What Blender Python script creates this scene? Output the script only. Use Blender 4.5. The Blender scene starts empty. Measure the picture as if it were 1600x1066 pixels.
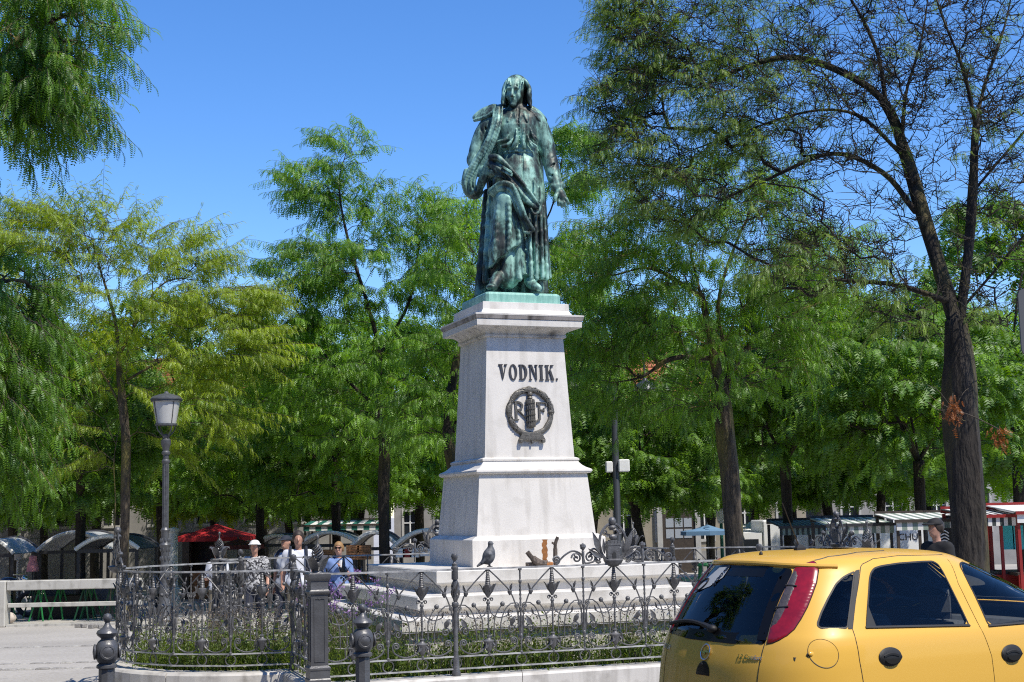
import bpy, bmesh, math, random
import numpy as np
from mathutils import Vector, Matrix, Euler
R = math.radians
random.seed(7); rng = np.random.default_rng(11)
scene = bpy.context.scene
COL = scene.collection

# ------------------------------------------------------------------ camera
FPX, HORIZON, ROLL, EYE = 2200.0, 803.0, R(1.2), 1.70      # focal length in pixels of the 1600 px wide frame
PITCH = math.atan((HORIZON - 533.0) / FPX)
fwd = Vector((0, math.cos(PITCH), math.sin(PITCH)))
up0 = Vector((0, -math.sin(PITCH), math.cos(PITCH)))
rt0 = Vector((1, 0, 0))
rt = rt0 * math.cos(ROLL) - up0 * math.sin(ROLL)
up = rt0 * math.sin(ROLL) + up0 * math.cos(ROLL)
cam_d = bpy.data.cameras.new('camera'); cam = bpy.data.objects.new('camera', cam_d); COL.objects.link(cam)
cam_d.sensor_width = 36.0; cam_d.lens = FPX / 1600 * 36.0
cam_d.clip_start = 0.1; cam_d.clip_end = 3000
cam.matrix_world = Matrix(((rt.x, up.x, -fwd.x, 0), (rt.y, up.y, -fwd.y, 0), (rt.z, up.z, -fwd.z, EYE), (0, 0, 0, 1)))
cam_d.dof.use_dof = True; cam_d.dof.focus_distance = 15.0; cam_d.dof.aperture_fstop = 8.0
scene.camera = cam

# ------------------------------------------------------------------ light
SUN_AZ, SUN_EL = R(46), R(57)       # azimuth to the right of straight behind the camera
sun_dir = Vector((math.sin(SUN_AZ) * math.cos(SUN_EL), -math.cos(SUN_AZ) * math.cos(SUN_EL), math.sin(SUN_EL)))
world = bpy.data.worlds.new("World"); scene.world = world; world.use_nodes = True
wn = world.node_tree.nodes; wl = world.node_tree.links
for n in list(wn): wn.remove(n)
sky = wn.new('ShaderNodeTexSky'); sky.sky_type = 'NISHITA'; sky.sun_disc = False
sky.sun_elevation = SUN_EL; sky.sun_rotation = math.atan2(sun_dir.x, sun_dir.y)
sky.altitude = 300; sky.air_density = 1.0; sky.dust_density = 0.0; sky.ozone_density = 5.0
hs = wn.new('ShaderNodeHueSaturation'); hs.inputs['Saturation'].default_value = 1.22; hs.inputs['Value'].default_value = 1.42
hs.inputs['Hue'].default_value = 0.508
bg = wn.new('ShaderNodeBackground'); bg.inputs['Strength'].default_value = 0.12
wo = wn.new('ShaderNodeOutputWorld')
wl.new(sky.outputs[0], hs.inputs['Color']); wl.new(hs.outputs[0], bg.inputs[0]); wl.new(bg.outputs[0], wo.inputs[0])
sun_d = bpy.data.lights.new('sun', 'SUN'); sun_d.energy = 4.6; sun_d.angle = R(0.53); sun_d.color = (1.0, 0.93, 0.80)
sun = bpy.data.objects.new('sun', sun_d); COL.objects.link(sun)
sun.rotation_euler = sun_dir.to_track_quat('Z', 'Y').to_euler(); sun.location = (20, -20, 40)
vs = scene.view_settings
scene.display_settings.display_device = 'sRGB'
vs.view_transform = 'Standard'; vs.look = 'None'; vs.gamma = 1; vs.use_curve_mapping = False; vs.exposure = 0.28
scene.render.engine = 'CYCLES'
scene.cycles.use_denoising = False; scene.cycles.use_adaptive_sampling = False; scene.cycles.filter_width = 1.1; scene.cycles.sample_clamp_indirect = 4.0
scene.cycles.max_bounces = 8; scene.cycles.transparent_max_bounces = 12

# ------------------------------------------------------------------ projection helpers
def W(px, py, Y):
    """world point at forward distance Y seen at pixel (px, py) of the 1600x1066 photograph"""
    d = fwd + rt * ((px - 800.0) / FPX) + up * ((533.0 - py) / FPX)
    return Vector((0, 0, EYE)) + d * (Y / d.y)
def ground_z(y):
    return -0.024 * (min(max(y, 13.0), 62.0) - 13.0)
def GP(px, Y):
    """ground point at pixel column px, distance Y"""
    p = W(px, 850, Y)
    return Vector((p.x, Y, ground_z(Y)))

# ------------------------------------------------------------------ object helpers
def tag(o, label=None, cat=None, group=None, kind=None):
    if label: o['label'] = label
    if cat: o['category'] = cat
    if group: o['group'] = group
    if kind: o['kind'] = kind
    return o
def thing(name, label, cat, loc=(0, 0, 0), rz=0.0, group=None, scale=None):
    o = bpy.data.objects.new(name, None); o.empty_display_size = .2; COL.objects.link(o)
    o.location = loc; o.rotation_euler = (0, 0, rz)
    if scale: o.scale = (scale,) * 3 if not hasattr(scale, '__len__') else scale
    return tag(o, label, cat, group)
def link(name, me, parent=None, loc=None, rot=None):
    o = bpy.data.objects.new(name, me); COL.objects.link(o)
    if parent is not None: o.parent = parent
    if loc is not None: o.location = loc
    if rot is not None: o.rotation_euler = rot
    return o
def kids(o): return [c for c in list(o.children)]
def copy_tree(o, parent=None):
    c = o.copy(); COL.objects.link(c)
    if parent is not None: c.parent = parent
    for ch in kids(o): copy_tree(ch, c)
    return c
def dup(o, label, loc, rz=0.0, scale=None, group=None):
    c = copy_tree(o); c['label'] = label; c.location = loc; c.rotation_euler = (0, 0, rz)
    if scale: c.scale = (scale,) * 3 if not hasattr(scale, '__len__') else scale
    if group: c['group'] = group
    return c

class MB:
    """collects simple shapes into ONE mesh"""
    def __init__(s): s.v = []; s.f = []; s.M = Matrix.Identity(4)
    def add(s, vs_, fs):
        b = len(s.v)
        I = s.M
        s.v.extend([tuple(I @ Vector(p)) for p in vs_]); s.f.extend([tuple(i + b for i in f) for f in fs]); return s
    def box(s, x0, x1, y0, y1, z0, z1, bev=0.0):
        if bev <= 0:
            v = [(x0,y0,z0),(x1,y0,z0),(x1,y1,z0),(x0,y1,z0),(x0,y0,z1),(x1,y0,z1),(x1,y1,z1),(x0,y1,z1)]
            return s.add(v, [(3,2,1,0),(4,5,6,7),(0,1,5,4),(1,2,6,5),(2,3,7,6),(3,0,4,7)])
        b = bev; rings = []
        def ring(i, z):
            a0, a1, c0, c1 = x0 + i, x1 - i, y0 + i, y1 - i
            return [(a0+b,c0,z),(a1-b,c0,z),(a1,c0+b,z),(a1,c1-b,z),(a1-b,c1,z),(a0+b,c1,z),(a0,c1-b,z),(a0,c0+b,z)]
        rings = [ring(b, z0), ring(0, z0 + b), ring(0, z1 - b), ring(b, z1)]
        return s.loft(rings, closed=True, caps=True)
    def cbox(s, c, d, bev=0.0, rz=0.0, rx=0.0, ry=0.0):
        old = s.M
        s.M = old @ Matrix.Translation(c) @ Euler((rx, ry, rz)).to_matrix().to_4x4()
        s.box(-d[0]/2, d[0]/2, -d[1]/2, d[1]/2, -d[2]/2, d[2]/2, bev); s.M = old; return s
    def loft(s, rings, closed=True, caps=True):
        n = len(rings[0]); v = [p for r in rings for p in r]; f = []
        m = n if closed else n - 1
        for i in range(len(rings) - 1):
            for j in range(m):
                k = (j + 1) % n
                f.append((i*n + j, i*n + k, (i+1)*n + k, (i+1)*n + j))
        if caps and closed:
            f.append(tuple(reversed(range(n)))); f.append(tuple((len(rings)-1)*n + j for j in range(n)))
        return s.add(v, f)
    def lathe(s, prof, seg=12, c=(0, 0, 0), caps=True, sq=0.0, rot=0.0, axis=None):
        """prof = [(r, z)...]"""
        rings = []
        for r, z in prof:
            ring = []
            for k in range(seg):
                a = 2*math.pi*k/seg + rot
                q = 1.0
                ring.append((c[0] + r*math.cos(a)*q, c[1] + r*math.sin(a)*q, c[2] + z))
            rings.append(ring)
        return s.loft(rings, True, caps)
    def square(s, prof, c=(0, 0, 0), ch=0.0):
        """square-plan loft, prof = [(half, z)...], ch = chamfer"""
        rings = []
        for h, z in prof:
            if ch > 0:
                q = h - ch
                ring = [(-q,-h),(q,-h),(h,-q),(h,q),(q,h),(-q,h),(-h,q),(-h,-q)]
            else: ring = [(-h,-h),(h,-h),(h,h),(-h,h)]
            rings.append([(c[0]+x, c[1]+y, c[2]+z) for x, y in ring])
        return s.loft(rings, True, True)
    def ell(s, c, r, seg=12, rings=8, M=None):
        old = s.M
        s.M = old @ Matrix.Translation(c) @ (M if M is not None else Matrix.Identity(4))
        rr = []
        for i in range(rings + 1):
            t = math.pi * i / rings; q = max(math.sin(t), 0.02)
            rr.append([(r[0]*q*math.cos(2*math.pi*k/seg), r[1]*q*math.sin(2*math.pi*k/seg), -r[2]*math.cos(t)) for k in range(seg)])
        s.loft(rr, True, True); s.M = old; return s
    def tube(s, pts, rad, seg=6, caps=True, flat=1.0, upv=None):
        """sweep; rad scalar or list; flat scales the second axis"""
        P = [Vector(p) for p in pts]; n = len(P)
        if n < 2: return s
        rads = rad if hasattr(rad, '__len__') else [rad]*n
        rings = []; prev = None
        for i in range(n):
            t = (P[min(i+1, n-1)] - P[max(i-1, 0)])
            if t.length < 1e-9: t = Vector((0, 0, 1))
            t.normalize()
            if prev is None:
                a = Vector(upv) if upv else (Vector((0, 0, 1)) if abs(t.z) < .9 else Vector((1, 0, 0)))
            else: a = prev
            nrm = (a - t * a.dot(t))
            if nrm.length < 1e-6: nrm = t.orthogonal()
            nrm.normalize(); prev = nrm
            bi = t.cross(nrm)
            rings.append([tuple(P[i] + nrm*(rads[i]*math.cos(2*math.pi*k/seg)) + bi*(rads[i]*flat*math.sin(2*math.pi*k/seg))) for k in range(seg)])
        return s.loft(rings, True, caps)
    def poly(s, pts, thick, axis='y', off=0.0):
        """extrude a 2D polygon [(x,z)] along y from off to off+thick"""
        n = len(pts)
        a = [(x, off, z) for x, z in pts]; b = [(x, off + thick, z) for x, z in pts]
        f = [tuple(range(n)), tuple(reversed(range(n, 2*n)))]
        for i in range(n):
            k = (i+1) % n; f.append((i, n+i, n+k, k))
        return s.add(a + b, f)
    def mesh(s, name, m=None, smooth=False, ang=None):
        me = bpy.data.meshes.new(name); me.from_pydata(s.v, [], s.f); 
        if smooth: me.polygons.foreach_set('use_smooth', [True]*len(me.polygons))
        me.update()
        bm = bmesh.new(); bm.from_mesh(me); bmesh.ops.recalc_face_normals(bm, faces=bm.faces); 
        if smooth and ang:
            for e in bm.edges:
                if len(e.link_faces) == 2 and e.calc_face_angle(0) > ang: e.smooth = False
        bm.to_mesh(me); bm.free()
        if m is not None: me.materials.append(m)
        return me
    def build(s, name, m=None, parent=None, smooth=False, ang=R(35), loc=None, rot=None, label=None, kind=None):
        o = link(name, s.mesh(name, m, smooth, ang if smooth else None), parent, loc, rot)
        tag(o, label, kind=kind); return o

def np_mesh(name, V, F, m=None, smooth=False, attrs=None):
    """V (n,3) float, F (k,4) or (k,3) int arrays"""
    V = np.ascontiguousarray(V, np.float32); F = np.ascontiguousarray(F, np.int32)
    me = bpy.data.meshes.new(name); k, w = F.shape
    me.vertices.add(len(V)); me.vertices.foreach_set('co', V.ravel())
    me.loops.add(k*w); me.loops.foreach_set('vertex_index', F.ravel())
    me.polygons.add(k); me.polygons.foreach_set('loop_start', np.arange(0, k*w, w, dtype=np.int32))
    try: me.polygons.foreach_set('loop_total', np.full(k, w, np.int32))
    except Exception: pass
    if smooth: me.polygons.foreach_set('use_smooth', np.ones(k, bool))
    if attrs:
        for an, (dom, arr) in attrs.items():
            at = me.attributes.new(an, 'FLOAT', dom); at.data.foreach_set('value', np.ascontiguousarray(arr, np.float32))
    me.update(calc_edges=True); me.validate()
    if m is not None: me.materials.append(m)
    return me

def curve_pts(ctrl, n=12):
    """Catmull-Rom through control points"""
    P = [Vector(p) for p in ctrl]; P = [P[0]*2 - P[1]] + P + [P[-1]*2 - P[-2]]
    out = []
    for i in range(1, len(P) - 2):
        for k in range(n):
            t = k / n
            a, b, c, d = P[i-1], P[i], P[i+1], P[i+2]
            out.append(0.5*((2*b) + (c - a)*t + (2*a - 5*b + 4*c - d)*t*t + (3*b - a - 3*c + d)*t**3))
    out.append(P[-2]); return out

# ------------------------------------------------------------------ materials
MATS = {}
def mat(name, col=(.5, .5, .5), rough=.6, metal=0.0, var=0.0, scale=3.0, col2=None, bump=0.0, bscale=40.0, coat=0.0, spec=None, detail=6.0, stretch=None, attr=None, contrast=(.35, .65)):
    if name in MATS: return MATS[name]
    m = bpy.data.materials.new(name); m.use_nodes = True; N = m.node_tree.nodes; L = m.node_tree.links
    b = N['Principled BSDF']; b.inputs['Base Color'].default_value = (*col, 1); b.inputs['Roughness'].default_value = rough
    b.inputs['Metallic'].default_value = metal
    if coat: b.inputs['Coat Weight'].default_value = coat; b.inputs['Coat Roughness'].default_value = .03
    if spec is not None: b.inputs['Specular IOR Level'].default_value = spec
    tc = None
    def coord():
        nonlocal tc
        if tc is None:
            tcn = N.new('ShaderNodeTexCoord'); mp = N.new('ShaderNodeMapping'); L.new(tcn.outputs['Object'], mp.inputs[0])
            if stretch: mp.inputs['Scale'].default_value = stretch
            tc = mp.outputs[0]
        return tc
    if col2 is not None or var:
        c2 = col2 if col2 is not None else tuple(max(0, c*(1-var)) for c in col)
        nz = N.new('ShaderNodeTexNoise'); nz.inputs['Scale'].default_value = scale; nz.inputs['Detail'].default_value = detail
        nz.inputs['Roughness'].default_value = .65
        L.new(coord(), nz.inputs['Vector'])
        rp = N.new('ShaderNodeValToRGB'); rp.color_ramp.elements[0].position = contrast[0]; rp.color_ramp.elements[1].position = contrast[1]
        rp.color_ramp.elements[0].color = (*c2, 1); rp.color_ramp.elements[1].color = (*col, 1)
        L.new(nz.outputs[0], rp.inputs[0]); L.new(rp.outputs[0], b.inputs['Base Color'])
    if bump:
        nb = N.new('ShaderNodeTexNoise'); nb.inputs['Scale'].default_value = bscale; nb.inputs['Detail'].default_value = 5
        L.new(coord(), nb.inputs['Vector'])
        bp = N.new('ShaderNodeBump'); bp.inputs['Strength'].default_value = bump; bp.inputs['Distance'].default_value = .02
        L.new(nb.outputs[0], bp.inputs['Height']); L.new(bp.outputs[0], b.inputs['Normal'])
    MATS[name] = m; return m

def leaf_mat(name, c_dark, c_light, trans=.4, tcol=None):
    m = bpy.data.materials.new(name); m.use_nodes = True; N = m.node_tree.nodes; L = m.node_tree.links
    for n in list(N): N.remove(n)
    out = N.new('ShaderNodeOutputMaterial'); at = N.new('ShaderNodeAttribute'); at.attribute_name = 'tint'
    rp = N.new('ShaderNodeValToRGB'); rp.color_ramp.elements[0].color = (*c_dark, 1); rp.color_ramp.elements[1].color = (*c_light, 1)
    L.new(at.outputs['Fac'], rp.inputs[0])
    df = N.new('ShaderNodeBsdfDiffuse'); tr = N.new('ShaderNodeBsdfTranslucent'); mx = N.new('ShaderNodeMixShader'); mx.inputs[0].default_value = trans
    hs_ = N.new('ShaderNodeHueSaturation'); hs_.inputs['Hue'].default_value = .49; hs_.inputs['Saturation'].default_value = 1.1; hs_.inputs['Value'].default_value = 1.6
    L.new(rp.outputs[0], hs_.inputs['Color']); L.new(rp.outputs[0], df.inputs[0]); L.new(hs_.outputs[0], tr.inputs[0])
    gl = N.new('ShaderNodeBsdfGlossy'); gl.inputs['Roughness'].default_value = .5; gl.inputs['Color'].default_value = (.9, .95, 1, 1)
    mx2 = N.new('ShaderNodeMixShader'); mx2.inputs[0].default_value = .035
    L.new(df.outputs[0], mx.inputs[1]); L.new(tr.outputs[0], mx.inputs[2])
    L.new(mx.outputs[0], mx2.inputs[1]); L.new(gl.outputs[0], mx2.inputs[2]); L.new(mx2.outputs[0], out.inputs[0])
    return m

def glass_mat(name, tint=(.25, .3, .3), ior=1.5, rough=0.0):
    m = bpy.data.materials.new(name); m.use_nodes = True; N = m.node_tree.nodes; L = m.node_tree.links
    for n in list(N): N.remove(n)
    out = N.new('ShaderNodeOutputMaterial'); t = N.new('ShaderNodeBsdfTransparent'); t.inputs[0].default_value = (*tint, 1)
    g = N.new('ShaderNodeBsdfGlossy'); g.inputs['Roughness'].default_value = rough; fr = N.new('ShaderNodeFresnel'); fr.inputs[0].default_value = ior
    mx = N.new('ShaderNodeMixShader'); L.new(fr.outputs[0], mx.inputs[0]); L.new(t.outputs[0], mx.inputs[1]); L.new(g.outputs[0], mx.inputs[2]); L.new(mx.outputs[0], out.inputs[0])
    return m

# ------------------------------------------------------------------ signed distance sculpting (surface nets)
class SDF:
    def __init__(s, lo, hi, h):
        s.lo = np.array(lo, np.float32); s.h = h
        s.n = np.ceil((np.array(hi) - np.array(lo)) / h).astype(int) + 1
        s.F = np.full(s.n, 1.0, np.float32)
        s.ax = [s.lo[i] + h*np.arange(s.n[i], dtype=np.float32) for i in range(3)]
    def _sl(s, lo, hi, pad):
        r = []
        for i in range(3):
            a = int(max(0, math.floor((lo[i]-pad-s.lo[i])/s.h))); b = int(min(s.n[i], math.ceil((hi[i]+pad-s.lo[i])/s.h)+1)); r.append(slice(a, max(a, b)))
        return tuple(r)
    def grid(s, sl):
        return s.ax[0][sl[0]][:, None, None], s.ax[1][sl[1]][None, :, None], s.ax[2][sl[2]][None, None, :]
    def comb(s, sl, d, k, op='+'):
        A = s.F[sl]
        if A.size == 0: return
        if op == '+':
            if k > 0:
                hh = np.maximum(k - np.abs(A - d), 0) / k; s.F[sl] = np.minimum(A, d) - hh*hh*k*.25
            else: s.F[sl] = np.minimum(A, d)
        else:
            d = -d
            if k > 0:
                hh = np.maximum(k - np.abs(A - d), 0) / k; s.F[sl] = np.maximum(A, d) + hh*hh*k*.25
            else: s.F[sl] = np.maximum(A, d)
    def cone(s, a, b, ra, rb, k=.03, op='+', squash=None):
        a = np.array(a, np.float32); b = np.array(b, np.float32); m = max(ra, rb)
        sl = s._sl(np.minimum(a, b) - m, np.maximum(a, b) + m, k + 3*s.h); X, Y, Z = s.grid(sl)
        ab = b - a; L2 = max(float(ab @ ab), 1e-9)
        t = np.clip(((X-a[0])*ab[0] + (Y-a[1])*ab[1] + (Z-a[2])*ab[2]) / L2, 0, 1)
        dx, dy, dz = X - a[0] - t*ab[0], Y - a[1] - t*ab[1], Z - a[2] - t*ab[2]
        if squash is not None: dy = dy * squash
        s.comb(sl, np.sqrt(dx*dx + dy*dy + dz*dz) - (ra + (rb-ra)*t), k, op); return s
    def chain(s, pts, rads, k=.03, op='+', sub=1, squash=None):
        P = curve_pts(pts, sub) if sub > 1 else [Vector(p) for p in pts]
        rr = np.interp(np.linspace(0, len(pts)-1, len(P)), np.arange(len(pts)), rads if hasattr(rads, '__len__') else [rads]*len(pts))
        for i in range(len(P) - 1): s.cone(P[i], P[i+1], rr[i], rr[i+1], k, op, squash)
        return s
    def ribbon(s, pts, half, thick, k=.01, n=26, face=(0, -1, 0), op='+', wave=0.0, wn=3.0):
        """a strip of cloth: centre line pts, half widths, thickness, lying across `face`"""
        P = curve_pts(pts, max(2, n//max(1, len(pts)-1))); m = len(P)
        hw = np.interp(np.linspace(0, 1, m), np.linspace(0, 1, len(half)), half) if hasattr(half, '__len__') else np.full(m, half)
        fv = Vector(face)
        for i in range(m):
            t = (P[min(i+1, m-1)] - P[max(i-1, 0)]).normalized(); w = t.cross(fv)
            if w.length < 1e-4: continue
            w.normalize(); nn = w.cross(t).normalized(); L = max(.012, (P[min(i+1, m-1)] - P[max(i-1, 0)]).length*.62)
            rot = Matrix((w, t, nn)).transposed().to_3x3().to_quaternion().to_euler()
            s.ell(P[i] + nn*(wave*math.sin(wn*2*math.pi*i/m)), (hw[i], L, thick), k, op, rot)
        return s
    def ell(s, c, r, k=.03, op='+', rot=None):
        c = np.array(c, np.float32); r = np.array(r, np.float32); m = float(r.max())
        sl = s._sl(c - m, c + m, k + 3*s.h); X, Y, Z = s.grid(sl)
        x, y, z = X - c[0], Y - c[1], Z - c[2]
        if rot is not None:
            Rm = np.array(rot.to_matrix().transposed()); x, y, z = (Rm[i][0]*x + Rm[i][1]*y + Rm[i][2]*z for i in range(3))
        q = np.sqrt((x/r[0])**2 + (y/r[1])**2 + (z/r[2])**2)
        g = np.sqrt((x/r[0]**2)**2 + (y/r[1]**2)**2 + (z/r[2]**2)**2) + 1e-6
        s.comb(sl, q*(q-1)/g, k, op); return s
    def loft(s, levels, k=.03, fold=None, op='+', power=2.0):
        """levels: [(z, cx, cy, a, b)] ascending; fold(ang, Z, X, Y) -> added radius"""
        L = np.array(levels, np.float32); L = L[np.argsort(L[:, 0])]
        mx = float(max(L[:, 3].max(), L[:, 4].max())) + .08
        lo = (L[:, 1].min()-mx, L[:, 2].min()-mx, L[0, 0]); hi = (L[:, 1].max()+mx, L[:, 2].max()+mx, L[-1, 0])
        sl = s._sl(lo, hi, k + 3*s.h); X, Y, Z = s.grid(sl)
        z1 = Z[0, 0]
        def ip(j):
            v = np.interp(z1, L[:, 0], L[:, j])
            return v[None, None, :].astype(np.float32)
        cx, cy, a, b = ip(1), ip(2), ip(3), ip(4)
        x, y = (X-cx), (Y-cy)
        q = (np.abs(x/a)**power + np.abs(y/b)**power)**(1/power)
        d = (q - 1) * np.sqrt(x*x + y*y + 1e-6) / np.maximum(q, 1e-3)
        if fold is not None: d = d - fold(np.arctan2(y, x), Z, X, Y)
        cap = np.maximum(L[0, 0] - Z, Z - L[-1, 0])
        s.comb(sl, np.maximum(d, cap), k, op); return s
    def smooth(s, n=1):
        for _ in range(n):
            for a in range(3):
                F = s.F; G = F.copy()
                i0 = [slice(None)]*3; i1 = [slice(None)]*3; im = [slice(None)]*3
                i0[a] = slice(0, -2); i1[a] = slice(2, None); im[a] = slice(1, -1)
                G[tuple(im)] = .25*F[tuple(i0)] + .5*F[tuple(im)] + .25*F[tuple(i1)]; s.F = G
        return s
    def mesh(s, name, m=None):
        F = s.F; F[0] = F[-1] = 1; F[:, 0] = F[:, -1] = 1; F[:, :, 0] = F[:, :, -1] = 1
        S = F < 0
        nx, ny, nz = F.shape
        cnt = np.zeros((nx-1, ny-1, nz-1), np.int8)
        for i in (0, 1):
            for j in (0, 1):
                for k in (0, 1): cnt += S[i:nx-1+i, j:ny-1+j, k:nz-1+k]
        act = (cnt > 0) & (cnt < 8); ids = np.full(act.shape, -1, np.int64); cells = np.argwhere(act); ids[act] = np.arange(len(cells))
        acc = np.zeros((len(cells), 3)); num = np.zeros(len(cells))
        cs = [(i, j, k) for i in (0, 1) for j in (0, 1) for k in (0, 1)]
        for p in cs:
            for ax in range(3):
                if p[ax]: continue
                q = list(p); q[ax] = 1
                fa = F[cells[:, 0]+p[0], cells[:, 1]+p[1], cells[:, 2]+p[2]]; fb = F[cells[:, 0]+q[0], cells[:, 1]+q[1], cells[:, 2]+q[2]]
                cr = (fa < 0) != (fb < 0); t = np.where(cr, fa/np.where(cr, fa-fb, 1), 0)
                pos = np.array(p, float)[None, :].repeat(len(cells), 0); pos[:, ax] += t
                acc += pos*cr[:, None]; num += cr
        V = (cells + acc/num[:, None]) * s.h + s.lo
        Q = []
        for ax in range(3):
            u, w = (ax+1) % 3, (ax+2) % 3
            sa = [slice(None)]*3; sb = [slice(None)]*3; sa[ax] = slice(0, -1); sb[ax] = slice(1, None)
            ch = S[tuple(sa)] != S[tuple(sb)]; E = np.argwhere(ch)
            E = E[(E[:, u] > 0) & (E[:, w] > 0) & (E[:, u] < F.shape[u]-1) & (E[:, w] < F.shape[w]-1)]
            ins = S[E[:, 0], E[:, 1], E[:, 2]]
            def cid(du, dw):
                c = E.copy(); c[:, u] -= du; c[:, w] -= dw; return ids[c[:, 0], c[:, 1], c[:, 2]]
            q = np.stack([cid(1, 1), cid(0, 1), cid(0, 0), cid(1, 0)], 1)
            q[~ins] = q[~ins][:, ::-1]; Q.append(q)
        Q = np.concatenate(Q)
        return np_mesh(name, V, Q, m, smooth=True)
# ================================================================== ground and road
MON = Vector((-0.0125, 17.07, 0)); MROT = R(20.5)
UX = Vector((math.cos(MROT), math.sin(MROT), 0)); VY = Vector((-math.sin(MROT), math.cos(MROT), 0))
def ground_mat(name, c1, c2, c3, sc, bump):
    m = bpy.data.materials.new(name); m.use_nodes = True; N = m.node_tree.nodes; L = m.node_tree.links; b = N['Principled BSDF']
    b.inputs['Roughness'].default_value = .85
    tc = N.new('ShaderNodeTexCoord'); n1 = N.new('ShaderNodeTexNoise'); n1.inputs['Scale'].default_value = .35; n1.inputs['Detail'].default_value = 8
    n2 = N.new('ShaderNodeTexNoise'); n2.inputs['Scale'].default_value = sc; n2.inputs['Detail'].default_value = 6
    L.new(tc.outputs['Object'], n1.inputs[0]); L.new(tc.outputs['Object'], n2.inputs[0])
    r1 = N.new('ShaderNodeValToRGB'); r1.color_ramp.elements[0].position = .3; r1.color_ramp.elements[1].position = .7
    r1.color_ramp.elements[0].color = (*c1, 1); r1.color_ramp.elements[1].color = (*c2, 1)
    r2 = N.new('ShaderNodeValToRGB'); r2.color_ramp.elements[0].position = .35; r2.color_ramp.elements[1].position = .62
    r2.color_ramp.elements[0].color = (*c3, 1); r2.color_ramp.elements[1].color = (1, 1, 1, 1)
    mx = N.new('ShaderNodeMixRGB'); mx.blend_type = 'MULTIPLY'; mx.inputs[0].default_value = .7
    L.new(n1.outputs[0], r1.inputs[0]); L.new(n2.outputs[0], r2.inputs[0]); L.new(r1.outputs[0], mx.inputs[1]); L.new(r2.outputs[0], mx.inputs[2]); L.new(mx.outputs[0], b.inputs['Base Color'])
    bp = N.new('ShaderNodeBump'); bp.inputs['Strength'].default_value = bump; bp.inputs['Distance'].default_value = .02; L.new(n2.outputs[0], bp.inputs['Height']); L.new(bp.outputs[0], b.inputs['Normal'])
    return m
ys = [-60, -20, 0, 6, 10, 13, 16, 20, 25, 30, 36, 44, 54, 62, 90, 200, 900, 2500]
xs = [-2500, -600, -120, -60, -30, -15, -8, -4, 0, 4, 8, 15, 30, 60, 120, 600, 2500]
V = [(x, y, ground_z(y)) for y in ys for x in xs]; F = [(j*len(xs)+i, j*len(xs)+i+1, (j+1)*len(xs)+i+1, (j+1)*len(xs)+i) for j in range(len(ys)-1) for i in range(len(xs)-1)]
g = link('ground', np_mesh('ground', np.array(V), np.array(F), ground_mat('ground_asphalt', (.36, .345, .325), (.47, .45, .425), (.72, .70, .68), 22, .25)))
tag(g, 'pale grey worn paving of the market square', kind='structure')
# asphalt of the street in front
rm = MB(); rm.add([(-60, -20, .004), (60, -20, .004), (60, 12.2, .004), (-60, 12.2, .004)], [(0, 1, 2, 3)])
tag(rm.build('road', ground_mat('road_asphalt', (.07, .07, .07), (.10, .10, .10), (.6, .6, .6), 60, .3)), 'dark asphalt street in front of the monument', kind='structure')
# two rows of granite setts crossing the square at the left
sett_m = [mat('granite_sett_%d' % i, c, .8, var=.4, scale=25, bump=.4, bscale=60) for i, c in enumerate([(.34, .33, .32), (.42, .41, .39), (.28, .27, .26)])]
sett_bm = [MB().box(-.085, .085, -.055, .055, -.03, .012, .012).mesh('sett', sm) for sm in sett_m]
gx = -0.0
for row, (pxa, pya) in enumerate([(80, 1011), (80, 1037), (80, 1046)]):
    # distance where the row's pixel meets the ground
    Y = 20.0
    for _ in range(30):
        p = W(pxa, pya, Y); Y += (p.z - ground_z(Y)) * 6
    for k in range(36):
        x = -9.6 + k*.2; y = Y + (x + 6.5)*.035 + random.uniform(-.012, .012)
        if x > -4.6 - (Y-14)*.0: continue
        o = link('sett', sett_bm[(k*7+row) % 3], g, (x, y, ground_z(y) + .004 + random.uniform(-.004, .004)), (0, 0, random.uniform(-.05, .05)))

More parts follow.
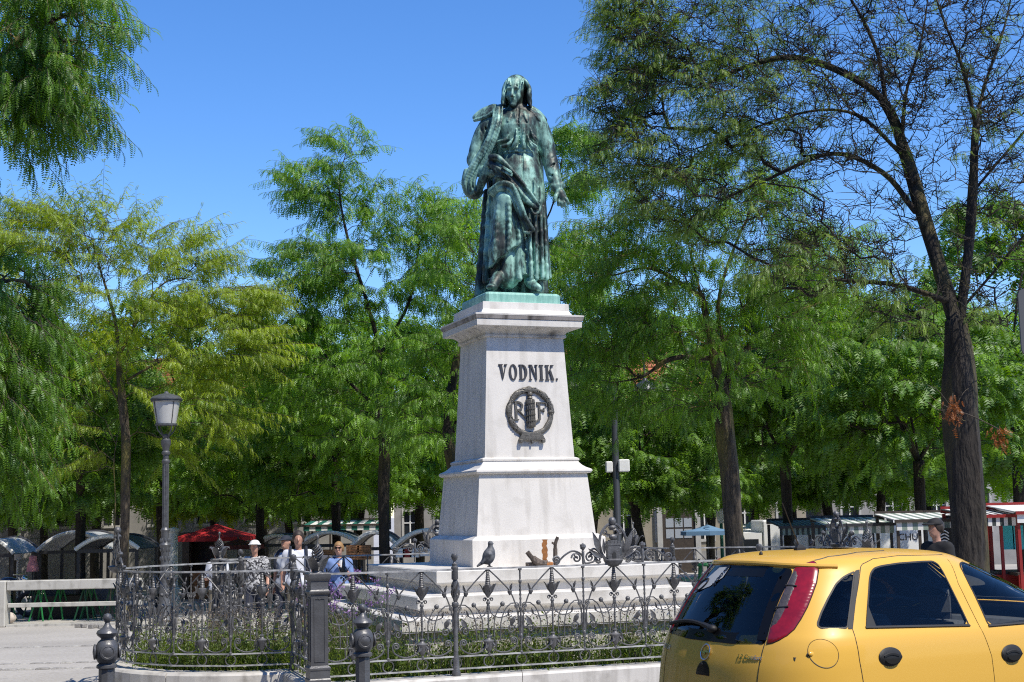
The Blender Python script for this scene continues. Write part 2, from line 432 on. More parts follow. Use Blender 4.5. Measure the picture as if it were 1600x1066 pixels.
# ================================================================== pedestal
def stone_mat(name, col, dark, streak=.5, blotch=.25):
    m = bpy.data.materials.new(name); m.use_nodes = True; N = m.node_tree.nodes; L = m.node_tree.links; b = N['Principled BSDF']
    b.inputs['Roughness'].default_value = .55
    tc = N.new('ShaderNodeTexCoord')
    def noise(sc, scale, det=6):
        mp = N.new('ShaderNodeMapping'); mp.inputs['Scale'].default_value = sc; L.new(tc.outputs['Object'], mp.inputs[0])
        n = N.new('ShaderNodeTexNoise'); n.inputs['Scale'].default_value = scale; n.inputs['Detail'].default_value = det; L.new(mp.outputs[0], n.inputs[0]); return n.outputs[0]
    def ramp(src, p0, p1, c0, c1):
        r = N.new('ShaderNodeValToRGB'); r.color_ramp.elements[0].position = p0; r.color_ramp.elements[1].position = p1
        r.color_ramp.elements[0].color = (*c0, 1); r.color_ramp.elements[1].color = (*c1, 1); L.new(src, r.inputs[0]); return r.outputs[0]
    def mul(a, c, f):
        x = N.new('ShaderNodeMixRGB'); x.blend_type = 'MULTIPLY'; x.inputs[0].default_value = f; L.new(a, x.inputs[1]); L.new(c, x.inputs[2]); return x.outputs[0]
    base = ramp(noise((1, 1, 1), 2.2), .3, .7, tuple(c*.88 for c in col), col)
    st = ramp(noise((6, 6, .5), 1.6), .30, .50, dark, (1, 1, 1))
    bl = ramp(noise((1, 1, 1), 5.0, 9), .28, .46, dark, (1, 1, 1))
    sp = ramp(noise((1, 1, 1), 60, 3), .25, .36, (.5, .48, .45), (1, 1, 1))
    c = mul(mul(mul(base, st, streak), bl, blotch), sp, .12)
    L.new(c, b.inputs['Base Color'])
    bp = N.new('ShaderNodeBump'); bp.inputs['Strength'].default_value = .12; bp.inputs['Distance'].default_value = .01; L.new(noise((1, 1, 1), 45), bp.inputs['Height']); L.new(bp.outputs[0], b.inputs['Normal'])
    return m
M_marble = stone_mat('marble', (.72, .69, .645), (.52, .50, .47), .35, .25)
M_marble_step = stone_mat('marble_step', (.68, .655, .61), (.45, .43, .40), .25, .45)
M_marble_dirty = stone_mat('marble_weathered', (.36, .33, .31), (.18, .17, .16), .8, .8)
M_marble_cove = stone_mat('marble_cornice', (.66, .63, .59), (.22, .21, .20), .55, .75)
M_bronze_dark = mat('dark_bronze_relief', (.16, .15, .13), .45, .35, col2=(.09, .085, .075), scale=18, bump=.3, bscale=60)

ped = thing('monument_pedestal', 'tall tapered white marble pedestal with steps, bronze wreath and carved dark name', 'pedestal', MON, MROT)
def step(h, z1, z0, lab=None):
    b = MB(); bev = .012
    b.square([(h-.075, z0), (h-.075, z1-.165), (h-.05, z1-.15), (h-.012, z1-.14), (h, z1-.125), (h, z1-bev), (h-bev, z1)])
    return b.build('step', M_marble_step, ped)
step(1.98, .655, .10); step(1.745, .865, .645); step(1.44, 1.11, .855)
MB().square([(.82, 1.10), (.82, 1.405), (.815, 1.415), (.755, 1.452)]).build('base_block', M_marble, ped)
MB().square([(.735, 1.448), (.672, 2.165)]).build('lower_die', M_marble, ped)
MB().square([(.69, 2.160), (.712, 2.168), (.722, 2.185), (.718, 2.205), (.70, 2.215), (.665, 2.232), (.628, 2.26), (.603, 2.29), (.594, 2.31), (.606, 2.315), (.606, 2.335), (.59, 2.345), (.575, 2.352)]).build('moulding', M_marble, ped)
MB().square([(.562, 2.348), (.486, 3.785)]).build('shaft', M_marble, ped)
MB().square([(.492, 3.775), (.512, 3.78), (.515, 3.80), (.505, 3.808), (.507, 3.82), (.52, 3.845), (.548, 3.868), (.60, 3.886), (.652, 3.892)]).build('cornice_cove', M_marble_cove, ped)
cor = MB().square([(.655, 3.888), (.662, 3.893), (.664, 3.965), (.66, 3.968)]).build('cornice', M_marble, ped)
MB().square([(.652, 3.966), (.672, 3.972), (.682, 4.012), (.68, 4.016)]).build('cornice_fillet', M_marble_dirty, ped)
MB().square([(.684, 4.014), (.686, 4.032), (.66, 4.038), (.575, 4.052), (.562, 4.07), (.548, 4.10), (.545, 4.185), (.53, 4.19)]).build('cap_slab', M_marble, ped)

def half(z): return .562 + (z - 2.348) * (.486 - .562) / (3.785 - 2.348)
TILT = math.atan((.562 - .486) / (3.785 - 2.348))
def arc(cx, cz, rx0, rz0, rx1, rz1, a0, a1, n=14):
    o = [(cx + rx0*math.cos(a0+(a1-a0)*i/n), cz + rz0*math.sin(a0+(a1-a0)*i/n)) for i in range(n+1)]
    q = [(cx + rx1*math.cos(a1+(a0-a1)*i/n), cz + rz1*math.sin(a1+(a0-a1)*i/n)) for i in range(n+1)]
    return o + q
def rect(x0, x1, z0, z1): return [(x0, z0), (x1, z0), (x1, z1), (x0, z1)]
GL = {
 'V': (.74, [[(.07, 1), (.29, 1), (.44, .22), (.36, 0), (.31, 0)], [(.36, 0), (.44, .22), (.65, .95), (.58, .95)][::1], rect(0, .36, .95, 1), rect(.50, .74, .95, 1)]),
 'O': (.70, [arc(.35, .5, .35, .52, .17, .44, math.pi*.5, math.pi*1.5), arc(.35, .5, .35, .52, .17, .44, -math.pi*.5, math.pi*.5)]),
 'D': (.72, [rect(.08, .27, 0, 1), rect(0, .35, .95, 1), rect(0, .35, 0, .05), arc(.30, .5, .42, .5, .22, .43, -math.pi*.5, math.pi*.5)]),
 'N': (.76, [rect(.08, .16, 0, 1), rect(.60, .68, 0, 1), [(.08, 1), (.28, 1), (.68, .0), (.60, .0)], rect(0, .24, 0, .05), rect(0, .2, .95, 1), rect(.52, .76, .95, 1)]),
 'I': (.36, [rect(.08, .28, 0, 1), rect(0, .36, .95, 1), rect(0, .36, 0, .05)]),
 'K': (.76, [rect(.08, .27, 0, 1), rect(0, .35, .95, 1), rect(0, .35, 0, .05), [(.27, .42), (.27, .52), (.58, .97), (.66, .97)], [(.36, .60), (.50, .66), (.76, 0), (.54, 0)], rect(.48, .74, .95, 1)]),
 '.': (.2, [rect(.04, .17, 0, .13)]),
 'R': (.74, [rect(.08, .20, 0, 1), rect(0, .28, .95, 1), rect(0, .28, 0, .05), arc(.20, .74, .34, .26, .22, .17, -math.pi*.5, math.pi*.5), [(.22, .5), (.34, .5), (.86, -.12), (.90, -.02), (.74, .02)]]),
 'F': (.62, [rect(.10, .22, -.02, 1), rect(0, .62, .93, 1), rect(.0, .1, .83, .93), rect(.55, .62, .78, .93), rect(.22, .46, .50, .57), rect(.40, .46, .42, .66), [(.22, -.02), (.10, .06), (-.22, -.22), (-.16, -.26)]]),
}
def put_letter(ch, x, z, size, th=.018, name='letter', mt=None, sx=1.0):
    b = MB()
    for i, pg in enumerate(GL[ch][1]): b.poly([(px*size*sx, pz*size) for px, pz in pg], -(th + .0012*i), off=.004)
    return b.build(name, mt or M_bronze_dark, ped, loc=(x, -half(z) , z), rot=(-TILT, 0, 0))
size = .182; x = -.345; txt = 'VODNIK.'
gaps = .035
SXL = .80; gaps = .022
tot = sum(GL[c][0]*size*SXL + gaps for c in txt) - gaps
x = .02 - tot/2
for c in txt:
    put_letter(c, x, 3.268, size, mt=mat('letter_paint', (.045, .045, .05), .5), sx=SXL); x += GL[c][0]*size*SXL + gaps
# wreath relief
zc = 2.885
wm = MB()
cw = (.02, -half(zc) - .012, zc)
seg = 72
wr = []
for i in range(seg):
    a = 2*math.pi*i/seg; rr = .266
    rad = .034 + .004*math.sin(a*9) + random.uniform(-.003, .003)
    if abs((a % (math.pi/2)) ) < .05: rad += .01
    wr.append([(rr*math.cos(a) + rad*math.cos(t)*math.cos(a), -rad*.75*math.sin(t), rr*math.sin(a) + rad*math.cos(t)*math.sin(a)) for t in [2*math.pi*k/8 for k in range(8)]])
v = [p for r_ in wr for p in r_]; f = [(i*8+j, i*8+(j+1) % 8, ((i+1) % seg)*8+(j+1) % 8, ((i+1) % seg)*8+j) for i in range(seg) for j in range(8)]
wm.add(v, f)
wreath = wm.build('wreath', M_bronze_dark, ped, smooth=True, loc=cw, rot=(-TILT, 0, 0))
leafp = [(0, 0), (.022, .018), (.05, 0), (.022, -.018)]
lm = MB()
for i in range(96):      # bay leaves lying on the ring
    a = 2*math.pi*i/150*1.0; t = random.uniform(.15, math.pi-.15); rad = .035
    c = Vector((.266*math.cos(a) + rad*math.cos(t)*math.cos(a), -rad*.75*math.sin(t), .266*math.sin(a) + rad*math.cos(t)*math.sin(a)))
    s = -1 if c.x > 0 else 1
    tang = Vector((-math.sin(a), 0, math.cos(a)))*s; nn = (c - Vector((.266*math.cos(a), 0, .266*math.sin(a)))).normalized(); bi = tang.cross(nn)
    tang = (tang + bi*random.uniform(-.35, .35) + nn*.06).normalized()
    lm.add([tuple(c), tuple(c + tang*.018 + bi*.009 + nn*.002), tuple(c + tang*.038 - nn*.001), tuple(c + tang*.018 - bi*.009 + nn*.002)], [(0, 1, 2, 3)])
tag(lm.build('leaf', M_bronze_dark, wreath), kind='stuff')
fm = MB(); fm.lathe([(.044, -.165), (.050, -.16), (.050, .155), (.044, .165)], 14)
for k in range(14):
    a = 2*math.pi*k/14; fm.tube([(.048*math.cos(a), .048*math.sin(a), -.16), (.048*math.cos(a), .048*math.sin(a), .16)], .009, 5)
for zz in (-.13, -.06, .01, .08):
    fm.tube([(.055*math.cos(t), .055*math.sin(t), zz + .05*t/(2*math.pi)) for t in np.linspace(0, 2*math.pi, 16)], .008, 4)
fm.lathe([(.02, .16), (.034, .18), (.022, .20), (.036, .22), (.03, .25), (.0, .262)], 10)
fm.build('fasces', M_bronze_dark, ped, smooth=True, loc=(.02, -half(zc) - .02, zc - .015), rot=(-TILT, 0, 0))
put_letter('R', -.188, zc - .095, .225, .022); put_letter('F', .105, zc - .085, .205, .022)
tm = MB(); tm.poly([(-.165, -.03), (.165, -.03), (.125, .045), (-.125, .045)], -.05, off=.0)
tm.cbox((-.14, -.035, -.045), (.045, .05, .04), .008); tm.cbox((.14, -.035, -.045), (.045, .05, .04), .008); tm.cbox((0, -.03, -.05), (.02, .03, .045))
tm.build('tablet', M_bronze_dark, ped, loc=(.02, -half(2.58), 2.585), rot=(-TILT, 0, 0))

# ================================================================== bronze statue
def bronze_mat():
    m = bpy.data.materials.new('verdigris_bronze'); m.use_nodes = True; N = m.node_tree.nodes; L = m.node_tree.links; b = N['Principled BSDF']
    tc = N.new('ShaderNodeTexCoord')
    def noise(sc, scale, det=7):
        mp = N.new('ShaderNodeMapping'); mp.inputs['Scale'].default_value = sc; L.new(tc.outputs['Object'], mp.inputs[0])
        n = N.new('ShaderNodeTexNoise'); n.inputs['Scale'].default_value = scale; n.inputs['Detail'].default_value = det; n.inputs['Roughness'].default_value = .7; L.new(mp.outputs[0], n.inputs[0]); return n.outputs[0]
    ad = N.new('ShaderNodeMath'); ad.operation = 'ADD'; hf = N.new('ShaderNodeMath'); hf.operation = 'MULTIPLY'; hf.inputs[1].default_value = .4; w2 = N.new('ShaderNodeMath'); w2.operation = 'MULTIPLY'; w2.inputs[1].default_value = 1.85; w1 = N.new('ShaderNodeMath'); w1.operation = 'MULTIPLY'; w1.inputs[1].default_value = .65
    L.new(noise((1, 1, .14), 12), w1.inputs[0]); L.new(w1.outputs[0], ad.inputs[0]); L.new(noise((1, 1, .6), 3.0, 6), w2.inputs[0]); L.new(w2.outputs[0], ad.inputs[1]); L.new(ad.outputs[0], hf.inputs[0])
    r = N.new('ShaderNodeValToRGB'); e = r.color_ramp.elements
    e[0].position = .435; e[0].color = (.018, .025, .023, 1); e[1].position = .595; e[1].color = (.37, .63, .53, 1)
    x = e.new(.485); x.color = (.065, .110, .095, 1); x = e.new(.53); x.color = (.18, .335, .28, 1)
    L.new(hf.outputs[0], r.inputs[0]); L.new(r.outputs[0], b.inputs['Base Color'])
    b.inputs['Roughness'].default_value = .5; b.inputs['Metallic'].default_value = .12
    bp = N.new('ShaderNodeBump'); bp.inputs['Strength'].default_value = .25; bp.inputs['Distance'].default_value = .01; L.new(noise((1, 1, .3), 40), bp.inputs['Height']); L.new(bp.outputs[0], b.inputs['Normal'])
    return m
M_verd = bronze_mat()
M_verd_plinth = mat('verdigris_plinth', (.34, .62, .53), .5, .05, col2=(.18, .40, .34), scale=5, stretch=(4, 4, .6), bump=.2)
SB = Vector((MON.x, MON.y, 4.32))
stat = thing('statue', 'green weathered bronze statue of a robed man with a cloak over his arm', 'statue', SB)
pl = MB(); pl.square([(.475, -.17), (.475, -.03), (.47, -.012), (.455, 0)], ch=.03)
pl.build('plinth', M_verd_plinth, stat, rot=(0, 0, MROT))
def S(zx, zy, dy=0.0):
    p = W(680 + zx/2.665, 90 + zy/2.665, SB.y + dy) - SB
    return (p.x, p.y, p.z)
def Sx(zx, zy): return S(zx, zy)[0]
H = .0085
bd = SDF((-.62, -.62, -.01), (.80, .5, 2.95), H)
sk = []
for zy, l, r, b in [(415, 270, 427, .17), (450, 258, 437, .21), (480, 246, 446, .235), (560, 232, 458, .26), (650, 228, 465, .275), (750, 224, 471, .29), (850, 224, 477, .30), (905, 228, 481, .31), (925, 232, 482, .31)]:
    a = S(l, zy, 0); c = S(r, zy, 0); sk.append((a[2], (a[0]+c[0])/2, -.01, (c[0]-a[0])/2, b))
ztop = S(350, 415)[2]; zbot = S(350, 925)[2]
def folds(a, Z, X, Y):
    t = np.clip((ztop - Z)/(ztop - zbot), 0, 1)
    def ridge(w): return 1 - np.abs(np.sin(w))
    f = .030*ridge(a*4.5 + .5*np.sin(Z*2.3)) + .020*ridge(a*8 + 1.7 + .7*np.sin(Z*1.7 + 1)) - .022 + .004*np.sin(a*29 + 2*np.sin(Z*3.1))
    seam = -.016*np.exp(-((X - (Sx(366, 600) + .012*(ztop-Z)))/.008)**2)*(Y < 0)
    return f*np.clip(t*1.3 - .08, 0, 1) + seam
bd.loft(sk, 0, folds)
# advancing leg in the outer robe, whose hem is cut on a slant above the shoe
leg = SDF((-.62, -.62, -.01), (.80, .5, 2.95), H)
leg.cone(S(310, 470, -.04), S(294, 592, -.27), .11, .125, .10)
leg.cone(S(294, 592, -.27), S(275, 800, -.25), .125, .14, .09); leg.cone(S(275, 800, -.25), S(270, 905, -.24), .14, .15, .08)
leg.cone(S(330, 640, -.22), S(335, 820, -.24), .10, .12, .08)
leg.chain([S(306, 585, -.395), S(309, 680, -.40), S(306, 780, -.405), S(292, 860, -.40)], [.026, .022, .022, .018], .03, sub=4)
leg.chain([S(266, 600, -.34), S(256, 700, -.37), S(246, 840, -.39)], [.02, .022, .024], .03, sub=4)
leg.chain([S(340, 620, -.32), S(346, 700, -.34), S(352, 800, -.35)], [.018, .022, .024], .03, sub=4)
leg.chain([S(285, 640, -.41), S(280, 740, -.42), S(272, 850, -.42)], [.010, .013, .013], .012, '-', sub=4)
leg.chain([S(325, 640, -.385), S(326, 740, -.40), S(328, 820, -.41)], [.010, .013, .013], .012, '-', sub=4)
Xg, Yg, Zg = leg.grid((slice(None),)*3)
pa, pb_ = S(372, 780), S(228, 892); slope = (pb_[2]-pa[2])/(pb_[0]-pa[0])
leg.F = np.maximum(leg.F, ((pa[2] + (Xg - pa[0])*slope + .012*np.sin(Xg*40)) - Zg)*.8)
bd.cone(S(300, 800, -.18), S(300, 915, -.19), .13, .15, .05); bd.chain([S(345, 800, -.30), S(350, 920, -.31)], [.03, .04], .03)
hh_ = np.maximum(.03 - np.abs(bd.F - leg.F), 0)/.03; bd.F = np.minimum(bd.F, leg.F) - hh_*hh_*.03*.25; del leg
for zx, l0, l1, d in [(395, 560, 920, -.255), (418, 500, 920, -.235), (442, 540, 915, -.20), (460, 620, 920, -.13)]:
    bd.chain([S(zx - 6, l0, d), S(zx, (l0+l1)/2, d-.05), S(zx + 5, l1, d-.07)], [.008, .022, .026], .03, sub=3)
for zx, l0, l1, d in [(406, 540, 900, -.29), (431, 520, 910, -.265), (452, 600, 915, -.21), (384, 640, 915, -.31)]:
    bd.chain([S(zx - 4, l0, d+.02), S(zx, (l0+l1)/2, d-.01), S(zx + 5, l1, d-.03)], [.006, .014, .018], .012, '-', sub=3)
bd.cone(S(430, 780, -.34), S(438, 900, -.35), .012, .03, .02, '-')
# torso
to = []
for zy, l, r, b in [(418, 270, 427, .17), (395, 266, 426, .175), (378, 258, 426, .19), (362, 250, 427, .21), (330, 247, 428, .225), (300, 244, 430, .23), (265, 240, 434, .20), (244, 244, 432, .155), (228, 270, 412, .125), (205, 305, 380, .09)]:
    a = S(l, zy); c = S(r, zy); to.append((a[2], (a[0]+c[0])/2, 0, (c[0]-a[0])/2, b))
def tf(a, Z, X, Y): return .004*np.sin(a*7 - 14*Z) - .013*np.exp(-((X - Sx(349, 320))/.008)**2)*(Y < 0)
bd.loft(to, .03, tf, power=2.3)
bl = []
for zy, l, r, b in [(414, 267, 429, .182), (411, 265, 430, .195), (382, 262, 429, .195), (379, 263, 428, .182)]:
    a = S(l, zy); c = S(r, zy); bl.append((a[2], (a[0]+c[0])/2, 0, (c[0]-a[0])/2, b))
bd.loft(bl, .006, lambda a, Z, X, Y: .004*np.sin(Z*120) + .003*np.sin(a*9+30*Z))
for (x0, y0, x1, y1, x2, y2, d) in [(262, 352, 290, 345, 310, 318, -.215), (275, 372, 305, 362, 325, 335, -.225), (325, 374, 338, 345, 338, 300, -.235), (372, 374, 366, 345, 372, 300, -.235), (420, 372, 398, 358, 385, 325, -.21), (426, 345, 410, 330, 398, 296, -.19)]:
    bd.chain([S(x0, y0, d+.02), S(x1, y1, d), S(x2, y2, d)], [.020, .018, .006], .025, sub=3)
    bd.chain([S(x0 + 5, y0 + 5, d), S(x1 + 7, y1 + 5, d-.02), S(x2 + 6, y2 + 4, d-.01)], [.012, .012, .005], .012, '-', sub=3)
# neck and head
bd.cone(S(345, 240, .0), S(338, 190, -.03), .085, .075, .03)
hc = S(333, 146, -.06)
tilt = Euler((R(14), R(4), R(-12)))
hr = np.array([.112, .15, .185])
bd.ell(hc, hr, .03, rot=tilt)
bd.ell(S(338, 116, -.02), (.124, .150, .125), .04)
def Hd(x, y, z):       # point in head frame (x right, y back, z up), metres
    return tuple(Vector(hc) + tilt.to_matrix() @ Vector((x, y, z)))
bd.cone(Hd(0, -.110, -.10), Hd(0, -.118, -.14), .056, .046, .04)       # jaw, chin
bd.ell(Hd(0, -.146, -.155), (.032, .026, .024), .02)
bd.cone(Hd(-.058, -.134, .050), Hd(.058, -.134, .050), .018, .018, .015)   # brow
bd.ell(Hd(-.046, -.160, .012), (.032, .030, .021), .010, '-'); bd.ell(Hd(.046, -.160, .012), (.032, .030, .021), .010, '-')
bd.ell(Hd(-.046, -.120, .006), (.021, .018, .013), .004); bd.ell(Hd(.046, -.120, .006), (.021, .018, .013), .004)
bd.cone(Hd(0, -.145, .04), Hd(0, -.192, -.045), .013, .020, .008)        # nose
bd.cone(Hd(-.019, -.16, -.050), Hd(.019, -.16, -.050), .013, .013, .006)
bd.ell(Hd(0, -.146, -.083), (.036, .022, .010), .004); bd.ell(Hd(0, -.144, -.106), (.030, .02, .010), .004)
bd.cone(Hd(-.036, -.170, -.094), Hd(.036, -.170, -.094), .006, .006, .003, '-')
bd.ell(Hd(-.062, -.105, -.045), (.032, .036, .045), .02); bd.ell(Hd(.062, -.105, -.045), (.032, .036, .045), .02)   # cheeks
bd.ell(Hd(-.052, -.165, -.085), (.018, .022, .035), .015, '-'); bd.ell(Hd(.052, -.165, -.085), (.018, .022, .035), .015, '-')
# shirt collar: two flat pointed flaps
for sx in (-1, 1):
    bd.ribbon([S(342 + sx*30, 216, -.10), S(342 + sx*36, 238, -.17), S(343 + sx*40, 266, -.21)], [.04, .045, .012], .012, .006, 10, face=(sx*.4, -1, .2))
    bd.ribbon([S(342 + sx*20, 218, -.12), S(343 + sx*14, 240, -.19), S(343 + sx*6, 264, -.215)], [.03, .03, .010], .012, .006, 10, face=(sx*.4, -1, .2))
bd.cone(S(322, 214, -.05), S(370, 214, -.05), .06, .06, .02)
bd.cone(S(345, 230, -.21), S(346, 258, -.23), .02, .008, .01, '-')
# his left arm (right in the picture)
bd.chain([S(420, 264, .02), S(450, 330, .05), S(472, 405, .04)], [.108, .098, .09], .05, sub=3)
bd.chain([S(472, 405, .04), S(490, 480, -.04), S(506, 538, -.1)], [.094, .086, .072], .02, sub=3)
for (x0, y0, x1, y1, x2, y2) in [(440, 420, 470, 425, 498, 412), (450, 446, 478, 455, 502, 438), (462, 480, 486, 492, 510, 474), (474, 510, 492, 520, 516, 504), (430, 300, 446, 330, 452, 372), (448, 300, 462, 340, 466, 380)]:
    bd.chain([S(x0, y0, -.10), S(x1, y1, -.13), S(x2, y2, -.06)], [.008, .013, .008], .012, '-', sub=3)
bd.cone(S(496, 538, -.12), S(522, 532, -.09), .054, .054, .01)               # cuff
bd.chain([S(512, 548, -.11), S(520, 568, -.13), S(528, 584, -.14)], [.05, .062, .06], .02)
for a, b, c in [((534, 580), (546, 592), (556, 608)), ((529, 588), (537, 605), (541, 620)), ((523, 590), (527, 607), (527, 621)), ((516, 588), (515, 603), (513, 615))]:
    bd.chain([S(*a, -.15), S(*b, -.175), S(*c, -.16)], [.026, .024, .017], .006, sub=2)
bd.chain([S(512, 562, -.16), S(501, 580, -.2), S(500, 598, -.21)], [.026, .024, .017], .01, sub=2)     # thumb
# his right arm (left in the picture), bent across the waist
bd.chain([S(238, 264, .02), S(198, 330, .05), S(168, 420, .05)], [.108, .105, .095], .05, sub=3)
bd.chain([S(165, 430, .05), S(195, 470, -.1), S(235, 480, -.24)], [.10, .085, .062], .04, sub=3)
for (x0, y0, x1, y1, x2, y2) in [(185, 290, 200, 330, 190, 380), (205, 285, 222, 325, 212, 372), (160, 355, 185, 370, 205, 352), (152, 385, 178, 405, 200, 390)]:
    bd.chain([S(x0, y0, -.06), S(x1, y1, -.085), S(x2, y2, -.05)], [.008, .015, .008], .014, '-', sub=3)
bd.ell(S(245, 478, -.30), (.07, .06, .055), .02)
for k in range(4):
    y0 = 466 + k*11
    bd.chain([S(252, y0, -.33), S(275, y0 - 2, -.37), S(296, y0 + 8, -.35)], [.021, .02, .014], .006, sub=2)
bd.chain([S(250, 462, -.33), S(272, 452, -.37), S(290, 458, -.37)], [.022, .02, .014], .008, sub=2)
# shoes
bd.chain([S(270, 905, -.24), S(256, 925, -.35), S(240, 952, -.43)], [.075, .066, .055], .02, sub=3)
bd.ell(S(236, 957, -.44), (.072, .09, .04), .015); bd.chain([S(222, 925, -.34), S(255, 915, -.41), S(285, 930, -.36)], [.012, .014, .012], .006, sub=3)
bd.chain([S(392, 930, -.2), S(408, 950, -.32), S(430, 960, -.39)], [.066, .055, .04], .02, sub=3)
link('figure', bd.mesh('figure', M_verd), stat)
# hair
hh = SDF((-.32, -.36, 2.25), (.36, .3, 2.95), .0075)
hh.ell(S(338, 117, .0), (.146, .165, .134), .03)
hh.ell(Hd(0, -.15, -.035), (.106, .13, .105), .01, '-')
hh.ell(Hd(.0, -.2, .03), (.098, .12, .075), .02, '-')
for k in range(10):     # fringe
    x = 302 + k*7; hh.cone(S(x + 3, 88, -.135), S(x + (k % 2)*2, 110 + (k*5 % 4)*3, -.21), .013, .006, .004)
for sx, pts in ((-1, [(297, 100), (288, 128), (287, 155), (284, 178), (280, 194)]), (1, [(378, 98), (390, 128), (391, 155), (393, 180), (396, 206)])):
    for j in range(7):
        d = -.13 + j*.04; jit = (j*37 % 5)
        hh.chain([S(px + math.sin(i*1.9 + j*1.3)*3.0 - sx*(2 if i == 0 else 0), py + (j % 3)*3, d + .014*math.sin(i*2.4 + j)) for i, (px, py) in enumerate(pts)], [.020, .023, .025, .024, .013], .006, sub=5)
for j in range(8):
    hh.chain([S(304 + j*10, 130, .09), S(302 + j*10.5, 175, .12), S(298 + j*11, 212, .09)], [.03, .034, .02], .006, sub=3)
hh.chain([S(290 + 97*t, 104 - 27*math.sin(math.pi*t), -.03 + .02*math.sin(9*t)) for t in np.linspace(0, 1, 11)], .009, .004)   # cap rim
link('hair', hh.mesh('hair', M_verd), stat)
# cloak
ck = SDF((-.82, -.62, -.01), (.66, .62, 2.6), H)
bk = []
for zy, l, r, d, b in [(215, 285, 395, .06, .06), (240, 225, 432, .08, .08), (300, 200, 446, .13, .08), (400, 195, 458, .19, .08), (540, 212, 460, .24, .09), (700, 206, 464, .26, .10), (900, 196, 470, .27, .11), (988, 184, 474, .27, .12)]:
    a = S(l, zy, d); c = S(r, zy, d); bk.append((max(a[2], .0), (a[0]+c[0])/2, d, (c[0]-a[0])/2, b))
ck.loft(bk, 0, lambda a, Z, X, Y: .022*(1 - np.abs(np.sin(X*17 + .6*np.sin(Z*2)))) + .012*np.sin(X*57 + Z*2) - .014, power=2.6)
ck.chain([S(214, 560, .16), S(202, 760, .12), S(186, 985, .10)], [.04, .05, .07], .03, sub=4)
ck.chain([S(230, 520, .0), S(222, 700, -.04), S(212, 930, -.02)], [.025, .04, .05], .03, sub=4)
ck.chain([S(222, 560, .06), S(210, 760, .04), S(198, 970, .03)], [.010, .016, .02], .015, '-', sub=4)
# broad turned back collar over the shoulders
ck.ribbon([S(290, 200, .0), S(250, 212, -.03), S(205, 232, .0), S(170, 252, .05)], [.05, .07, .085, .06], .018, .012, 26, face=(-.25, -.75, .65))
ck.chain([S(164, 262, .02), S(205, 250, -.06), S(243, 226, -.11), S(262, 212, -.12)], [.020, .022, .022, .016], .010, sub=4)
ck.chain([S(166, 250, .10), S(200, 228, .08), S(245, 208, .03)], [.035, .045, .045], .02, sub=4)
ck.ribbon([S(388, 210, -.02), S(420, 232, -.02), S(448, 258, .03), S(456, 282, .06)], [.05, .065, .06, .03], .018, .012, 22, face=(.3, -.75, .6))
ck.chain([S(396, 222, -.11), S(426, 254, -.10), S(454, 288, .0), S(470, 345, .10), S(478, 400, .13)], [.016, .018, .020, .022, .016], .010, sub=4)
ck.chain([S(395, 208, .02), S(425, 232, .05), S(454, 262, .08)], [.03, .04, .035], .02, sub=4)
# lapel band falling over the bent arm
lap = [S(262, 210, -.12), S(254, 275, -.215), S(232, 345, -.225), S(196, 412, -.19), S(160, 470, -.15), S(142, 525, -.12), S(156, 566, -.10)]
ck.ribbon(lap, [.035, .06, .075, .085, .085, .08, .05], .024, .010, 44, face=(-.25, -1, .1))
def shift(pts, w): return [tuple(Vector(p) + Vector(w)) for p in pts]
ck.chain(shift(lap, (.055, -.018, .01)), [.010, .018, .020, .022, .022, .022, .016], .008, sub=5)
ck.chain(shift(lap, (.012, -.022, .0)), [.006, .016, .018, .02, .022, .02, .014], .010, sub=5)
ck.chain(shift(lap, (-.05, .0, -.01)), [.010, .018, .020, .024, .026, .026, .016], .008, sub=5)
ck.chain(shift(lap, (.034, -.035, .004)), [.004, .008, .010, .011, .012, .011, .006], .006, '-', sub=5)
# hanging loop of cloth under the forearm
ck.ribbon([S(140, 470, .0), S(134, 520, -.01), S(146, 560, -.02), S(172, 572, -.04), S(190, 552, -.06)], [.06, .075, .07, .05, .03], .05, .03, 24, face=(-.3, -1, 0))
ck.chain([S(158, 570, -.10), S(180, 540, -.17), S(198, 490, -.23), S(220, 440, -.28), S(248, 414, -.31)], [.030, .034, .034, .036, .04], .012, sub=5)
ck.chain([S(188, 556, -.10), S(204, 520, -.2), S(216, 475, -.26), S(236, 445, -.30)], [.020, .026, .028, .026], .010, sub=5)
ck.chain([S(168, 470, -.20), S(164, 510, -.20), S(170, 550, -.18)], [.012, .022, .014], .010, '-', sub=4)
# drape over the forearm and across the body: a sheet with a rolled upper edge
ck.ribbon([S(226, 436, -.30), S(262, 452, -.35), S(300, 488, -.355), S(345, 540, -.345), S(388, 590, -.325), S(424, 628, -.30)], [.06, .085, .085, .075, .065, .03], .022, .012, 44, face=(-.1, -1, .25))
ck.chain([S(232, 414, -.30), S(262, 418, -.37), S(302, 452, -.385), S(350, 505, -.375), S(398, 566, -.35), S(438, 622, -.31)], [.036, .034, .026, .022, .020, .014], .010, sub=6)
ck.chain([S(240, 430, -.33), S(275, 446, -.385), S(318, 492, -.385), S(362, 548, -.37), S(410, 606, -.33)], [.010, .014, .013, .012, .008], .008, '-', sub=5)
ck.chain([S(238, 446, -.34), S(280, 476, -.385), S(330, 532, -.375), S(380, 590, -.345)], [.016, .020, .018, .012], .008, sub=5)
ck.ell(S(256, 420, -.33), (.07, .055, .04), .015)
ck.chain([S(438, 620, -.31), S(432, 642, -.33), S(412, 652, -.35), S(398, 628, -.36)], [.016, .016, .014, .010], .010, sub=4)
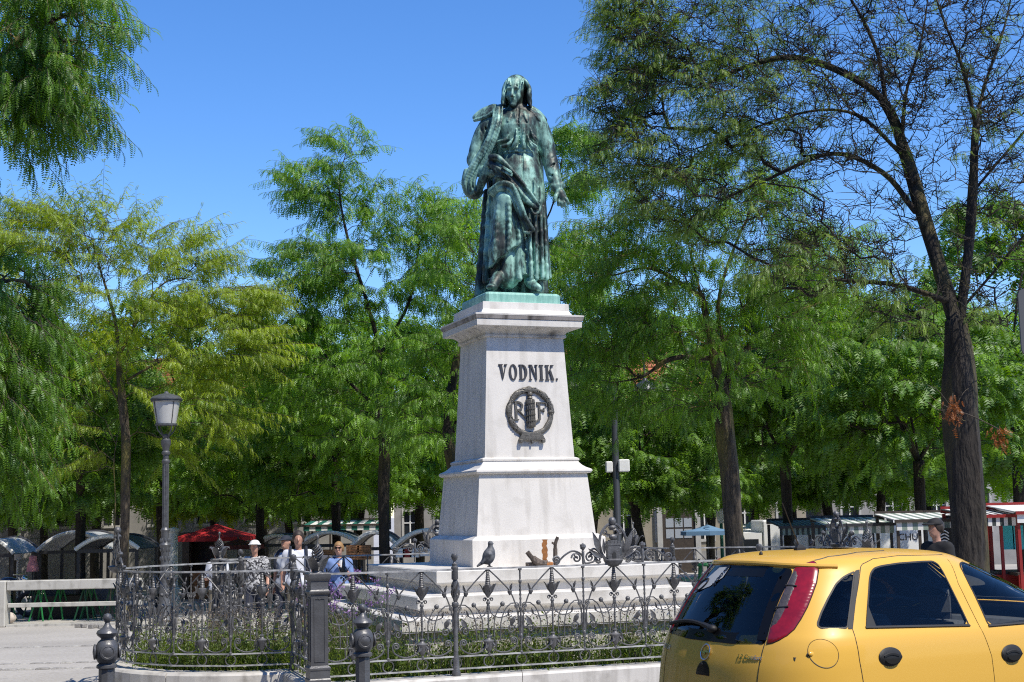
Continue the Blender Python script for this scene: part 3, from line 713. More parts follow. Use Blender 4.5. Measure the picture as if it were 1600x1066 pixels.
# second roll falling between the knees
ck.ribbon([S(232, 562, -.30), S(272, 536, -.385), S(312, 548, -.405), S(342, 605, -.40), S(366, 665, -.385), S(390, 716, -.37)], [.05, .06, .065, .06, .055, .06], .030, .012, 40, face=(.1, -1, .1))
ck.chain([S(226, 566, -.30), S(270, 524, -.41), S(320, 534, -.43), S(352, 600, -.425), S(378, 668, -.41), S(408, 718, -.39)], [.022, .028, .030, .026, .024, .026], .010, sub=6)
ck.chain([S(240, 580, -.33), S(280, 552, -.425), S(312, 570, -.43), S(334, 625, -.425), S(356, 685, -.41), S(376, 726, -.39)], [.010, .013, .014, .014, .014, .016], .008, '-', sub=6)
ck.chain([S(372, 728, -.38), S(392, 730, -.39), S(412, 716, -.38)], [.018, .018, .016], .008, sub=3)
ck.ell(S(262, 560, -.28), (.09, .07, .08), .04)
link('cloak', ck.mesh('cloak', M_verd), stat)
gb = MB(); gb.cbox((0, 0, 0), (.16, .025, .045), .006, ry=R(28)); gb.cbox((.0, -.02, .03), (.14, .02, .03), .006, ry=R(34))
gb.build('gloves', M_verd, stat, loc=S(298, 478, -.43))
bt = MB()
for i in range(5): bt.ell(S(376 + i*.5, 700 + i*50, -.345 - i*.004), (.011, .011, .011), 8, 6)
for i in range(6): bt.ell(S(349, 278 + i*16, -.226), (.008, .008, .008), 8, 6)
tag(bt.build('button', M_verd, stat, smooth=True), kind='stuff')
# ================================================================== kerb wall, planting bed, iron fence
M_conc = stone_mat('kerb_concrete', (.56, .54, .51), (.34, .32, .30), .45, .55)
M_soil = mat('soil', (.055, .04, .03), .95, var=.5, scale=9, bump=.8, bscale=50)
M_iron = mat('wrought_iron', (.15, .15, .155), .42, .3, col2=(.07, .07, .075), scale=12, bump=.25, bscale=70, contrast=(.3, .6))
M_post = mat('painted_iron_post', (.12, .122, .13), .40, .3, col2=(.085, .085, .09), scale=6, bump=.15, bscale=60)
M_railp = mat('sun_pale_rail', (.52, .52, .52), .45, .2, col2=(.2, .2, .205), scale=9)  # paler tone paints in the sun's reflection on the rails
HF, VF, RB = 3.01, 2.95, 1.60 
BO = -.05      # bay centre beyond the corner line

FEN = MON + UX*-.055
      # half front length, half depth, bay radius
def E2W(u, v, z=0.0): return FEN + UX*u + VY*v + Vector((0, 0, z))
def left_path(off=0.0, n=32):
    """fence line from the front left corner round the left bay to the back left corner, in enclosure coordinates"""
    P = [(-HF + 0, -VF - off)]
    P += [(-HF - BO, -RB - off*1.0)]
    r = RB + off
    for i in range(1, n + 1):
        a = -math.pi/2 - math.pi*i/n
        P.append((-HF - BO + r*math.cos(a), r*math.sin(a)))
    P += [(-HF, VF + off)]
    return P
def enclosure(off):
    Lp = left_path(off); Lp[0] = (-HF - off, -VF - off); Lp[-1] = (-HF - off, VF + off)
    Lp[1] = (-HF - BO - off, -RB - off)
    Rp = [(-u, -v) for u, v in Lp]
    return Lp + Rp
out = enclosure(.13); inn = enclosure(-.19); n = len(out)
wall = thing('kerb_wall', 'low pale concrete kerb wall with rounded bays round the monument bed', 'low wall', FEN, MROT)
# the wall is cast in lengths with open joints
cum = [0.0]
for i in range(n): cum.append(cum[-1] + math.dist(out[i], out[(i+1) % n]))
def lerp2(P, i, t): a, b = P[i], P[(i+1) % len(P)]; return (a[0] + (b[0]-a[0])*t, a[1] + (b[1]-a[1])*t)
def stone(A, Bq):
    m = MB(); top = .18; rings = []
    def sh(p, q, e): return (p[0] + (q[0]-p[0])*e, p[1] + (q[1]-p[1])*e)
    for p, q in zip(A, Bq):
        rings.append([(*p, -.25), (*p, top-.022), (*sh(p, q, .06), top), (*sh(q, p, .06), top), (*q, top-.022), (*q, -.25)])
    m.loft(rings, True, True); m.build('kerb_stone', M_conc, wall)
i = 0
while i < n:
    seglen = cum[i+1] - cum[i]; g0 = .003
    if seglen > .8:
        k = max(1, round(seglen / 1.9))
        for j in range(k):
            t0, t1 = j/k + g0/seglen, (j+1)/k - g0/seglen
            stone([lerp2(out, i, t0), lerp2(out, i, t1)], [lerp2(inn, i, t0), lerp2(inn, i, t1)])
        i += 1
    else:
        e = i
        while e < n and cum[e+1] - cum[e] <= .8 and e - i < 8: e += 1
        A = [lerp2(out, i, g0/seglen)] + [out[j % n] for j in range(i+1, e)] + [lerp2(out, e-1, 1 - g0/seglen)]
        Bq = [lerp2(inn, i, g0/seglen)] + [inn[j % n] for j in range(i+1, e)] + [lerp2(inn, e-1, 1 - g0/seglen)]
        stone(A, Bq); i = e
sm = MB(); ip = enclosure(-.17); sm.add([(*p, .12) for p in ip] , [tuple(range(len(ip)))])
so = sm.build('soil', M_soil); so.location = FEN; so.rotation_euler = (0, 0, MROT); tag(so, 'dark bare soil of the planting bed inside the kerb wall', kind='structure')

# ---- one bay of scrollwork, w = .66, drawn in the plane y = 0, top rail at z = 0
BW = .66
def spiral(cx, cz, r, a0, turns, sgn=1, n=22, r1=.006):
    return [(cx + (r + (r1-r)*t)*math.cos(a0 + sgn*2*math.pi*turns*t), 0, cz + (r + (r1-r)*t)*math.sin(a0 + sgn*2*math.pi*turns*t)) for t in np.linspace(0, 1, n)]
def leaf_shape(m, p, d, L=.06, w=.02, curl=.02, s=1):
    """a hammered leaf: folded blade from p along d (x,z), curling out of the plane"""
    d = Vector((d[0], 0, d[1])).normalized(); q = Vector((-d.z, 0, d.x)); P = Vector(p); y = Vector((0, -1, 0))
    rows = []
    for t, ww, c in ((0, .25, 0), (.25, .9, .4), (.5, 1, .7), (.75, .6, .6), (1, .05, 0)):
        c0 = P + d*(L*t) + q*(s*.012*math.sin(t*3)) + y*(curl*c)
        rows.append([tuple(c0 - q*w*ww + y*.008), tuple(c0), tuple(c0 + q*w*ww + y*.008), tuple(c0 + y*-.004)])
    m.loft(rows, True, True)
def bay_scroll():
    m = MB(); r = .0075
    for s in (-1, 1):
        def X(p): return [(s*x, 0, z) for x, z in p]
        def cv(p, n=6): return curve_pts(X(p), n)
        m.tube(cv([(.004, -.012), (.10, -.10), (.217, -.225), (.27, -.335), (.302, -.45), (.319, -.60), (.322, -.70)]), r, 5)
        m.tube(cv([(.322, -.70), (.300, -.52), (.31, -.42)]), r*.8, 4)
        # bud and leaf on the arch
        m.lathe([(.006, -.035), (.022, -.01), (.024, .008), (.012, .018)], 8, (s*.222, 0, -.235))
        leaf_shape(m, (s*.226, 0, -.225), (s*.02, .06), .075, .014, .02)
        sp = [(s*x, y, z) for x, y, z in spiral(.288, -.372, .028, math.pi*.5, 1.5, -1)]
        m.tube(cv([(.12, -.69), (.122, -.60), (.131, -.507), (.174, -.40), (.231, -.348)], 6) + sp, r*.85, 5)
        # ball on a stalk
        m.ell((s*.145, 0, -.350), (.024, .024, .024), 10, 8); m.tube(cv([(.057, -.635), (.06, -.507), (.088, -.427), (.132, -.365)]), r*.8, 5)
        m.lathe([(.004, -.02), (.012, 0), (.004, .02)], 6, (s*.057, 0, -.645))
        # low wide arc from the centre
        m.tube(cv([(.006, -.345), (.03, -.434), (.103, -.478), (.174, -.467), (.207, -.45)]), r*.8, 5)
        leaf_shape(m, (s*.200, 0, -.455), (s*.015, .05), .06, .013, .018)
        # curled leaf and double spiral
        leaf_shape(m, (s*.222, 0, -.555), (s*.03, .05), .10, .026, .035)
        sp = [(s*x, y, z) for x, y, z in spiral(.232, -.592, .042, math.pi*.1, 1.7, 1)]
        m.tube(cv([(.318, -.47), (.312, -.54), (.295, -.575), (.274, -.588)]) + sp, r, 5)
        sp = [(s*x, y, z) for x, y, z in spiral(.252, -.702, .034, 0, 1.6, 1)]
        m.tube(list(reversed(sp)) + cv([(.288, -.72), (.27, -.765), (.2025, -.803), (.13, -.808), (.06, -.778), (.02, -.72)]), r, 5)
        m.tube(X([(.03, -.587), (.205, -.587)]), r*.6, 4); m.tube(X([(.06, -.70), (.17, -.69)]), r*.6, 4)
        m.tube(cv([(.036, -.80), (.07, -.77), (.075, -.71), (.045, -.67)]), r*.8, 4)
        # little scroll pair below the tulip
        m.tube([(s*x, y, z) for x, y, z in spiral(.034, -.302, .020, math.pi, 1.3, -1, 14)], r*.75, 4)
    # centre stem
    m.tube([(0, 0, -.30), (0, 0, -.36)], .012, 6)
    pr = []
    for i in range(25):
        z = -.36 - .27*i/24; pr.append((.007 + .0045*(i % 2), z))
    m.lathe(list(reversed(pr)), 6)
    m.tube([(0, 0, -.62), (0, 0, -.81)], .008, 6)
    m.cbox((0, 0, -.333), (.034, .03, .03), .006)
    return m
def tulip_mb():
    m = MB(); pr = []
    for i in range(19):
        t = i/18; pr.append((.010 + .016*t + .0045*(i % 2), -.012 - .155*t))
    m.lathe(list(reversed(pr)), 8)
    m.lathe([(.012, -.285), (.018, -.27), (.042, -.235), (.050, -.21), (.047, -.175), (.028, -.165)], 10)
    for k in range(5):
        a = 2*math.pi*k/5 + (math.pi if k == 0 else 0) ; a = [0, math.pi, 1.25, 4.2, 5.2][k]
        c, s_ = math.cos(a), math.sin(a); rows = []
        for t, rr, z, w in ((0, .040, -.235, .018), (.35, .052, -.205, .026), (.65, .066, -.175, .022), (.85, .084, -.152, .014), (1, .100, -.155, .003)):
            p = Vector((c*rr, s_*rr, z)); q = Vector((-s_, c, 0))*w; o = Vector((c, s_, 0))*.006
            rows.append([tuple(p - q), tuple(p + o), tuple(p + q), tuple(p - o)])
        m.loft(rows, True, True)
    return m
def bell_mb():
    m = MB(); m.lathe([(.012, -.80), (.03, -.775), (.036, -.74), (.052, -.705), (.056, -.695), (.022, -.675), (.018, -.66), (.024, -.65), (.012, -.64)], 10)
    for k in range(4):
        a = math.pi/4 + k*math.pi/2; leaf_shape(m, (.04*math.cos(a), .04*math.sin(a), -.70), (math.cos(a)*.3, -.5), .07, .016, .01)
    return m
def rail_mb(z, h, d): return MB().box(-BW/2, BW/2, -d/2, d/2, z - h/2, z + h/2)
def bar_mb():
    m = MB(); pr = [(.009, -.835)]
    for i in range(40):
        z = -.82 + .80*i/39; pr.append((.0085 + (.004 if (i % 2) and (5 < i < 35) else 0), z))
    pr.append((.010, -.006)); m.lathe(pr, 6)
    for z in (-.14, -.40, -.66): m.lathe([(.009, z-.02), (.017, z-.01), (.017, z+.01), (.009, z+.02)], 8)
    m.lathe([(.01, -.035), (.02, -.03), (.02, -.01), (.012, -.006)], 8)
    return m
def ring_mb():
    m = MB(); m.tube([(.052*math.cos(t), 0, -.884 + .052*math.sin(t)) for t in np.linspace(0, 2*math.pi, 23)], .0065, 5); m.lathe([(.006, -.832), (.016, -.828), (.016, -.81), (.006, -.80)], 8); return m
FZ = 1.185
fence = thing('iron_fence', 'ornate grey wrought iron fence with tulips and scrolls round the monument bed', 'fence', FEN, MROT)
ms = bay_scroll().mesh('fence_panel', M_iron, True, R(50)); mt_ = tulip_mb().mesh('tulip', M_iron, True, R(50)); mb_ = bell_mb().mesh('bell_flower', M_iron, True, R(50))
mr = [rail_mb(-.006, .018, .036).mesh('top_rail', M_railp), rail_mb(-.826, .014, .022).mesh('lower_rail', M_railp), rail_mb(-.942, .014, .022).mesh('bottom_rail', M_railp)]
mbar = bar_mb().mesh('twisted_bar', M_iron, True, R(40)); mring = ring_mb().mesh('ring', M_iron, True, R(40))
def put_bay(a, b, bar=True):
    """one bay between enclosure points a, b"""
    ax, ay = a; bx, by = b; L = math.dist(a, b); ang = math.atan2(by-ay, bx-ax)
    p = link('fence_panel', ms, fence, ((ax+bx)/2, (ay+by)/2, FZ), (0, 0, ang)); p.scale = (L/BW, 1, 1)
    for nm, me in (('tulip', mt_), ('bell_flower', mb_)):
        o = link(nm, me, p)
    for nm, me in zip(('top_rail', 'lower_rail', 'bottom_rail'), mr): link(nm, me, p)
    link('ring', mring, p); link('ring', mring, p, (BW/2, 0, 0))
    if bar: link('twisted_bar', mbar, p, (BW/2, 0, 0))
def divide(a, b, k): return [(a[0] + (b[0]-a[0])*i/k, a[1] + (b[1]-a[1])*i/k) for i in range(k+1)]
def run(pts, skipbar=()):
    for i in range(len(pts)-1): put_bay(pts[i], pts[i+1], i not in skipbar)
front = divide((-HF, -VF), (HF, -VF), 9); run(front, (1, 6))
back = divide((HF, VF), (-HF, VF), 9); run(back, (1, 6))
for sg in (1, -1):
    T = lambda p: (p[0]*sg, p[1]*sg)
    run([T(p) for p in divide((-HF, -VF), (-HF - BO, -RB), 2)], (1,))
    arcp = [(-HF - BO + RB*math.cos(-math.pi/2 - math.pi*i/8), RB*math.sin(-math.pi/2 - math.pi*i/8)) for i in range(9)]
    run([T(p) for p in arcp], (7,))
    run([T(p) for p in divide((-HF - BO, RB), (-HF, VF), 2)], (1,))
# round ornate posts between bays
def post_mb():
    m = MB(); z0 = .18 - FZ
    m.lathe([(.045, z0), (.045, z0+.03), (.034, z0+.06), (.034, z0+.16), (.028, z0+.18), (.024, z0+.20), (.022, -.36), (.032, -.35), (.036, -.33), (.026, -.31)], 10)
    m.lathe([(.012, -.31), (.02, -.30), (.02, -.10), (.014, -.09)], 8)
    for k in range(4):      # basket twist
        m.tube([(.004 + .036*math.sin(math.pi*t)*math.cos(2*math.pi*(k/4 + t*.6)), .036*math.sin(math.pi*t)*math.sin(2*math.pi*(k/4 + t*.6)), -.315 + .225*t) for t in np.linspace(0, 1, 10)], .013, 5)
    m.lathe([(.03, -.10), (.034, -.09), (.032, -.005), (.036, .0), (.036, .018), (.026, .026), (.026, .05), (.014, .062), (.012, .075), (.03, .098), (.034, .12), (.026, .145), (.0, .155)], 10)
    return m
pm = post_mb().mesh('post', M_iron, True, R(40))
def corner(u, v): return (u, v, FZ)
pts_post = [front[2], front[7], back[2], back[7]]
for sg in (1, -1): pts_post += [(sg*(-HF - BO), sg*-RB), (sg*(-HF - BO), sg*RB)]
for p in pts_post: link('post', pm, fence, (p[0], p[1], FZ))
# square corner pillars with leaf and cage finials
def pillar_mb():
    m = MB(); z0 = .18 - FZ
    m.square([(.10, z0), (.10, z0+.05), (.092, z0+.06), (.092, z0+.13), (.10, z0+.14), (.10, z0+.155), (.080, z0+.175)])
    m.square([(.080, z0+.17), (.080, -.185)])
    m.square([(.080, -.19), (.096, -.175), (.098, -.16), (.086, -.15), (.082, -.14), (.082, -.065), (.096, -.05), (.102, -.03), (.102, .0), (.09, .012)])
    return m
def pillar_panel_mb():
    m = MB()
    for k in range(4):
        m.M = Matrix.Rotation(k*math.pi/2, 4, 'Z'); z0 = .18 - FZ
        for (x0, x1, a, b) in ((-.052, -.044, z0+.21, -.22), (.044, .052, z0+.21, -.22), (-.044, .044, z0+.21, z0+.218), (-.044, .044, -.228, -.22)): m.box(x0, x1, -.086, -.0795, a, b)
        m.tube([(.016*math.cos(t), -.082, -.212 + .016*math.sin(t)) for t in np.linspace(math.pi, 2*math.pi, 9)], .006, 4)
    return m
def cage_mb():
    m = MB()
    m.lathe([(.05, .01), (.04, .04), (.022, .06), (.03, .09), (.02, .11)], 10)
    for k in range(4):
        a = math.pi/4 + k*math.pi/2; c, s_ = math.cos(a), math.sin(a); rows = []
        for rr, z, w in ((.03, .015, .03), (.06, .07, .05), (.09, .13, .045), (.14, .165, .028), (.165, .14, .004)):
            p = Vector((c*rr, s_*rr, z)); q = Vector((-s_, c, 0))*w; o = Vector((c, s_, -.4))*.008
            rows.append([tuple(p - q), tuple(p + o), tuple(p + q), tuple(p - o)])
        m.loft(rows)
    for k in range(8):
        m.tube([((.012 + .04*math.sin(math.pi*t**.8))*math.cos(2*math.pi*(k/8 + t*.7)), (.012 + .04*math.sin(math.pi*t**.8))*math.sin(2*math.pi*(k/8 + t*.7)), .12 + .15*t) for t in np.linspace(0, 1, 10)], .0055, 4)
    m.lathe([(.014, .10), (.018, .12), (.006, .13)], 8); m.lathe([(.012, .265), (.008, .28), (.007, .32), (.016, .335), (.016, .35), (.0, .365)], 8)
    return m
pmm = pillar_mb().mesh('pillar', M_post, True, R(30)); pmp = pillar_panel_mb().mesh('pillar_panel', M_post); pmc = cage_mb().mesh('cage_finial', M_iron, True, R(50))
for u, v in ((-HF, -VF), (HF, -VF), (-HF, VF), (HF, VF)):
    p = link('pillar', pmm, fence, (u, v, FZ)); link('pillar_panel', pmp, p); link('cage_finial', pmc, p)
# coat of arms crest on the middle of each side
def crest_mb():
    m = MB(); r = .010
    for s in (-1, 1):
        def cv(p, n=6): return curve_pts([(s*x, 0, z) for x, z in p], n)
        # running scrolls
        m.tube(cv([(.62, .012), (.58, .05), (.52, .10), (.44, .135), (.36, .11), (.325, .06), (.31, .012)]), r, 5)
        m.tube([(s*x, y, z) for x, y, z in spiral(.40, .065, .055, 0, 1.6, 1)], r, 5); leaf_shape(m, (s*.40, 0, .065), (s*.02, .03), .045, .015, .02)
        m.tube([(s*x, y, z) for x, y, z in spiral(.255, .07, .055, math.pi, 1.6, -1)], r, 5); leaf_shape(m, (s*.255, 0, .07), (s*-.02, .03), .045, .015, .02)
        m.tube(cv([(.31, .012), (.27, .012), (.21, .03), (.20, .08), (.25, .125), (.20, .15), (.12, .08), (.085, .02)]), r, 5)
        m.tube([(s*x, y, z) for x, y, z in spiral(.62, .055, .045, -math.pi/2, 1.7, -1)], r, 5)
        m.tube([(s*x, y, z) for x, y, z in spiral(.165, .045, .036, math.pi*1.2, 1.5, 1)], r, 5)
        m.lathe([(.012, .0), (.016, .13), (.010, .14), (.034, .175), (.03, .195), (.016, .20), (.0, .215)], 8, (s*.327, 0, .0))
        for dx, dz, L in ((.03, .05, .06), (-.03, .05, .05)): leaf_shape(m, (s*.327, 0, .15), (s*dx, dz), L, .018, .02)
        # tall feather leaves
        leaf_shape(m, (s*.13, 0, .10), (s*.08, .20), .235, .034, .03); m.tube(cv([(.09, .04), (.13, .10), (.20, .24)]), .008, 5)
        leaf_shape(m, (s*.12, 0, .06), (s*.14, .09), .18, .025, .03)
        # frame of the shield
        m.tube(cv([(.05, .02), (.115, .09), (.145, .20), (.125, .30), (.07, .37), (.02, .40)], 8), .014, 6, flat=.6)
        leaf_shape(m, (s*.10, -.01, .10), (s*.01, .2), .15, .02, .03)
        m.tube([(s*x, y, z) for x, y, z in spiral(.085, .31, .03, 0, 1.4, 1)], .008, 5)
    m.lathe([(.0, -.035), (.05, -.025), (.085, .005), (.10, .035), (.09, .045), (.06, .05)], 14)
    # castle tower with merlons and the creature above
    m.box(-.065, .065, -.03, .03, .045, .185); m.box(-.072, .072, -.034, .034, .18, .20)
    for x in (-.056, -.019, .019, .056): m.box(x-.012, x+.012, -.032, .032, .199, .222)
    m.box(-.04, .04, -.028, .028, .198, .235)
    return m
def crest_top_mb():
    m = MB()
    m.ell((0, -.01, .262), (.045, .03, .032), 10, 7); m.tube(curve_pts([(.02, -.01, .27), (.05, -.015, .30), (.03, -.02, .335), (.0, -.02, .33)], 5), [.016]*8 + [.013]*8, 6) if False else m.tube(curve_pts([(.02, -.01, .27), (.05, -.015, .30), (.03, -.02, .335), (.0, -.02, .33)], 5), .014, 6)
    leaf_shape(m, (.02, 0, .28), (.05, .05), .10, .022, .0); leaf_shape(m, (-.02, 0, .275), (-.06, .03), .07, .02, .0)
    m.lathe([(.03, .33), (.045, .36), (.03, .38), (.02, .385), (.038, .405), (.04, .43), (.028, .455), (.0, .465)], 10)
    return m
cm = crest_mb().mesh('crest', M_iron, True, R(40)); ct = crest_top_mb().mesh('crest_figure', M_iron, True, R(50))
door = MB(); door.poly([(-.018, .05), (.018, .05), (.018, .10), (0, .12), (-.018, .10)], -.006, off=-.03); dm = door.mesh('crest_gate', mat('black_iron', (.03, .03, .03), .5))
for u, v, a in ((0, -VF, 0), (0, VF, math.pi), (-HF - BO - RB, 0, -math.pi/2), (HF + BO + RB, 0, math.pi/2)):
    c = link('crest', cm, fence, (u, v, FZ), (0, 0, a)); link('crest_figure', ct, c); link('crest_gate', dm, c)

# ================================================================== planting
def blades(name, P, Hh, wid, lean, mats_, tint, seg=3, parent=None):
    """grass like stems as ribbons: P (n,3), Hh (n,)"""
    n = len(P); a = rng.uniform(0, 2*np.pi, n); d = np.stack([np.cos(a), np.sin(a), np.zeros(n)], 1); q = np.stack([-np.sin(a), np.cos(a), np.zeros(n)], 1)
    q2 = rng.uniform(0, 2*np.pi, n); q = np.stack([np.cos(q2), np.sin(q2), np.zeros(n)], 1)
    Vs = []
    for k in range(seg + 1):
        t = k/seg; c = P + d*(lean*Hh*t*t)[:, None] + np.array([0, 0, 1])*(Hh*t*(1 - .15*t*lean))[:, None]; w = wid*(1 - t*.85)
        Vs += [c - q*w[:, None], c + q*w[:, None]]
    V = np.stack(Vs, 1).reshape(-1, 3); m = 2*(seg+1); b = np.arange(n)[:, None]*m
    F = np.concatenate([np.stack([b[:, 0]+2*k, b[:, 0]+2*k+1, b[:, 0]+2*k+3, b[:, 0]+2*k+2], 1) for k in range(seg)])
    T = np.repeat(tint, m)
    return V, F, T
def merge(parts):
    V = []; F = []; T = []; o = 0
    for v, f, t in parts: V.append(v); F.append(f + o); T.append(t); o += len(v)
    return np.concatenate(V), np.concatenate(F), np.concatenate(T)
def leaf_bits(P, L, w, tint):
    """small leaf quads with random orientation"""
    n = len(P); d = rng.normal(size=(n, 3)); d[:, 2] = np.abs(d[:, 2])*.6 + .2; d /= np.linalg.norm(d, axis=1)[:, None]
    q = np.cross(d, rng.normal(size=(n, 3))); q /= np.linalg.norm(q, axis=1)[:, None]
    V = np.stack([P, P + d*(L*.5)[:, None] + q*(w)[:, None], P + d*L[:, None], P + d*(L*.5)[:, None] - q*w[:, None]], 1).reshape(-1, 3)
    b = np.arange(n)[:, None]*4; return V, np.concatenate([b, b+1, b+2, b+3], 1), np.repeat(tint, 4)
M_bed = leaf_mat('bed_leaf', (.055, .10, .012), (.17, .24, .03), .4)
M_dry = leaf_mat('dry_stalk', (.08, .06, .045), (.20, .16, .12), .2)
M_lav = leaf_mat('lavender_flower', (.20, .10, .28), (.42, .25, .50), .3)
def bed_points(n):
    out_ = []
    while len(out_) < n:
        k = n*3
        u = rng.uniform(-HF - BO - RB, HF + BO + RB, k); v = rng.uniform(-VF + .22, VF - .22, k)
        front = (np.abs(u) < HF - .15)
        bay = ((np.abs(u) - (HF + BO))**2 + v**2 < (RB - .25)**2) & (np.abs(u) > HF - .2)
        ok = (front | bay) & ~((np.abs(u) < 2.05) & (np.abs(v) < 2.05))
        # the seen sides carry most of the plants
        ok &= (v < .5) & ((v > -2.65) | (rng.random(k) < .8))
        ok |= (np.abs(u) < HF - .15) & (v > -2.7) & (v < -2.1) & (rng.random(k) < .5)
        ok &= (v < .5) | (u < -2.1) | (rng.random(k) < .3)
        for a, b in zip(u[ok], v[ok]): out_.append((a, b))
    return np.array(out_[:n])
clump = bed_points(1100); cs = rng.uniform(.5, 1.25, len(clump))
parts = []
idx = rng.integers(0, len(clump), 60000); off = rng.normal(0, .09, (len(idx), 2)); P = np.concatenate([clump[idx] + off, np.full((len(idx), 1), .12)], 1)
hh_ = cs[idx]*rng.uniform(.10, .46, len(idx)); P2 = P.copy(); P2[:, 2] += hh_*rng.random(len(idx))
parts.append(leaf_bits(P2, rng.uniform(.025, .06, len(idx)), rng.uniform(.006, .014, len(idx)), np.clip(rng.normal(.5, .22, len(idx)) + (cs[idx]-.9)*.5, 0, 1)))
idx = rng.integers(0, len(clump), 9000); P = np.concatenate([clump[idx] + rng.normal(0, .09, (len(idx), 2)), np.full((len(idx), 1), .12)], 1)
parts.append(blades('g', P, cs[idx]*rng.uniform(.2, .52, len(idx)), np.full(len(idx), .004), rng.uniform(.1, .6, len(idx)), None, np.clip(rng.normal(.55, .2, len(idx)), 0, 1)))
V, F, T = merge(parts)
pb = link('bed_plants', np_mesh('bed_plants', V, F, M_bed, attrs={'tint': ('POINT', T)})); pb.location = FEN; pb.rotation_euler = (0, 0, MROT); tag(pb, 'low green plants growing in the bed behind the iron fence', 'plants', kind='stuff')
sel = clump[(clump[:, 1] > -2.75)]
idx = rng.integers(0, len(sel), 3000); P = np.concatenate([sel[idx] + rng.normal(0, .08, (len(idx), 2)), np.full((len(idx), 1), .14)], 1)
hs_ = rng.uniform(.28, .62, len(idx)); ln = rng.uniform(.05, .45, len(idx))
v1 = blades('s', P, hs_, np.full(len(idx), .0028), ln, None, rng.random(len(idx)))
tips = v1[0].reshape(len(idx), -1, 3)[:, -1]
hd = np.repeat(tips, 4, 0) + rng.normal(0, .012, (len(idx)*4, 3))
v2 = leaf_bits(hd, rng.uniform(.015, .035, len(hd)), rng.uniform(.004, .008, len(hd)), rng.random(len(hd)))
V, F, T = merge([v1, v2]); pb = link('dry_lavender', np_mesh('dry_lavender', V, F, M_dry, attrs={'tint': ('POINT', T)})); pb.location = FEN; pb.rotation_euler = (0, 0, MROT); tag(pb, 'faded dry lavender stalks standing above the green bed', 'plants', kind='stuff')
k = 160; base = np.stack([rng.uniform(-2.9, -2.1, k), rng.uniform(-2.4, -1.5, k), np.full(k, .14)], 1)
v1 = blades('f', base, rng.uniform(.6, 1.0, k), np.full(k, .004), rng.uniform(.02, .25, k), None, rng.random(k)*.4)
tips = v1[0].reshape(k, -1, 3)[:, -1]; hd = np.repeat(tips[:40], 14, 0) + rng.normal(0, .022, (40*14, 3))
v2 = leaf_bits(hd, rng.uniform(.02, .04, len(hd)), rng.uniform(.006, .012, len(hd)), rng.random(len(hd)))
vb = thing('verbena', 'tall thin purple flowering verbena behind the square corner pillar', 'flower', FEN, MROT)
o = link('stem', np_mesh('stem', *v1[:2], M_bed, attrs={'tint': ('POINT', v1[2])}), vb); tag(o, kind='stuff')
o = link('flower', np_mesh('flower', *v2[:2], M_lav, attrs={'tint': ('POINT', v2[2])}), vb); tag(o, kind='stuff')

# ================================================================== bollards
def bollard_parts(t):
    m = MB()
    m.lathe([(.115, 0), (.115, .10), (.12, .12), (.105, .16), (.115, .19), (.12, .22), (.10, .26), (.085, .275)], 16)
    m.build('base', M_post, t, smooth=True)
    m = MB(); m.lathe([(.070, .26), (.062, .30), (.062, .56)], 8, rot=math.pi/8); m.lathe([(.062, .27), (.082, .28), (.082, .30), (.062, .315)], 16); m.lathe([(.062, .545), (.080, .555), (.080, .575), (.062, .59)], 16)
    m.build('shaft', M_post, t, smooth=True)
    m = MB(); m.lathe([(.055, .585), (.07, .60), (.092, .64), (.098, .68), (.092, .72), (.068, .76), (.05, .775), (.05, .785), (.075, .805), (.085, .825), (.075, .845), (.04, .865), (.024, .89), (.018, .905), (.022, .91), (.034, .93), (.036, .95), (.026, .97), (.0, .98)], 18)
    m.build('ball_head', M_post, t, smooth=True)
    for k in range(4):
        m = MB(); prof = [(.062, 0), (.06, .012), (.046, .016), (.042, .012), (.036, .014), (.02, .02), (.0, .022)]
        m.M = Matrix.Rotation(k*math.pi/2 + R(20), 4, 'Z') @ Matrix.Translation((0, -.088, .68)) @ Matrix.Rotation(math.pi/2, 4, 'X'); m.lathe(prof, 14)
        m.build('rosette', M_post, t, smooth=True)
def bollard(px, py_top, Y, label):
    p = W(px, py_top, Y); t = thing('bollard', label, 'bollard', (p.x, p.y, 0), 0, 'cast iron bollards along the kerb'); sc = p.z/.98; t.scale = (sc, sc, sc)
    bollard_parts(t); return t
bollard(566, 943, 11.9, 'dark cast iron bollard with round head in front of the straight front fence')
bollard(168, 958, 11.4, 'dark cast iron bollard with round head left of the rounded fence bay')
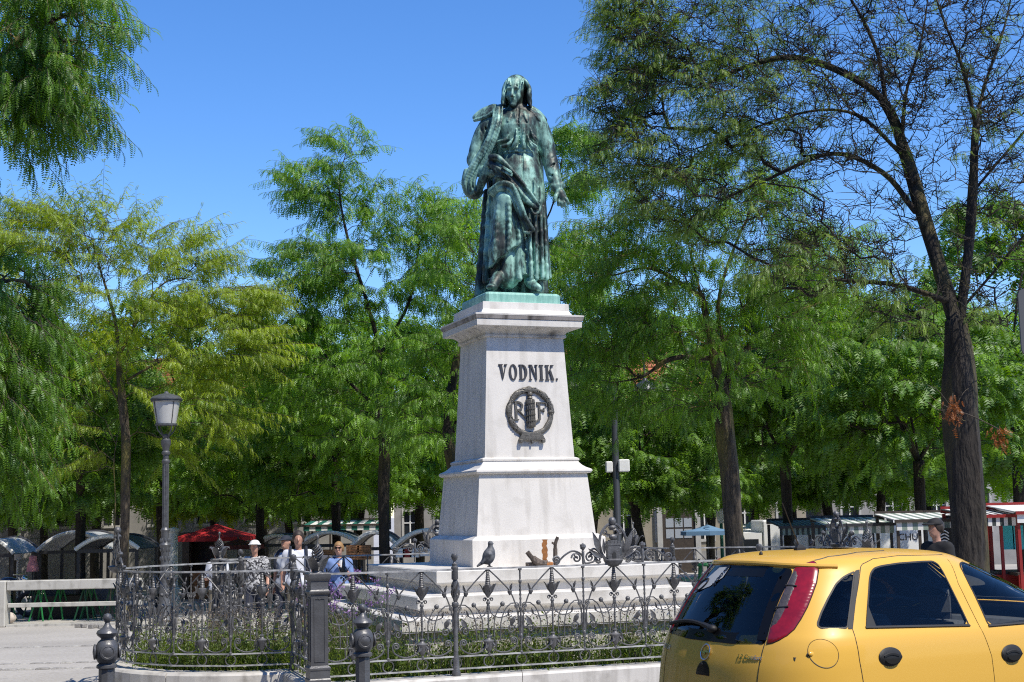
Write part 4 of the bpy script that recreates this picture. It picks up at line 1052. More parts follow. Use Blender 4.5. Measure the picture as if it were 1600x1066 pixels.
# ================================================================== trees
def bark_mat(name, c, moss):
    m = bpy.data.materials.new(name); m.use_nodes = True; N = m.node_tree.nodes; L = m.node_tree.links; b = N['Principled BSDF']; b.inputs['Roughness'].default_value = .9
    tc = N.new('ShaderNodeTexCoord'); mp = N.new('ShaderNodeMapping'); mp.inputs['Scale'].default_value = (1, 1, .22); L.new(tc.outputs['Object'], mp.inputs[0])
    n1 = N.new('ShaderNodeTexNoise'); n1.inputs['Scale'].default_value = 14; n1.inputs['Detail'].default_value = 7; L.new(mp.outputs[0], n1.inputs[0])
    n2 = N.new('ShaderNodeTexNoise'); n2.inputs['Scale'].default_value = 3.0; n2.inputs['Detail'].default_value = 5; L.new(mp.outputs[0], n2.inputs[0])
    r = N.new('ShaderNodeValToRGB'); r.color_ramp.elements[0].position = .35; r.color_ramp.elements[1].position = .65; r.color_ramp.elements[0].color = (*[x*.4 for x in c], 1); r.color_ramp.elements[1].color = (*c, 1); L.new(n1.outputs[0], r.inputs[0])
    r2 = N.new('ShaderNodeValToRGB'); r2.color_ramp.elements[0].position = .5; r2.color_ramp.elements[1].position = .62; r2.color_ramp.elements[0].color = (0, 0, 0, 1); r2.color_ramp.elements[1].color = (moss, moss, moss, 1); L.new(n2.outputs[0], r2.inputs[0])
    mx = N.new('ShaderNodeMixRGB'); mx.inputs[2].default_value = (.20, .17, .05, 1); L.new(r2.outputs[0], mx.inputs[0]); L.new(r.outputs[0], mx.inputs[1]); L.new(mx.outputs[0], b.inputs['Base Color'])
    bp = N.new('ShaderNodeBump'); bp.inputs['Strength'].default_value = 1.0; bp.inputs['Distance'].default_value = .09; L.new(n1.outputs[0], bp.inputs['Height']); L.new(bp.outputs[0], b.inputs['Normal'])
    return m
M_bark = bark_mat('bark', (.095, .075, .055), .9); M_bark_dark = bark_mat('bark_dark', (.034, .027, .022), .30)

def frond_template(npair=7, seg_w=.5, droop=.5, two=True, ll=.20):
    """pinnate leaf of unit length along +x, drooping to -z; returns verts, quads"""
    V = []; F = []
    def pos(t): return np.array([t*(1 - .22*droop*t), 0, -droop*.6*t*t])
    for i in range(npair):
        t = (i + .7)/npair; c = pos(t); tg = pos(min(t+.05, 1.05)) - pos(t-.05); tg /= np.linalg.norm(tg); nn = np.array([-tg[2], 0, tg[0]])
        L = ll*math.sin(math.pi*min(.97, .18 + .74*(i+.5)/npair))**.5; w = seg_w/npair
        if two:
            for s in (-1, 1):
                d = np.array([0, s*.86, 0]) + tg*.45 - nn*.35; d /= np.linalg.norm(d)
                b = len(V); V += [c - tg*w*.1, c + d*L*.5 + tg*w*.55, c + d*L, c + d*L*.5 - tg*w*.45]; F.append([b, b+1, b+2, b+3])
        else:
            dl = np.array([0, -.86, 0]) + tg*.42 - nn*.35; dr = np.array([0, .86, 0]) + tg*.42 - nn*.35
            b = len(V); V += [c - tg*w*.55, c + dr*L, c + tg*w*.55, c + dl*L]; F.append([b, b+1, b+2, b+3])
    return np.array(V), np.array(F)
def make_fronds(P, D, scale, tmpl, tint, roll=.8):
    """place fronds: P (n,3) base, D (n,3) direction"""
    n = len(P); D = D/np.linalg.norm(D, axis=1)[:, None]; upv = np.array([0, 0, 1.0]) + rng.normal(0, roll*.4, (n, 3))
    Yv = np.cross(upv, D); Yv /= np.linalg.norm(Yv, axis=1)[:, None] + 1e-9; Zv = np.cross(D, Yv)
    TV, TF = tmpl; M_ = np.stack([D, Yv, Zv], 2)*scale[:, None, None]
    V = np.einsum('nij,vj->nvi', M_, TV) + P[:, None, :]
    F = (TF[None] + (np.arange(n)*len(TV))[:, None, None]).reshape(-1, 4)
    T = np.repeat(tint, len(TV)); return V.reshape(-1, 3), F, T

def grow(trunks, targets, step=.5, seed=1, sag=.0, wander=.12):
    """greedy growth: nodes with parents; trunks = list of point lists (first = main)."""
    rg = np.random.default_rng(seed); nodes = []; par = []; depth = []
    for tr in trunks:
        pts = curve_pts(tr, 5); start = -1
        if nodes:
            A = np.array(nodes); start = int(np.argmin(np.linalg.norm(A - np.array(pts[0]), axis=1)))
        for p in pts:
            nodes.append(tuple(p)); par.append(start if len(par) and start >= 0 else len(par) - 1); start = -1
        # chain parents
        m = len(pts); base = len(nodes) - m
        for i in range(1, m): par[base + i] = base + i - 1
    ntr = len(nodes); depth = [0]*ntr
    dist0 = [0.0]*ntr
    for i in range(ntr):
        if par[i] >= 0: dist0[i] = dist0[par[i]] + math.dist(nodes[i], nodes[par[i]])
    A = np.array(nodes); top = A[:, 2].max()
    order = np.argsort(np.min(np.linalg.norm(targets[:, None, :] - A[None, ::3, :], axis=2), axis=1))
    NA = np.zeros((ntr + len(targets)*40, 3)); NA[:ntr] = A; PL = np.zeros(len(NA)); PL[:ntr] = dist0; k = ntr
    trunk_low = A[:, 2] < A[0, 2] + .35*(top - A[0, 2])
    PEN = np.zeros(len(NA)); PEN[:ntr][trunk_low] = 2.0
    tips = []
    for ti in order:
        T = targets[ti]; d = NA[:k] - T; dd = np.sqrt((d*d).sum(1))
        # prefer parents that lie below and inward
        cost = dd + .22*PL[:k] + PEN[:k] + np.maximum(0, NA[:k, 2] - T[2])*.5
        j = int(np.argmin(cost)); L = dd[j]; ns = max(2, int(L/step)); a = NA[j]; prev = j
        side = rg.normal(0, wander*min(L, 1.6), 3); side[2] = abs(side[2])*.5 + sag*L; sid2 = rg.normal(0, .05*min(L, 1.5), 3)
        for s in range(1, ns + 1):
            t = s/ns; p = a + (T - a)*t + side*math.sin(math.pi*t) + sid2*math.sin(2*math.pi*t) + rg.normal(0, .05*step, 3)*(s < ns)
            NA[k] = p; par.append(prev); PL[k] = PL[prev] + L/ns; prev = k; k += 1
        tips.append(prev)
    return NA[:k].copy(), np.array(par), np.array(tips), ntr
def tree_mesh(N, par, tips, ntr, r_base, r_tip=.006, expo=.80, min_r=.0, seg_big=9, caps=None, lens=None):
    n = len(N); w = np.zeros(n); w[tips] = 1
    for i in range(n-1, -1, -1):
        if par[i] >= 0: w[par[i]] += max(w[i], .02)
    rad = r_tip + (r_base - r_tip)*(w/w.max())**expo
    if caps is not None:
        o_ = 0
        for L_, cp in zip(lens, caps):
            tt = np.linspace(0, 1, L_); rad[o_:o_+L_] = np.minimum(rad[o_:o_+L_], cp*(1 - .62*tt)); o_ += L_
    for i in range(n):
        if par[i] >= 0: rad[i] = min(rad[i], rad[par[i]])
    # follow chains: each node starts a chain unless it is its parent's thickest child
    ch = [[] for _ in range(n)]
    for i in range(n):
        if par[i] >= 0: ch[par[i]].append(i)
    m_parts_V = []; m_parts_F = []; o = 0
    started = [i for i in range(n) if par[i] < 0]
    stack = [(s, None) for s in started]
    while stack:
        s, p0 = stack.pop(); path = ([p0] if p0 is not None else []) + [s]; cur = s
        while ch[cur]:
            c = sorted(ch[cur], key=lambda i: -w[i]); 
            for e in c[1:]: stack.append((e, cur))
            cur = c[0]; path.append(cur)
        if len(path) < 2: continue
        pts = N[path]; rr = rad[path].copy()
        if p0 is not None: rr[0] = min(rr[0], rr[1]*1.25)
        if rr.max() < min_r: continue
        sg = seg_big if rr[min(1, len(rr)-1)] > .06 else (5 if rr[min(1, len(rr)-1)] > .02 else 3)
        t = np.gradient(pts, axis=0); t /= np.linalg.norm(t, axis=1)[:, None] + 1e-9
        ref = np.where(np.abs(t[:, 2:3]) < .9, np.array([[0, 0, 1.0]]), np.array([[1.0, 0, 0]])); 
        ref = np.array([0.31, .17, .93]) if abs(t[0, 2]) < .85 else np.array([1.0, .1, .05])
        a = np.cross(t, ref[None]); a /= np.linalg.norm(a, axis=1)[:, None] + 1e-9; b = np.cross(t, a)
        an = 2*np.pi*np.arange(sg)/sg
        wob = 1 + (.10*np.sin(3*an + pts[:, 2:3]*1.3) + .06*np.sin(5*an + 1 - pts[:, 2:3]*2.1) if sg > 6 else 0)
        V = pts[:, None, :] + (a[:, None, :]*np.cos(an)[None, :, None] + b[:, None, :]*np.sin(an)[None, :, None])*(rr[:, None]*wob)[:, :, None]
        k = len(path); i0 = (np.arange(k-1)[:, None]*sg + np.arange(sg)[None]); i1 = (np.arange(k-1)[:, None]*sg + (np.arange(sg)[None]+1) % sg)
        F = np.stack([i0, i1, i1 + sg, i0 + sg], 2).reshape(-1, 4) + o
        m_parts_V.append(V.reshape(-1, 3)); m_parts_F.append(F); o += k*sg
    return np.concatenate(m_parts_V), np.concatenate(m_parts_F), rad
def blob_targets(blobs, n, rg, surf=.5):
    """blobs: (centre, (rx,ry,rz), weight)"""
    wts = np.array([b[2] for b in blobs], float); wts /= wts.sum(); out_ = []
    for (c, r, _), k in zip(blobs, rg.multinomial(n, wts)):
        d = rg.normal(size=(k, 3)); d /= np.linalg.norm(d, axis=1)[:, None]; q = rg.uniform(surf, 1, (k, 1))**(.6)
        out_.append(np.array(c) + d*q*np.array(r))
    return np.concatenate(out_)
TRI = [0]
def tree(label, base, r_base, trunks, blobs, ntarget, nfrond, flen, lmat, bark=None, seed=1, tips_clusters=.30, tmpl=None, droop=.5, tint_mu=.5, hang=-.25, bare=None, name='honey_locust_tree', twig_min=.0, spread=.28, group=None, shoots=None, sag=.08, cat='tree', step=.5, flat=1.0, caps=None, spurs=0, spray=(12, .75, .12, .35)):
    rg = np.random.default_rng(seed); base = Vector(base)
    t = thing(name, label, cat, base, 0, group)
    rel = lambda p: (p[0]-base.x, p[1]-base.y, p[2]-base.z)
    tr = [[rel(p) for p in q] for q in trunks]; bl = [(rel(c), r, w) for c, r, w in blobs]
    tg = blob_targets(bl, ntarget, rg)
    N, par, tips, ntr = grow(tr, tg, step, seed, sag)
    V, F, rad = tree_mesh(N, par, tips, ntr, r_base, min_r=twig_min, caps=caps, lens=[len(curve_pts(q, 5)) for q in tr])
    if spurs:      # short crooked side twigs
        cd = np.where((rad < r_base*.22) & (np.arange(len(N)) >= ntr))[0]; pk = rg.choice(cd, spurs); a0 = N[pk]
        dv = rg.normal(size=(spurs, 3)); dv[:, 2] = np.abs(dv[:, 2])*.6 + .1; dv /= np.linalg.norm(dv, axis=1)[:, None]; ln = rg.uniform(.10, .42, (spurs, 1))
        p1 = a0 + dv*ln*.5 + rg.normal(0, .035, (spurs, 3)); p2 = a0 + dv*ln + rg.normal(0, .05, (spurs, 3)); ax = np.cross(dv, [[.3, .2, .93]]); ax /= np.linalg.norm(ax, axis=1)[:, None] + 1e-9; bx = np.cross(dv, ax)
        ring = []
        for pc, rr_ in ((a0, .006), (p1, .0045), (p2, .003)):
            for q_ in range(3): ring.append(pc + ax*rr_*math.cos(q_*2.094) + bx*rr_*math.sin(q_*2.094))
        SV = np.stack(ring, 1).reshape(-1, 3); bse = (np.arange(spurs)*9)[:, None, None]; qd = np.array([[j*3+q_, j*3+(q_+1) % 3, (j+1)*3+(q_+1) % 3, (j+1)*3+q_] for j in range(2) for q_ in range(3)])[None]
        SF = (bse + qd).reshape(-1, 4) + len(V); V = np.concatenate([V, SV]); F = np.concatenate([F, SF])
    # root flare
    z = V[:, 2]; fl = 1 + .5*np.exp(-np.clip(z, 0, 9)/.18); c0 = np.array(tr[0][0][:2]); near = (z < .8) & (np.linalg.norm(V[:, :2] - c0, axis=1) < r_base*2.5); V[near, :2] = c0 + (V[near, :2]-c0)*fl[near, None]
    link('trunk', np_mesh('trunk', V, F, bark or M_bark, smooth=True), t); TRI[0] += len(F)*2
    # leafy sprays: an arching twig with fronds hanging from alternate sides
    per = spray[0]; ns_ = max(1, nfrond//per)
    cand = np.where(rad < max(.014, r_base*.11))[0]; cand = cand[cand >= ntr]
    tipset = np.zeros(len(N)); tipset[tips] = 1; wt = 1 + 5*tipset[cand]
    if bare is not None: wt = wt*np.array([bare(N[i] + np.array(base)) for i in cand])
    pick = rg.choice(cand, ns_, p=wt/wt.sum()); pp = par[pick]
    dirv = N[pick] - N[pp]; dirv /= np.linalg.norm(dirv, axis=1)[:, None] + 1e-9
    ctr = N[:ntr].mean(0); radial = N[pick] - ctr; radial[:, 2] *= .15; radial /= np.linalg.norm(radial, axis=1)[:, None] + 1e-9
    D0 = dirv*.45 + radial*.5 + rg.normal(0, .42, (ns_, 3))*np.array([1, 1, .35*(.5 + flat)]); D0[:, 2] += spray[2]; D0 /= np.linalg.norm(D0, axis=1)[:, None]
    SL = spray[1]*rg.uniform(.65, 1.3, ns_); st = N[pick] + rg.normal(0, .05, (ns_, 3))
    tt = (np.arange(per) + .6)/per; sagv = spray[3]*rg.uniform(.5, 1.4, ns_)
    def at_(t): 
        q = st[:, None, :] + D0[:, None, :]*(SL[:, None]*t[None])[:, :, None]; q[:, :, 2] -= (sagv*SL)[:, None]*t[None]**2; return q
    P = at_(tt); sidev = np.cross(D0, [[0, 0, 1.0]]); sidev /= np.linalg.norm(sidev, axis=1)[:, None] + 1e-9
    sgn = np.where(np.arange(per) % 2 == 0, 1, -1)[None, :, None]
    D = D0[:, None, :]*.55 + sidev[:, None, :]*sgn*.75 + rg.normal(0, .22, (ns_, per, 3)); D[:, :, 2] += hang
    D[:, -1] = D0 + rg.normal(0, .15, (ns_, 3)); D[:, -1, 2] -= .35
    sc = flen*rg.uniform(.75, 1.2, (ns_, per))*(.62 + .5*np.sin(np.pi*np.clip(tt, 0, 1)**.8))[None]
    tint = np.clip(tint_mu + rg.normal(0, .17, (ns_, 1)) + rg.normal(0, .12, (ns_, per)), 0, 1)
    Vs, Fs, Ts = make_fronds(P.reshape(-1, 3), D.reshape(-1, 3), sc.ravel(), tmpl or TM_FAR, tint.ravel(), .5)
    cr = link('crown', np_mesh('crown', Vs, Fs, lmat, attrs={'tint': ('POINT', Ts)}), t); tag(cr, kind='stuff')
    # the spray twigs themselves
    tk = at_(np.array([0, .35, .7, 1.0])); ax = sidev; bx = np.cross(D0, ax); ring = []
    for j, rr_ in enumerate((.006, .005, .004, .0025)):
        for q_ in range(3): ring.append(tk[:, j] + ax*rr_*math.cos(q_*2.094) + bx*rr_*math.sin(q_*2.094))
    SV = np.stack(ring, 1).reshape(-1, 3); qd = np.array([[j*3+q_, j*3+(q_+1) % 3, (j+1)*3+(q_+1) % 3, (j+1)*3+q_] for j in range(3) for q_ in range(3)])[None]
    tg_ = link('twig', np_mesh('twig', SV, ((np.arange(ns_)*12)[:, None, None] + qd).reshape(-1, 4), bark or M_bark), t); tag(tg_, kind='stuff')
    TRI[0] += len(Fs)*2
    return t
TM_NEAR = frond_template(8, .70, 1.0, True, .25); TM_MID = frond_template(6, .74, 1.0, True, .28); TM_FAR = frond_template(5, .76, 1.0, False, .30)
L_green = leaf_mat('locust_leaf', (.045, .115, .010), (.215, .410, .024), .48)
L_yellow = leaf_mat('locust_leaf_yellow', (.10, .175, .008), (.36, .47, .020), .48)
L_dark = leaf_mat('locust_leaf_dark', (.034, .09, .012), (.175, .335, .024), .44)
L_grey = leaf_mat('locust_leaf_greyish', (.055, .115, .020), (.25, .37, .050), .46)
L_rust = leaf_mat('dead_leaf', (.22, .08, .02), (.34, .14, .05), .3)
def B(px, py, Y, rx, ry, rz, w=1): return (tuple(W(px, py, Y)), (rx, ry, rz), w)
def T_(*a): return [tuple(W(px, py, Y)) for px, py, Y in a]
def gb(px, Y): p = GP(px, Y); return (p.x, p.y, p.z)

# --- big half bare tree at the right
Y = 20.0
b0 = gb(1508, Y)
def bare_right(p):
    d = Vector(p) - Vector((0, 0, EYE)); k = d.dot(fwd); px = 800 + FPX*d.dot(rt)/k; py = 533 - FPX*d.dot(up)/k
    if px < 1150: return 1.0
    if py > 400: return .8 if px < 1420 else .4
    return max(.13, 1 - (px-1150)/190)
tree('large dark old locust tree with thin leaves and many bare branches behind the yellow car', b0, .245,
     [[b0] + T_((1510, 760, Y), (1502, 640, Y), (1499, 560, Y), (1494, 500, Y)),
      T_((1494, 500, Y), (1468, 420, Y+.2), (1440, 330, Y+.4), (1414, 240, Y+.6), (1385, 165, Y+.8), (1330, 120, Y+1), (1240, 90, Y+1.2), (1150, 110, Y+1.4), (1070, 150, Y+1.5)),
      T_((1497, 520, Y), (1512, 400, Y), (1520, 290, Y), (1525, 200, Y), (1540, 130, Y+.3), (1570, 40, Y+.6), (1590, -60, Y+1)),
      T_((1525, 200, Y), (1505, 110, Y-.3), (1470, 20, Y-.6), (1440, -80, Y-.8)),
      T_((1520, 300, Y), (1580, 230, Y), (1650, 150, Y), (1720, 90, Y)),
      T_((1496, 490, Y), (1540, 440, Y), (1590, 380, Y-.3), (1660, 300, Y-.6)),
      T_((1408, 240, Y+.6), (1340, 180, Y+.8), (1260, 175, Y+1), (1150, 210, Y+1.4), (1040, 250, Y+1.6)),
      T_((1430, 330, Y+.4), (1380, 270, Y+.6), (1300, 240, Y+.8), (1200, 280, Y+1), (1090, 330, Y+1.4)),
      T_((1385, 165, Y+.8), (1370, 80, Y+.8), (1330, 0, Y+.6), (1280, -60, Y+.4)),
      T_((1480, 470, Y), (1400, 445, Y+.2), (1320, 438, Y+.4), (1270, 425, Y+.4)),
      T_((1408, 240, Y+.6), (1415, 150, Y+.6), (1440, 60, Y+.7), (1455, -40, Y+.8))],
     [B(985, 25, Y+1.6, .50, .9, .25, .55), B(1010, 90, Y+1.6, .72, 1.2, .35, .8), B(975, 160, Y+1.6, .60, 1.2, .45, .8), B(990, 250, Y+1.6, .75, 1.2, .5, .9), B(1060, 310, Y+1.4, .8, 1.2, .5, .8), B(1090, 60, Y+1.5, 1.0, 1.4, .7, 1.0), B(1110, 180, Y+1.4, 1.1, 1.4, .8, 1.0),
      B(1180, 20, Y+1.2, 1.3, 1.6, .8, .9), B(1220, 180, Y+1.0, 1.3, 1.5, 1.1, 1.1), B(1330, 60, Y+.8, 1.2, 1.5, 1.2, 1), B(1200, 340, Y+1, 1.2, 1.2, .7, .8), B(1440, 60, Y+.5, 1.2, 1.5, 1.2, 1.8), B(1560, 60, Y+.2, 1.2, 1.5, 1.4, 1.8), B(1620, 220, Y, 1.0, 1.4, 1.2, 1.2), B(1320, 160, Y+.6, 1.2, 1.4, 1.0, 1.2), B(1500, 260, Y+.2, 1.0, 1.2, 1.0, .9),
      B(1330, 330, Y+.5, 1.0, 1.2, .9, .8), B(1300, 420, Y+.4, 1.2, 1.0, .45, .7), B(1580, 420, Y-.2, 1.0, 1.2, .9, .6), B(1450, 480, Y, .9, .9, .45, .5), B(1500, -100, Y, 2.0, 2, .8, .7), B(1250, -90, Y+.8, 1.8, 1.8, .7, .6)],
     3600, 12500, .165, L_grey, M_bark_dark, seed=5, tmpl=TM_NEAR, tint_mu=.5, hang=-.35, bare=bare_right, spread=.11, sag=.05, step=.28, caps=[.40, .118, .145, .07, .06, .075, .05, .05, .05, .05, .06], spurs=11000, spray=(9, .50, .16, .25))
# --- near tree leaning in from the left edge
Y = 15.0; b0 = gb(-190, Y)
tree('dense drooping dark green locust tree leaning in at the left edge', b0, .26,
     [[b0] + T_((-190, 700, Y), (-180, 560, Y), (-170, 420, Y)), T_((-170, 420, Y), (-110, 260, Y-.3), (-50, 100, Y-.5), (20, -20, Y-.8)), T_((-180, 560, Y), (-110, 480, Y-.4), (-40, 440, Y-.6), (10, 440, Y-.8)),
      T_((-110, 260, Y-.3), (-20, 120, Y-1), (60, 40, Y-1.3), (120, 20, Y-1.5))],
     [B(40, 30, Y-1.2, .85, 1.0, .6, 1.5), B(105, 25, Y-1.4, .42, .6, .38, .6), B(70, 130, Y-1.3, .45, .7, .38, .8), B(15, 170, Y-1.2, .5, .8, .42, .8), B(-60, 60, Y-.8, .8, 1, .9, 1.0),
      B(0, 480, Y-.6, .45, .8, .5, 1.3), B(-10, 600, Y-.6, .42, .8, .65, 1.5), B(-50, 560, Y-.4, .7, .8, .9, .8), B(-10, 680, Y-.6, .36, .7, .3, .6), B(-120, 330, Y-.2, .5, .9, .7, .25)],
     420, 9500, .19, L_green, M_bark, seed=9, tmpl=TM_NEAR, tint_mu=.40, hang=-.85, spread=.11, step=.25, spray=(10, .50, -.02, .55))
# --- twin trunked yellowish tree
Y = 31.0; b0 = gb(194, Y)
tree('yellowing green locust tree with pale twin trunks left of the classic street lamp', b0, .105,
     [[b0] + T_((196, 780, Y), (197, 700, Y), (192, 640, Y), (185, 560, Y), (180, 500, Y), (150, 400, Y)),
      [gb(172, Y-.1)] + T_((180, 800, Y-.1), (178, 720, Y-.1), (188, 660, Y)), T_((185, 560, Y), (215, 500, Y), (260, 440, Y), (330, 440, Y)), T_((192, 640, Y), (150, 570, Y), (90, 520, Y)), T_((188, 600, Y), (260, 560, Y), (310, 545, Y))],
     [B(150, 385, Y, 1.68, 1.56, 0.36, 1), B(235, 420, Y, 1.44, 1.44, 0.34, 1), B(80, 370, Y, 1.20, 1.44, 0.34, 0.7), B(330, 470, Y, 1.14, 1.32, 0.34, 0.9), B(200, 480, Y, 2.04, 1.80, 0.42, 1.2), B(330, 540, Y, 1.44, 1.44, 0.46, 1), B(110, 560, Y, 1.32, 1.56, 1.08, 1), B(240, 580, Y, 1.56, 1.68, 0.66, 1.1), B(110, 680, Y, 1.08, 1.44, 0.96, 0.6), B(290, 640, Y, 1.32, 1.44, 0.84, 0.9), B(60, 440, Y, 1.20, 1.44, 0.48, 0.8), B(180, 340, Y, 0.72, 0.96, 0.26, 0.4), B(265, 372, Y, 0.66, 0.72, 0.11, 0.35), B(310, 402, Y, 0.60, 0.72, 0.11, 0.35), B(385, 458, Y, 0.60, 0.72, 0.14, 0.4), B(70, 335, Y, 0.72, 0.72, 0.14, 0.4), B(360, 505, Y, 0.72, 0.84, 0.17, 0.4), B(20, 395, Y, 0.84, 0.96, 0.24, 0.5)],
     900, 15500, .21, L_yellow, M_bark, seed=21, spray=(14, 1.0, .04, .16), tmpl=TM_MID, tint_mu=.55, hang=-.35, spread=.15, flat=.3)
# --- main tree left of the pedestal
Y = 33.0; b0 = gb(601, Y)
tree('tall bright green locust tree with feathery pointed top directly left of the pedestal', b0, .13,
     [[b0] + T_((600, 780, Y), (601, 700, Y), (592, 640, Y), (590, 540, Y), (570, 460, Y)), T_((570, 460, Y), (545, 380, Y), (530, 290, Y), (545, 225, Y)), T_((590, 560, Y), (640, 470, Y), (655, 380, Y)), T_((592, 640, Y), (520, 570, Y), (460, 480, Y)), T_((595, 640, Y), (650, 570, Y), (700, 520, Y))],
     [B(548, 235, Y, .55, .7, .55, .4), B(500, 285, Y, .8, .8, .45, .6), B(540, 320, Y, .9, .9, .6, .8), B(640, 345, Y, 1.25, 1.2, .65, 1.1), B(700, 350, Y, .9, 1.1, .6, .8), B(490, 420, Y, 1.2, 1.2, .55, 1), B(585, 430, Y, 1.5, 1.5, .9, 1.4), B(690, 440, Y, 1.2, 1.3, .8, 1.2), B(450, 500, Y, .9, 1.2, .5, .8), B(540, 540, Y, 1.6, 1.6, .8, 1.4), B(650, 560, Y, 1.5, 1.5, .9, 1.3), B(480, 600, Y, 1.3, 1.3, .8, 1), B(600, 660, Y, 1.7, 1.5, .6, 1.1), B(700, 640, Y, 1.2, 1.4, .9, 1.0)],
     800, 17000, .24, L_green, M_bark_dark, seed=33, spray=(12, .85, .25, .35), tmpl=TM_MID, tint_mu=.60, hang=-.55, spread=.18)
# --- tree partly hidden by the pedestal and the statue
Y = 29.0; b0 = gb(716, Y)
tree('green locust tree whose dark trunk is half hidden behind the left side of the pedestal', b0, .12,
     [[b0] + T_((712, 760, Y), (700, 680, Y), (706, 600, Y), (730, 500, Y), (760, 420, Y)), T_((730, 520, Y), (800, 430, Y), (860, 330, Y), (880, 240, Y)), T_((720, 560, Y), (800, 500, Y), (880, 440, Y))],
     [B(880, 225, Y, .45, .6, .32, .5), B(885, 285, Y, .4, .6, .3, .4), B(880, 390, Y, .55, .8, .32, .7), B(900, 460, Y, .55, .7, .25, .5), B(800, 420, Y, 1.2, 1.2, .9, 1), B(730, 400, Y, .7, 1.2, .8, .7), B(790, 540, Y, 1.4, 1.4, .9, .9), B(720, 560, Y, 1.0, 1.2, .8, .8), B(680, 650, Y, .9, 1.1, .6, .7), B(900, 560, Y, .8, 1.1, .6, .6)],
     380, 8500, .22, L_green, M_bark_dark, seed=41, caps=[.3, .028, .03], tmpl=TM_MID, tint_mu=.58, hang=-.55, spread=.15)
# --- mossy tree right of the pedestal
Y = 25.0; b0 = gb(1146, Y)
tree('tall locust tree with mossy trunk forking high right of the modern lamp post', b0, .165,
     [[b0] + T_((1143, 760, Y), (1136, 690, Y), (1128, 620, Y), (1116, 560, Y), (1100, 480, Y), (1075, 380, Y), (1060, 300, Y)), T_((1130, 640, Y), (1140, 580, Y), (1122, 480, Y), (1150, 380, Y), (1190, 300, Y)), T_((1116, 560, Y), (1050, 560, Y), (1000, 590, Y), (940, 600, Y)), T_((1130, 600, Y), (1180, 530, Y), (1240, 490, Y), (1290, 470, Y)), T_((1090, 460, Y), (1020, 420, Y), (960, 430, Y))],
     [B(1000, 430, Y, 1.0, 1.2, .5, 1), B(970, 520, Y, .9, 1.2, .5, 1), B(950, 590, Y, .6, .9, .35, .6), B(1050, 350, Y, 1.2, 1.3, .8, 1.2), B(1080, 480, Y, 1.3, 1.5, .7, 1.3), B(1170, 400, Y, 1.3, 1.4, .9, 1.2), B(1230, 480, Y, 1.0, 1.3, .6, 1), B(1180, 560, Y, 1.2, 1.3, .6, 1), B(1060, 620, Y, .9, 1.1, .4, .6), B(950, 380, Y, .7, 1, .4, .6), B(1150, 290, Y, 1.0, 1.2, .5, .8), B(1270, 400, Y, .9, 1.2, .6, .8)],
     800, 12500, .20, L_green, M_bark, seed=52, spray=(12, .75, .10, .40), tmpl=TM_MID, tint_mu=.50, hang=-.55, spread=.15)
# --- middle distance trees
mid = [('slim locust tree with a dark straight trunk just right of the mossy trunk', 1232, 33, 1232, 560, 1.9, 2.0, 61, L_dark),
       ('shady dark locust tree with a leaning trunk behind the row of striped stalls', 1440, 31, 1410, 590, 2.3, 1.7, 62, L_dark),
       ('locust tree with thin dark trunk behind the person in the blue shirt', 527, 38, 500, 640, 2.4, 1.8, 63, L_green),
       ('dense green locust tree left of the red parasol', 128, 34, 90, 640, 2.6, 2.0, 64, L_dark),
       ('bushy locust tree behind the red parasol', 408, 40, 400, 650, 2.5, 2.0, 65, L_green)]
for lab, px, Yt, cx, cy, rx, rz, sd, lm_ in mid:
    b0 = gb(px, Yt)
    tree(lab, b0, .12, [[b0] + T_((px - 2, 780, Yt), (px - 4, 720, Yt), ((px+cx)/2, 660, Yt), (cx, cy, Yt)), T_((px - 4, 720, Yt), (px + 40, 640, Yt), (cx + 70, cy - 30, Yt)), T_((px - 4, 720, Yt), (px - 40, 650, Yt), (cx - 70, cy - 30, Yt))],
         [B(cx, cy, Yt, rx, rx, rz*.8, 2), B(cx - 60, cy + 40, Yt, rx*.7, rx*.7, rz*.5, 1), B(cx + 60, cy + 30, Yt, rx*.7, rx*.7, rz*.5, 1), B(cx + 10, cy - 70, Yt, rx*.6, rx*.6, rz*.5, .8), B(cx, cy + 110, Yt, rx*.8, rx*.8, rz*.3, .8)],
         300, 9500, .28, lm_, M_bark_dark, seed=sd, tmpl=TM_FAR, tint_mu=.55, hang=-.5, spread=.24)
# --- background rows: three prototypes, copied
protos = []
for k, (lm_, sd) in enumerate(((L_dark, 71), (L_green, 72), (L_yellow, 73))):
    b0 = (0, 0, 0)
    t = tree('', b0, .13, [[(0, 0, 0), (.05, 0, 1.2), (-.05, .1, 2.4), (.1, 0, 3.6), (0, 0, 5.4)], [(-.05, .1, 2.4), (-.9, .3, 3.8), (-1.6, .4, 5.0)], [(0, 0, 2.8), (.9, -.4, 4.0), (1.7, -.5, 5.0)]],
             [((0, 0, 5.6), (2.0, 2.0, 1.3), 2), ((-1.7, .2, 4.6), (1.4, 1.5, 1.0), 1.2), ((1.7, -.2, 4.6), (1.4, 1.5, 1.0), 1.2), ((0, -1.2, 4.2), (1.8, 1.2, .9), 1), ((.3, 1.2, 4.4), (1.8, 1.2, .9), .8), ((.2, 0, 7.2), (1.0, 1.0, .8), .7), ((-.9, -.6, 3.4), (1.3, 1.2, .5), .6), ((1.0, -.7, 3.3), (1.3, 1.2, .5), .6), ((0, 0, 3.0), (2.0, 1.9, .3), .6)],
             300, 11000, .31, lm_, M_bark_dark, seed=sd, tmpl=TM_FAR, tint_mu=.55, hang=-.45, spread=.28)
    protos.append(t)
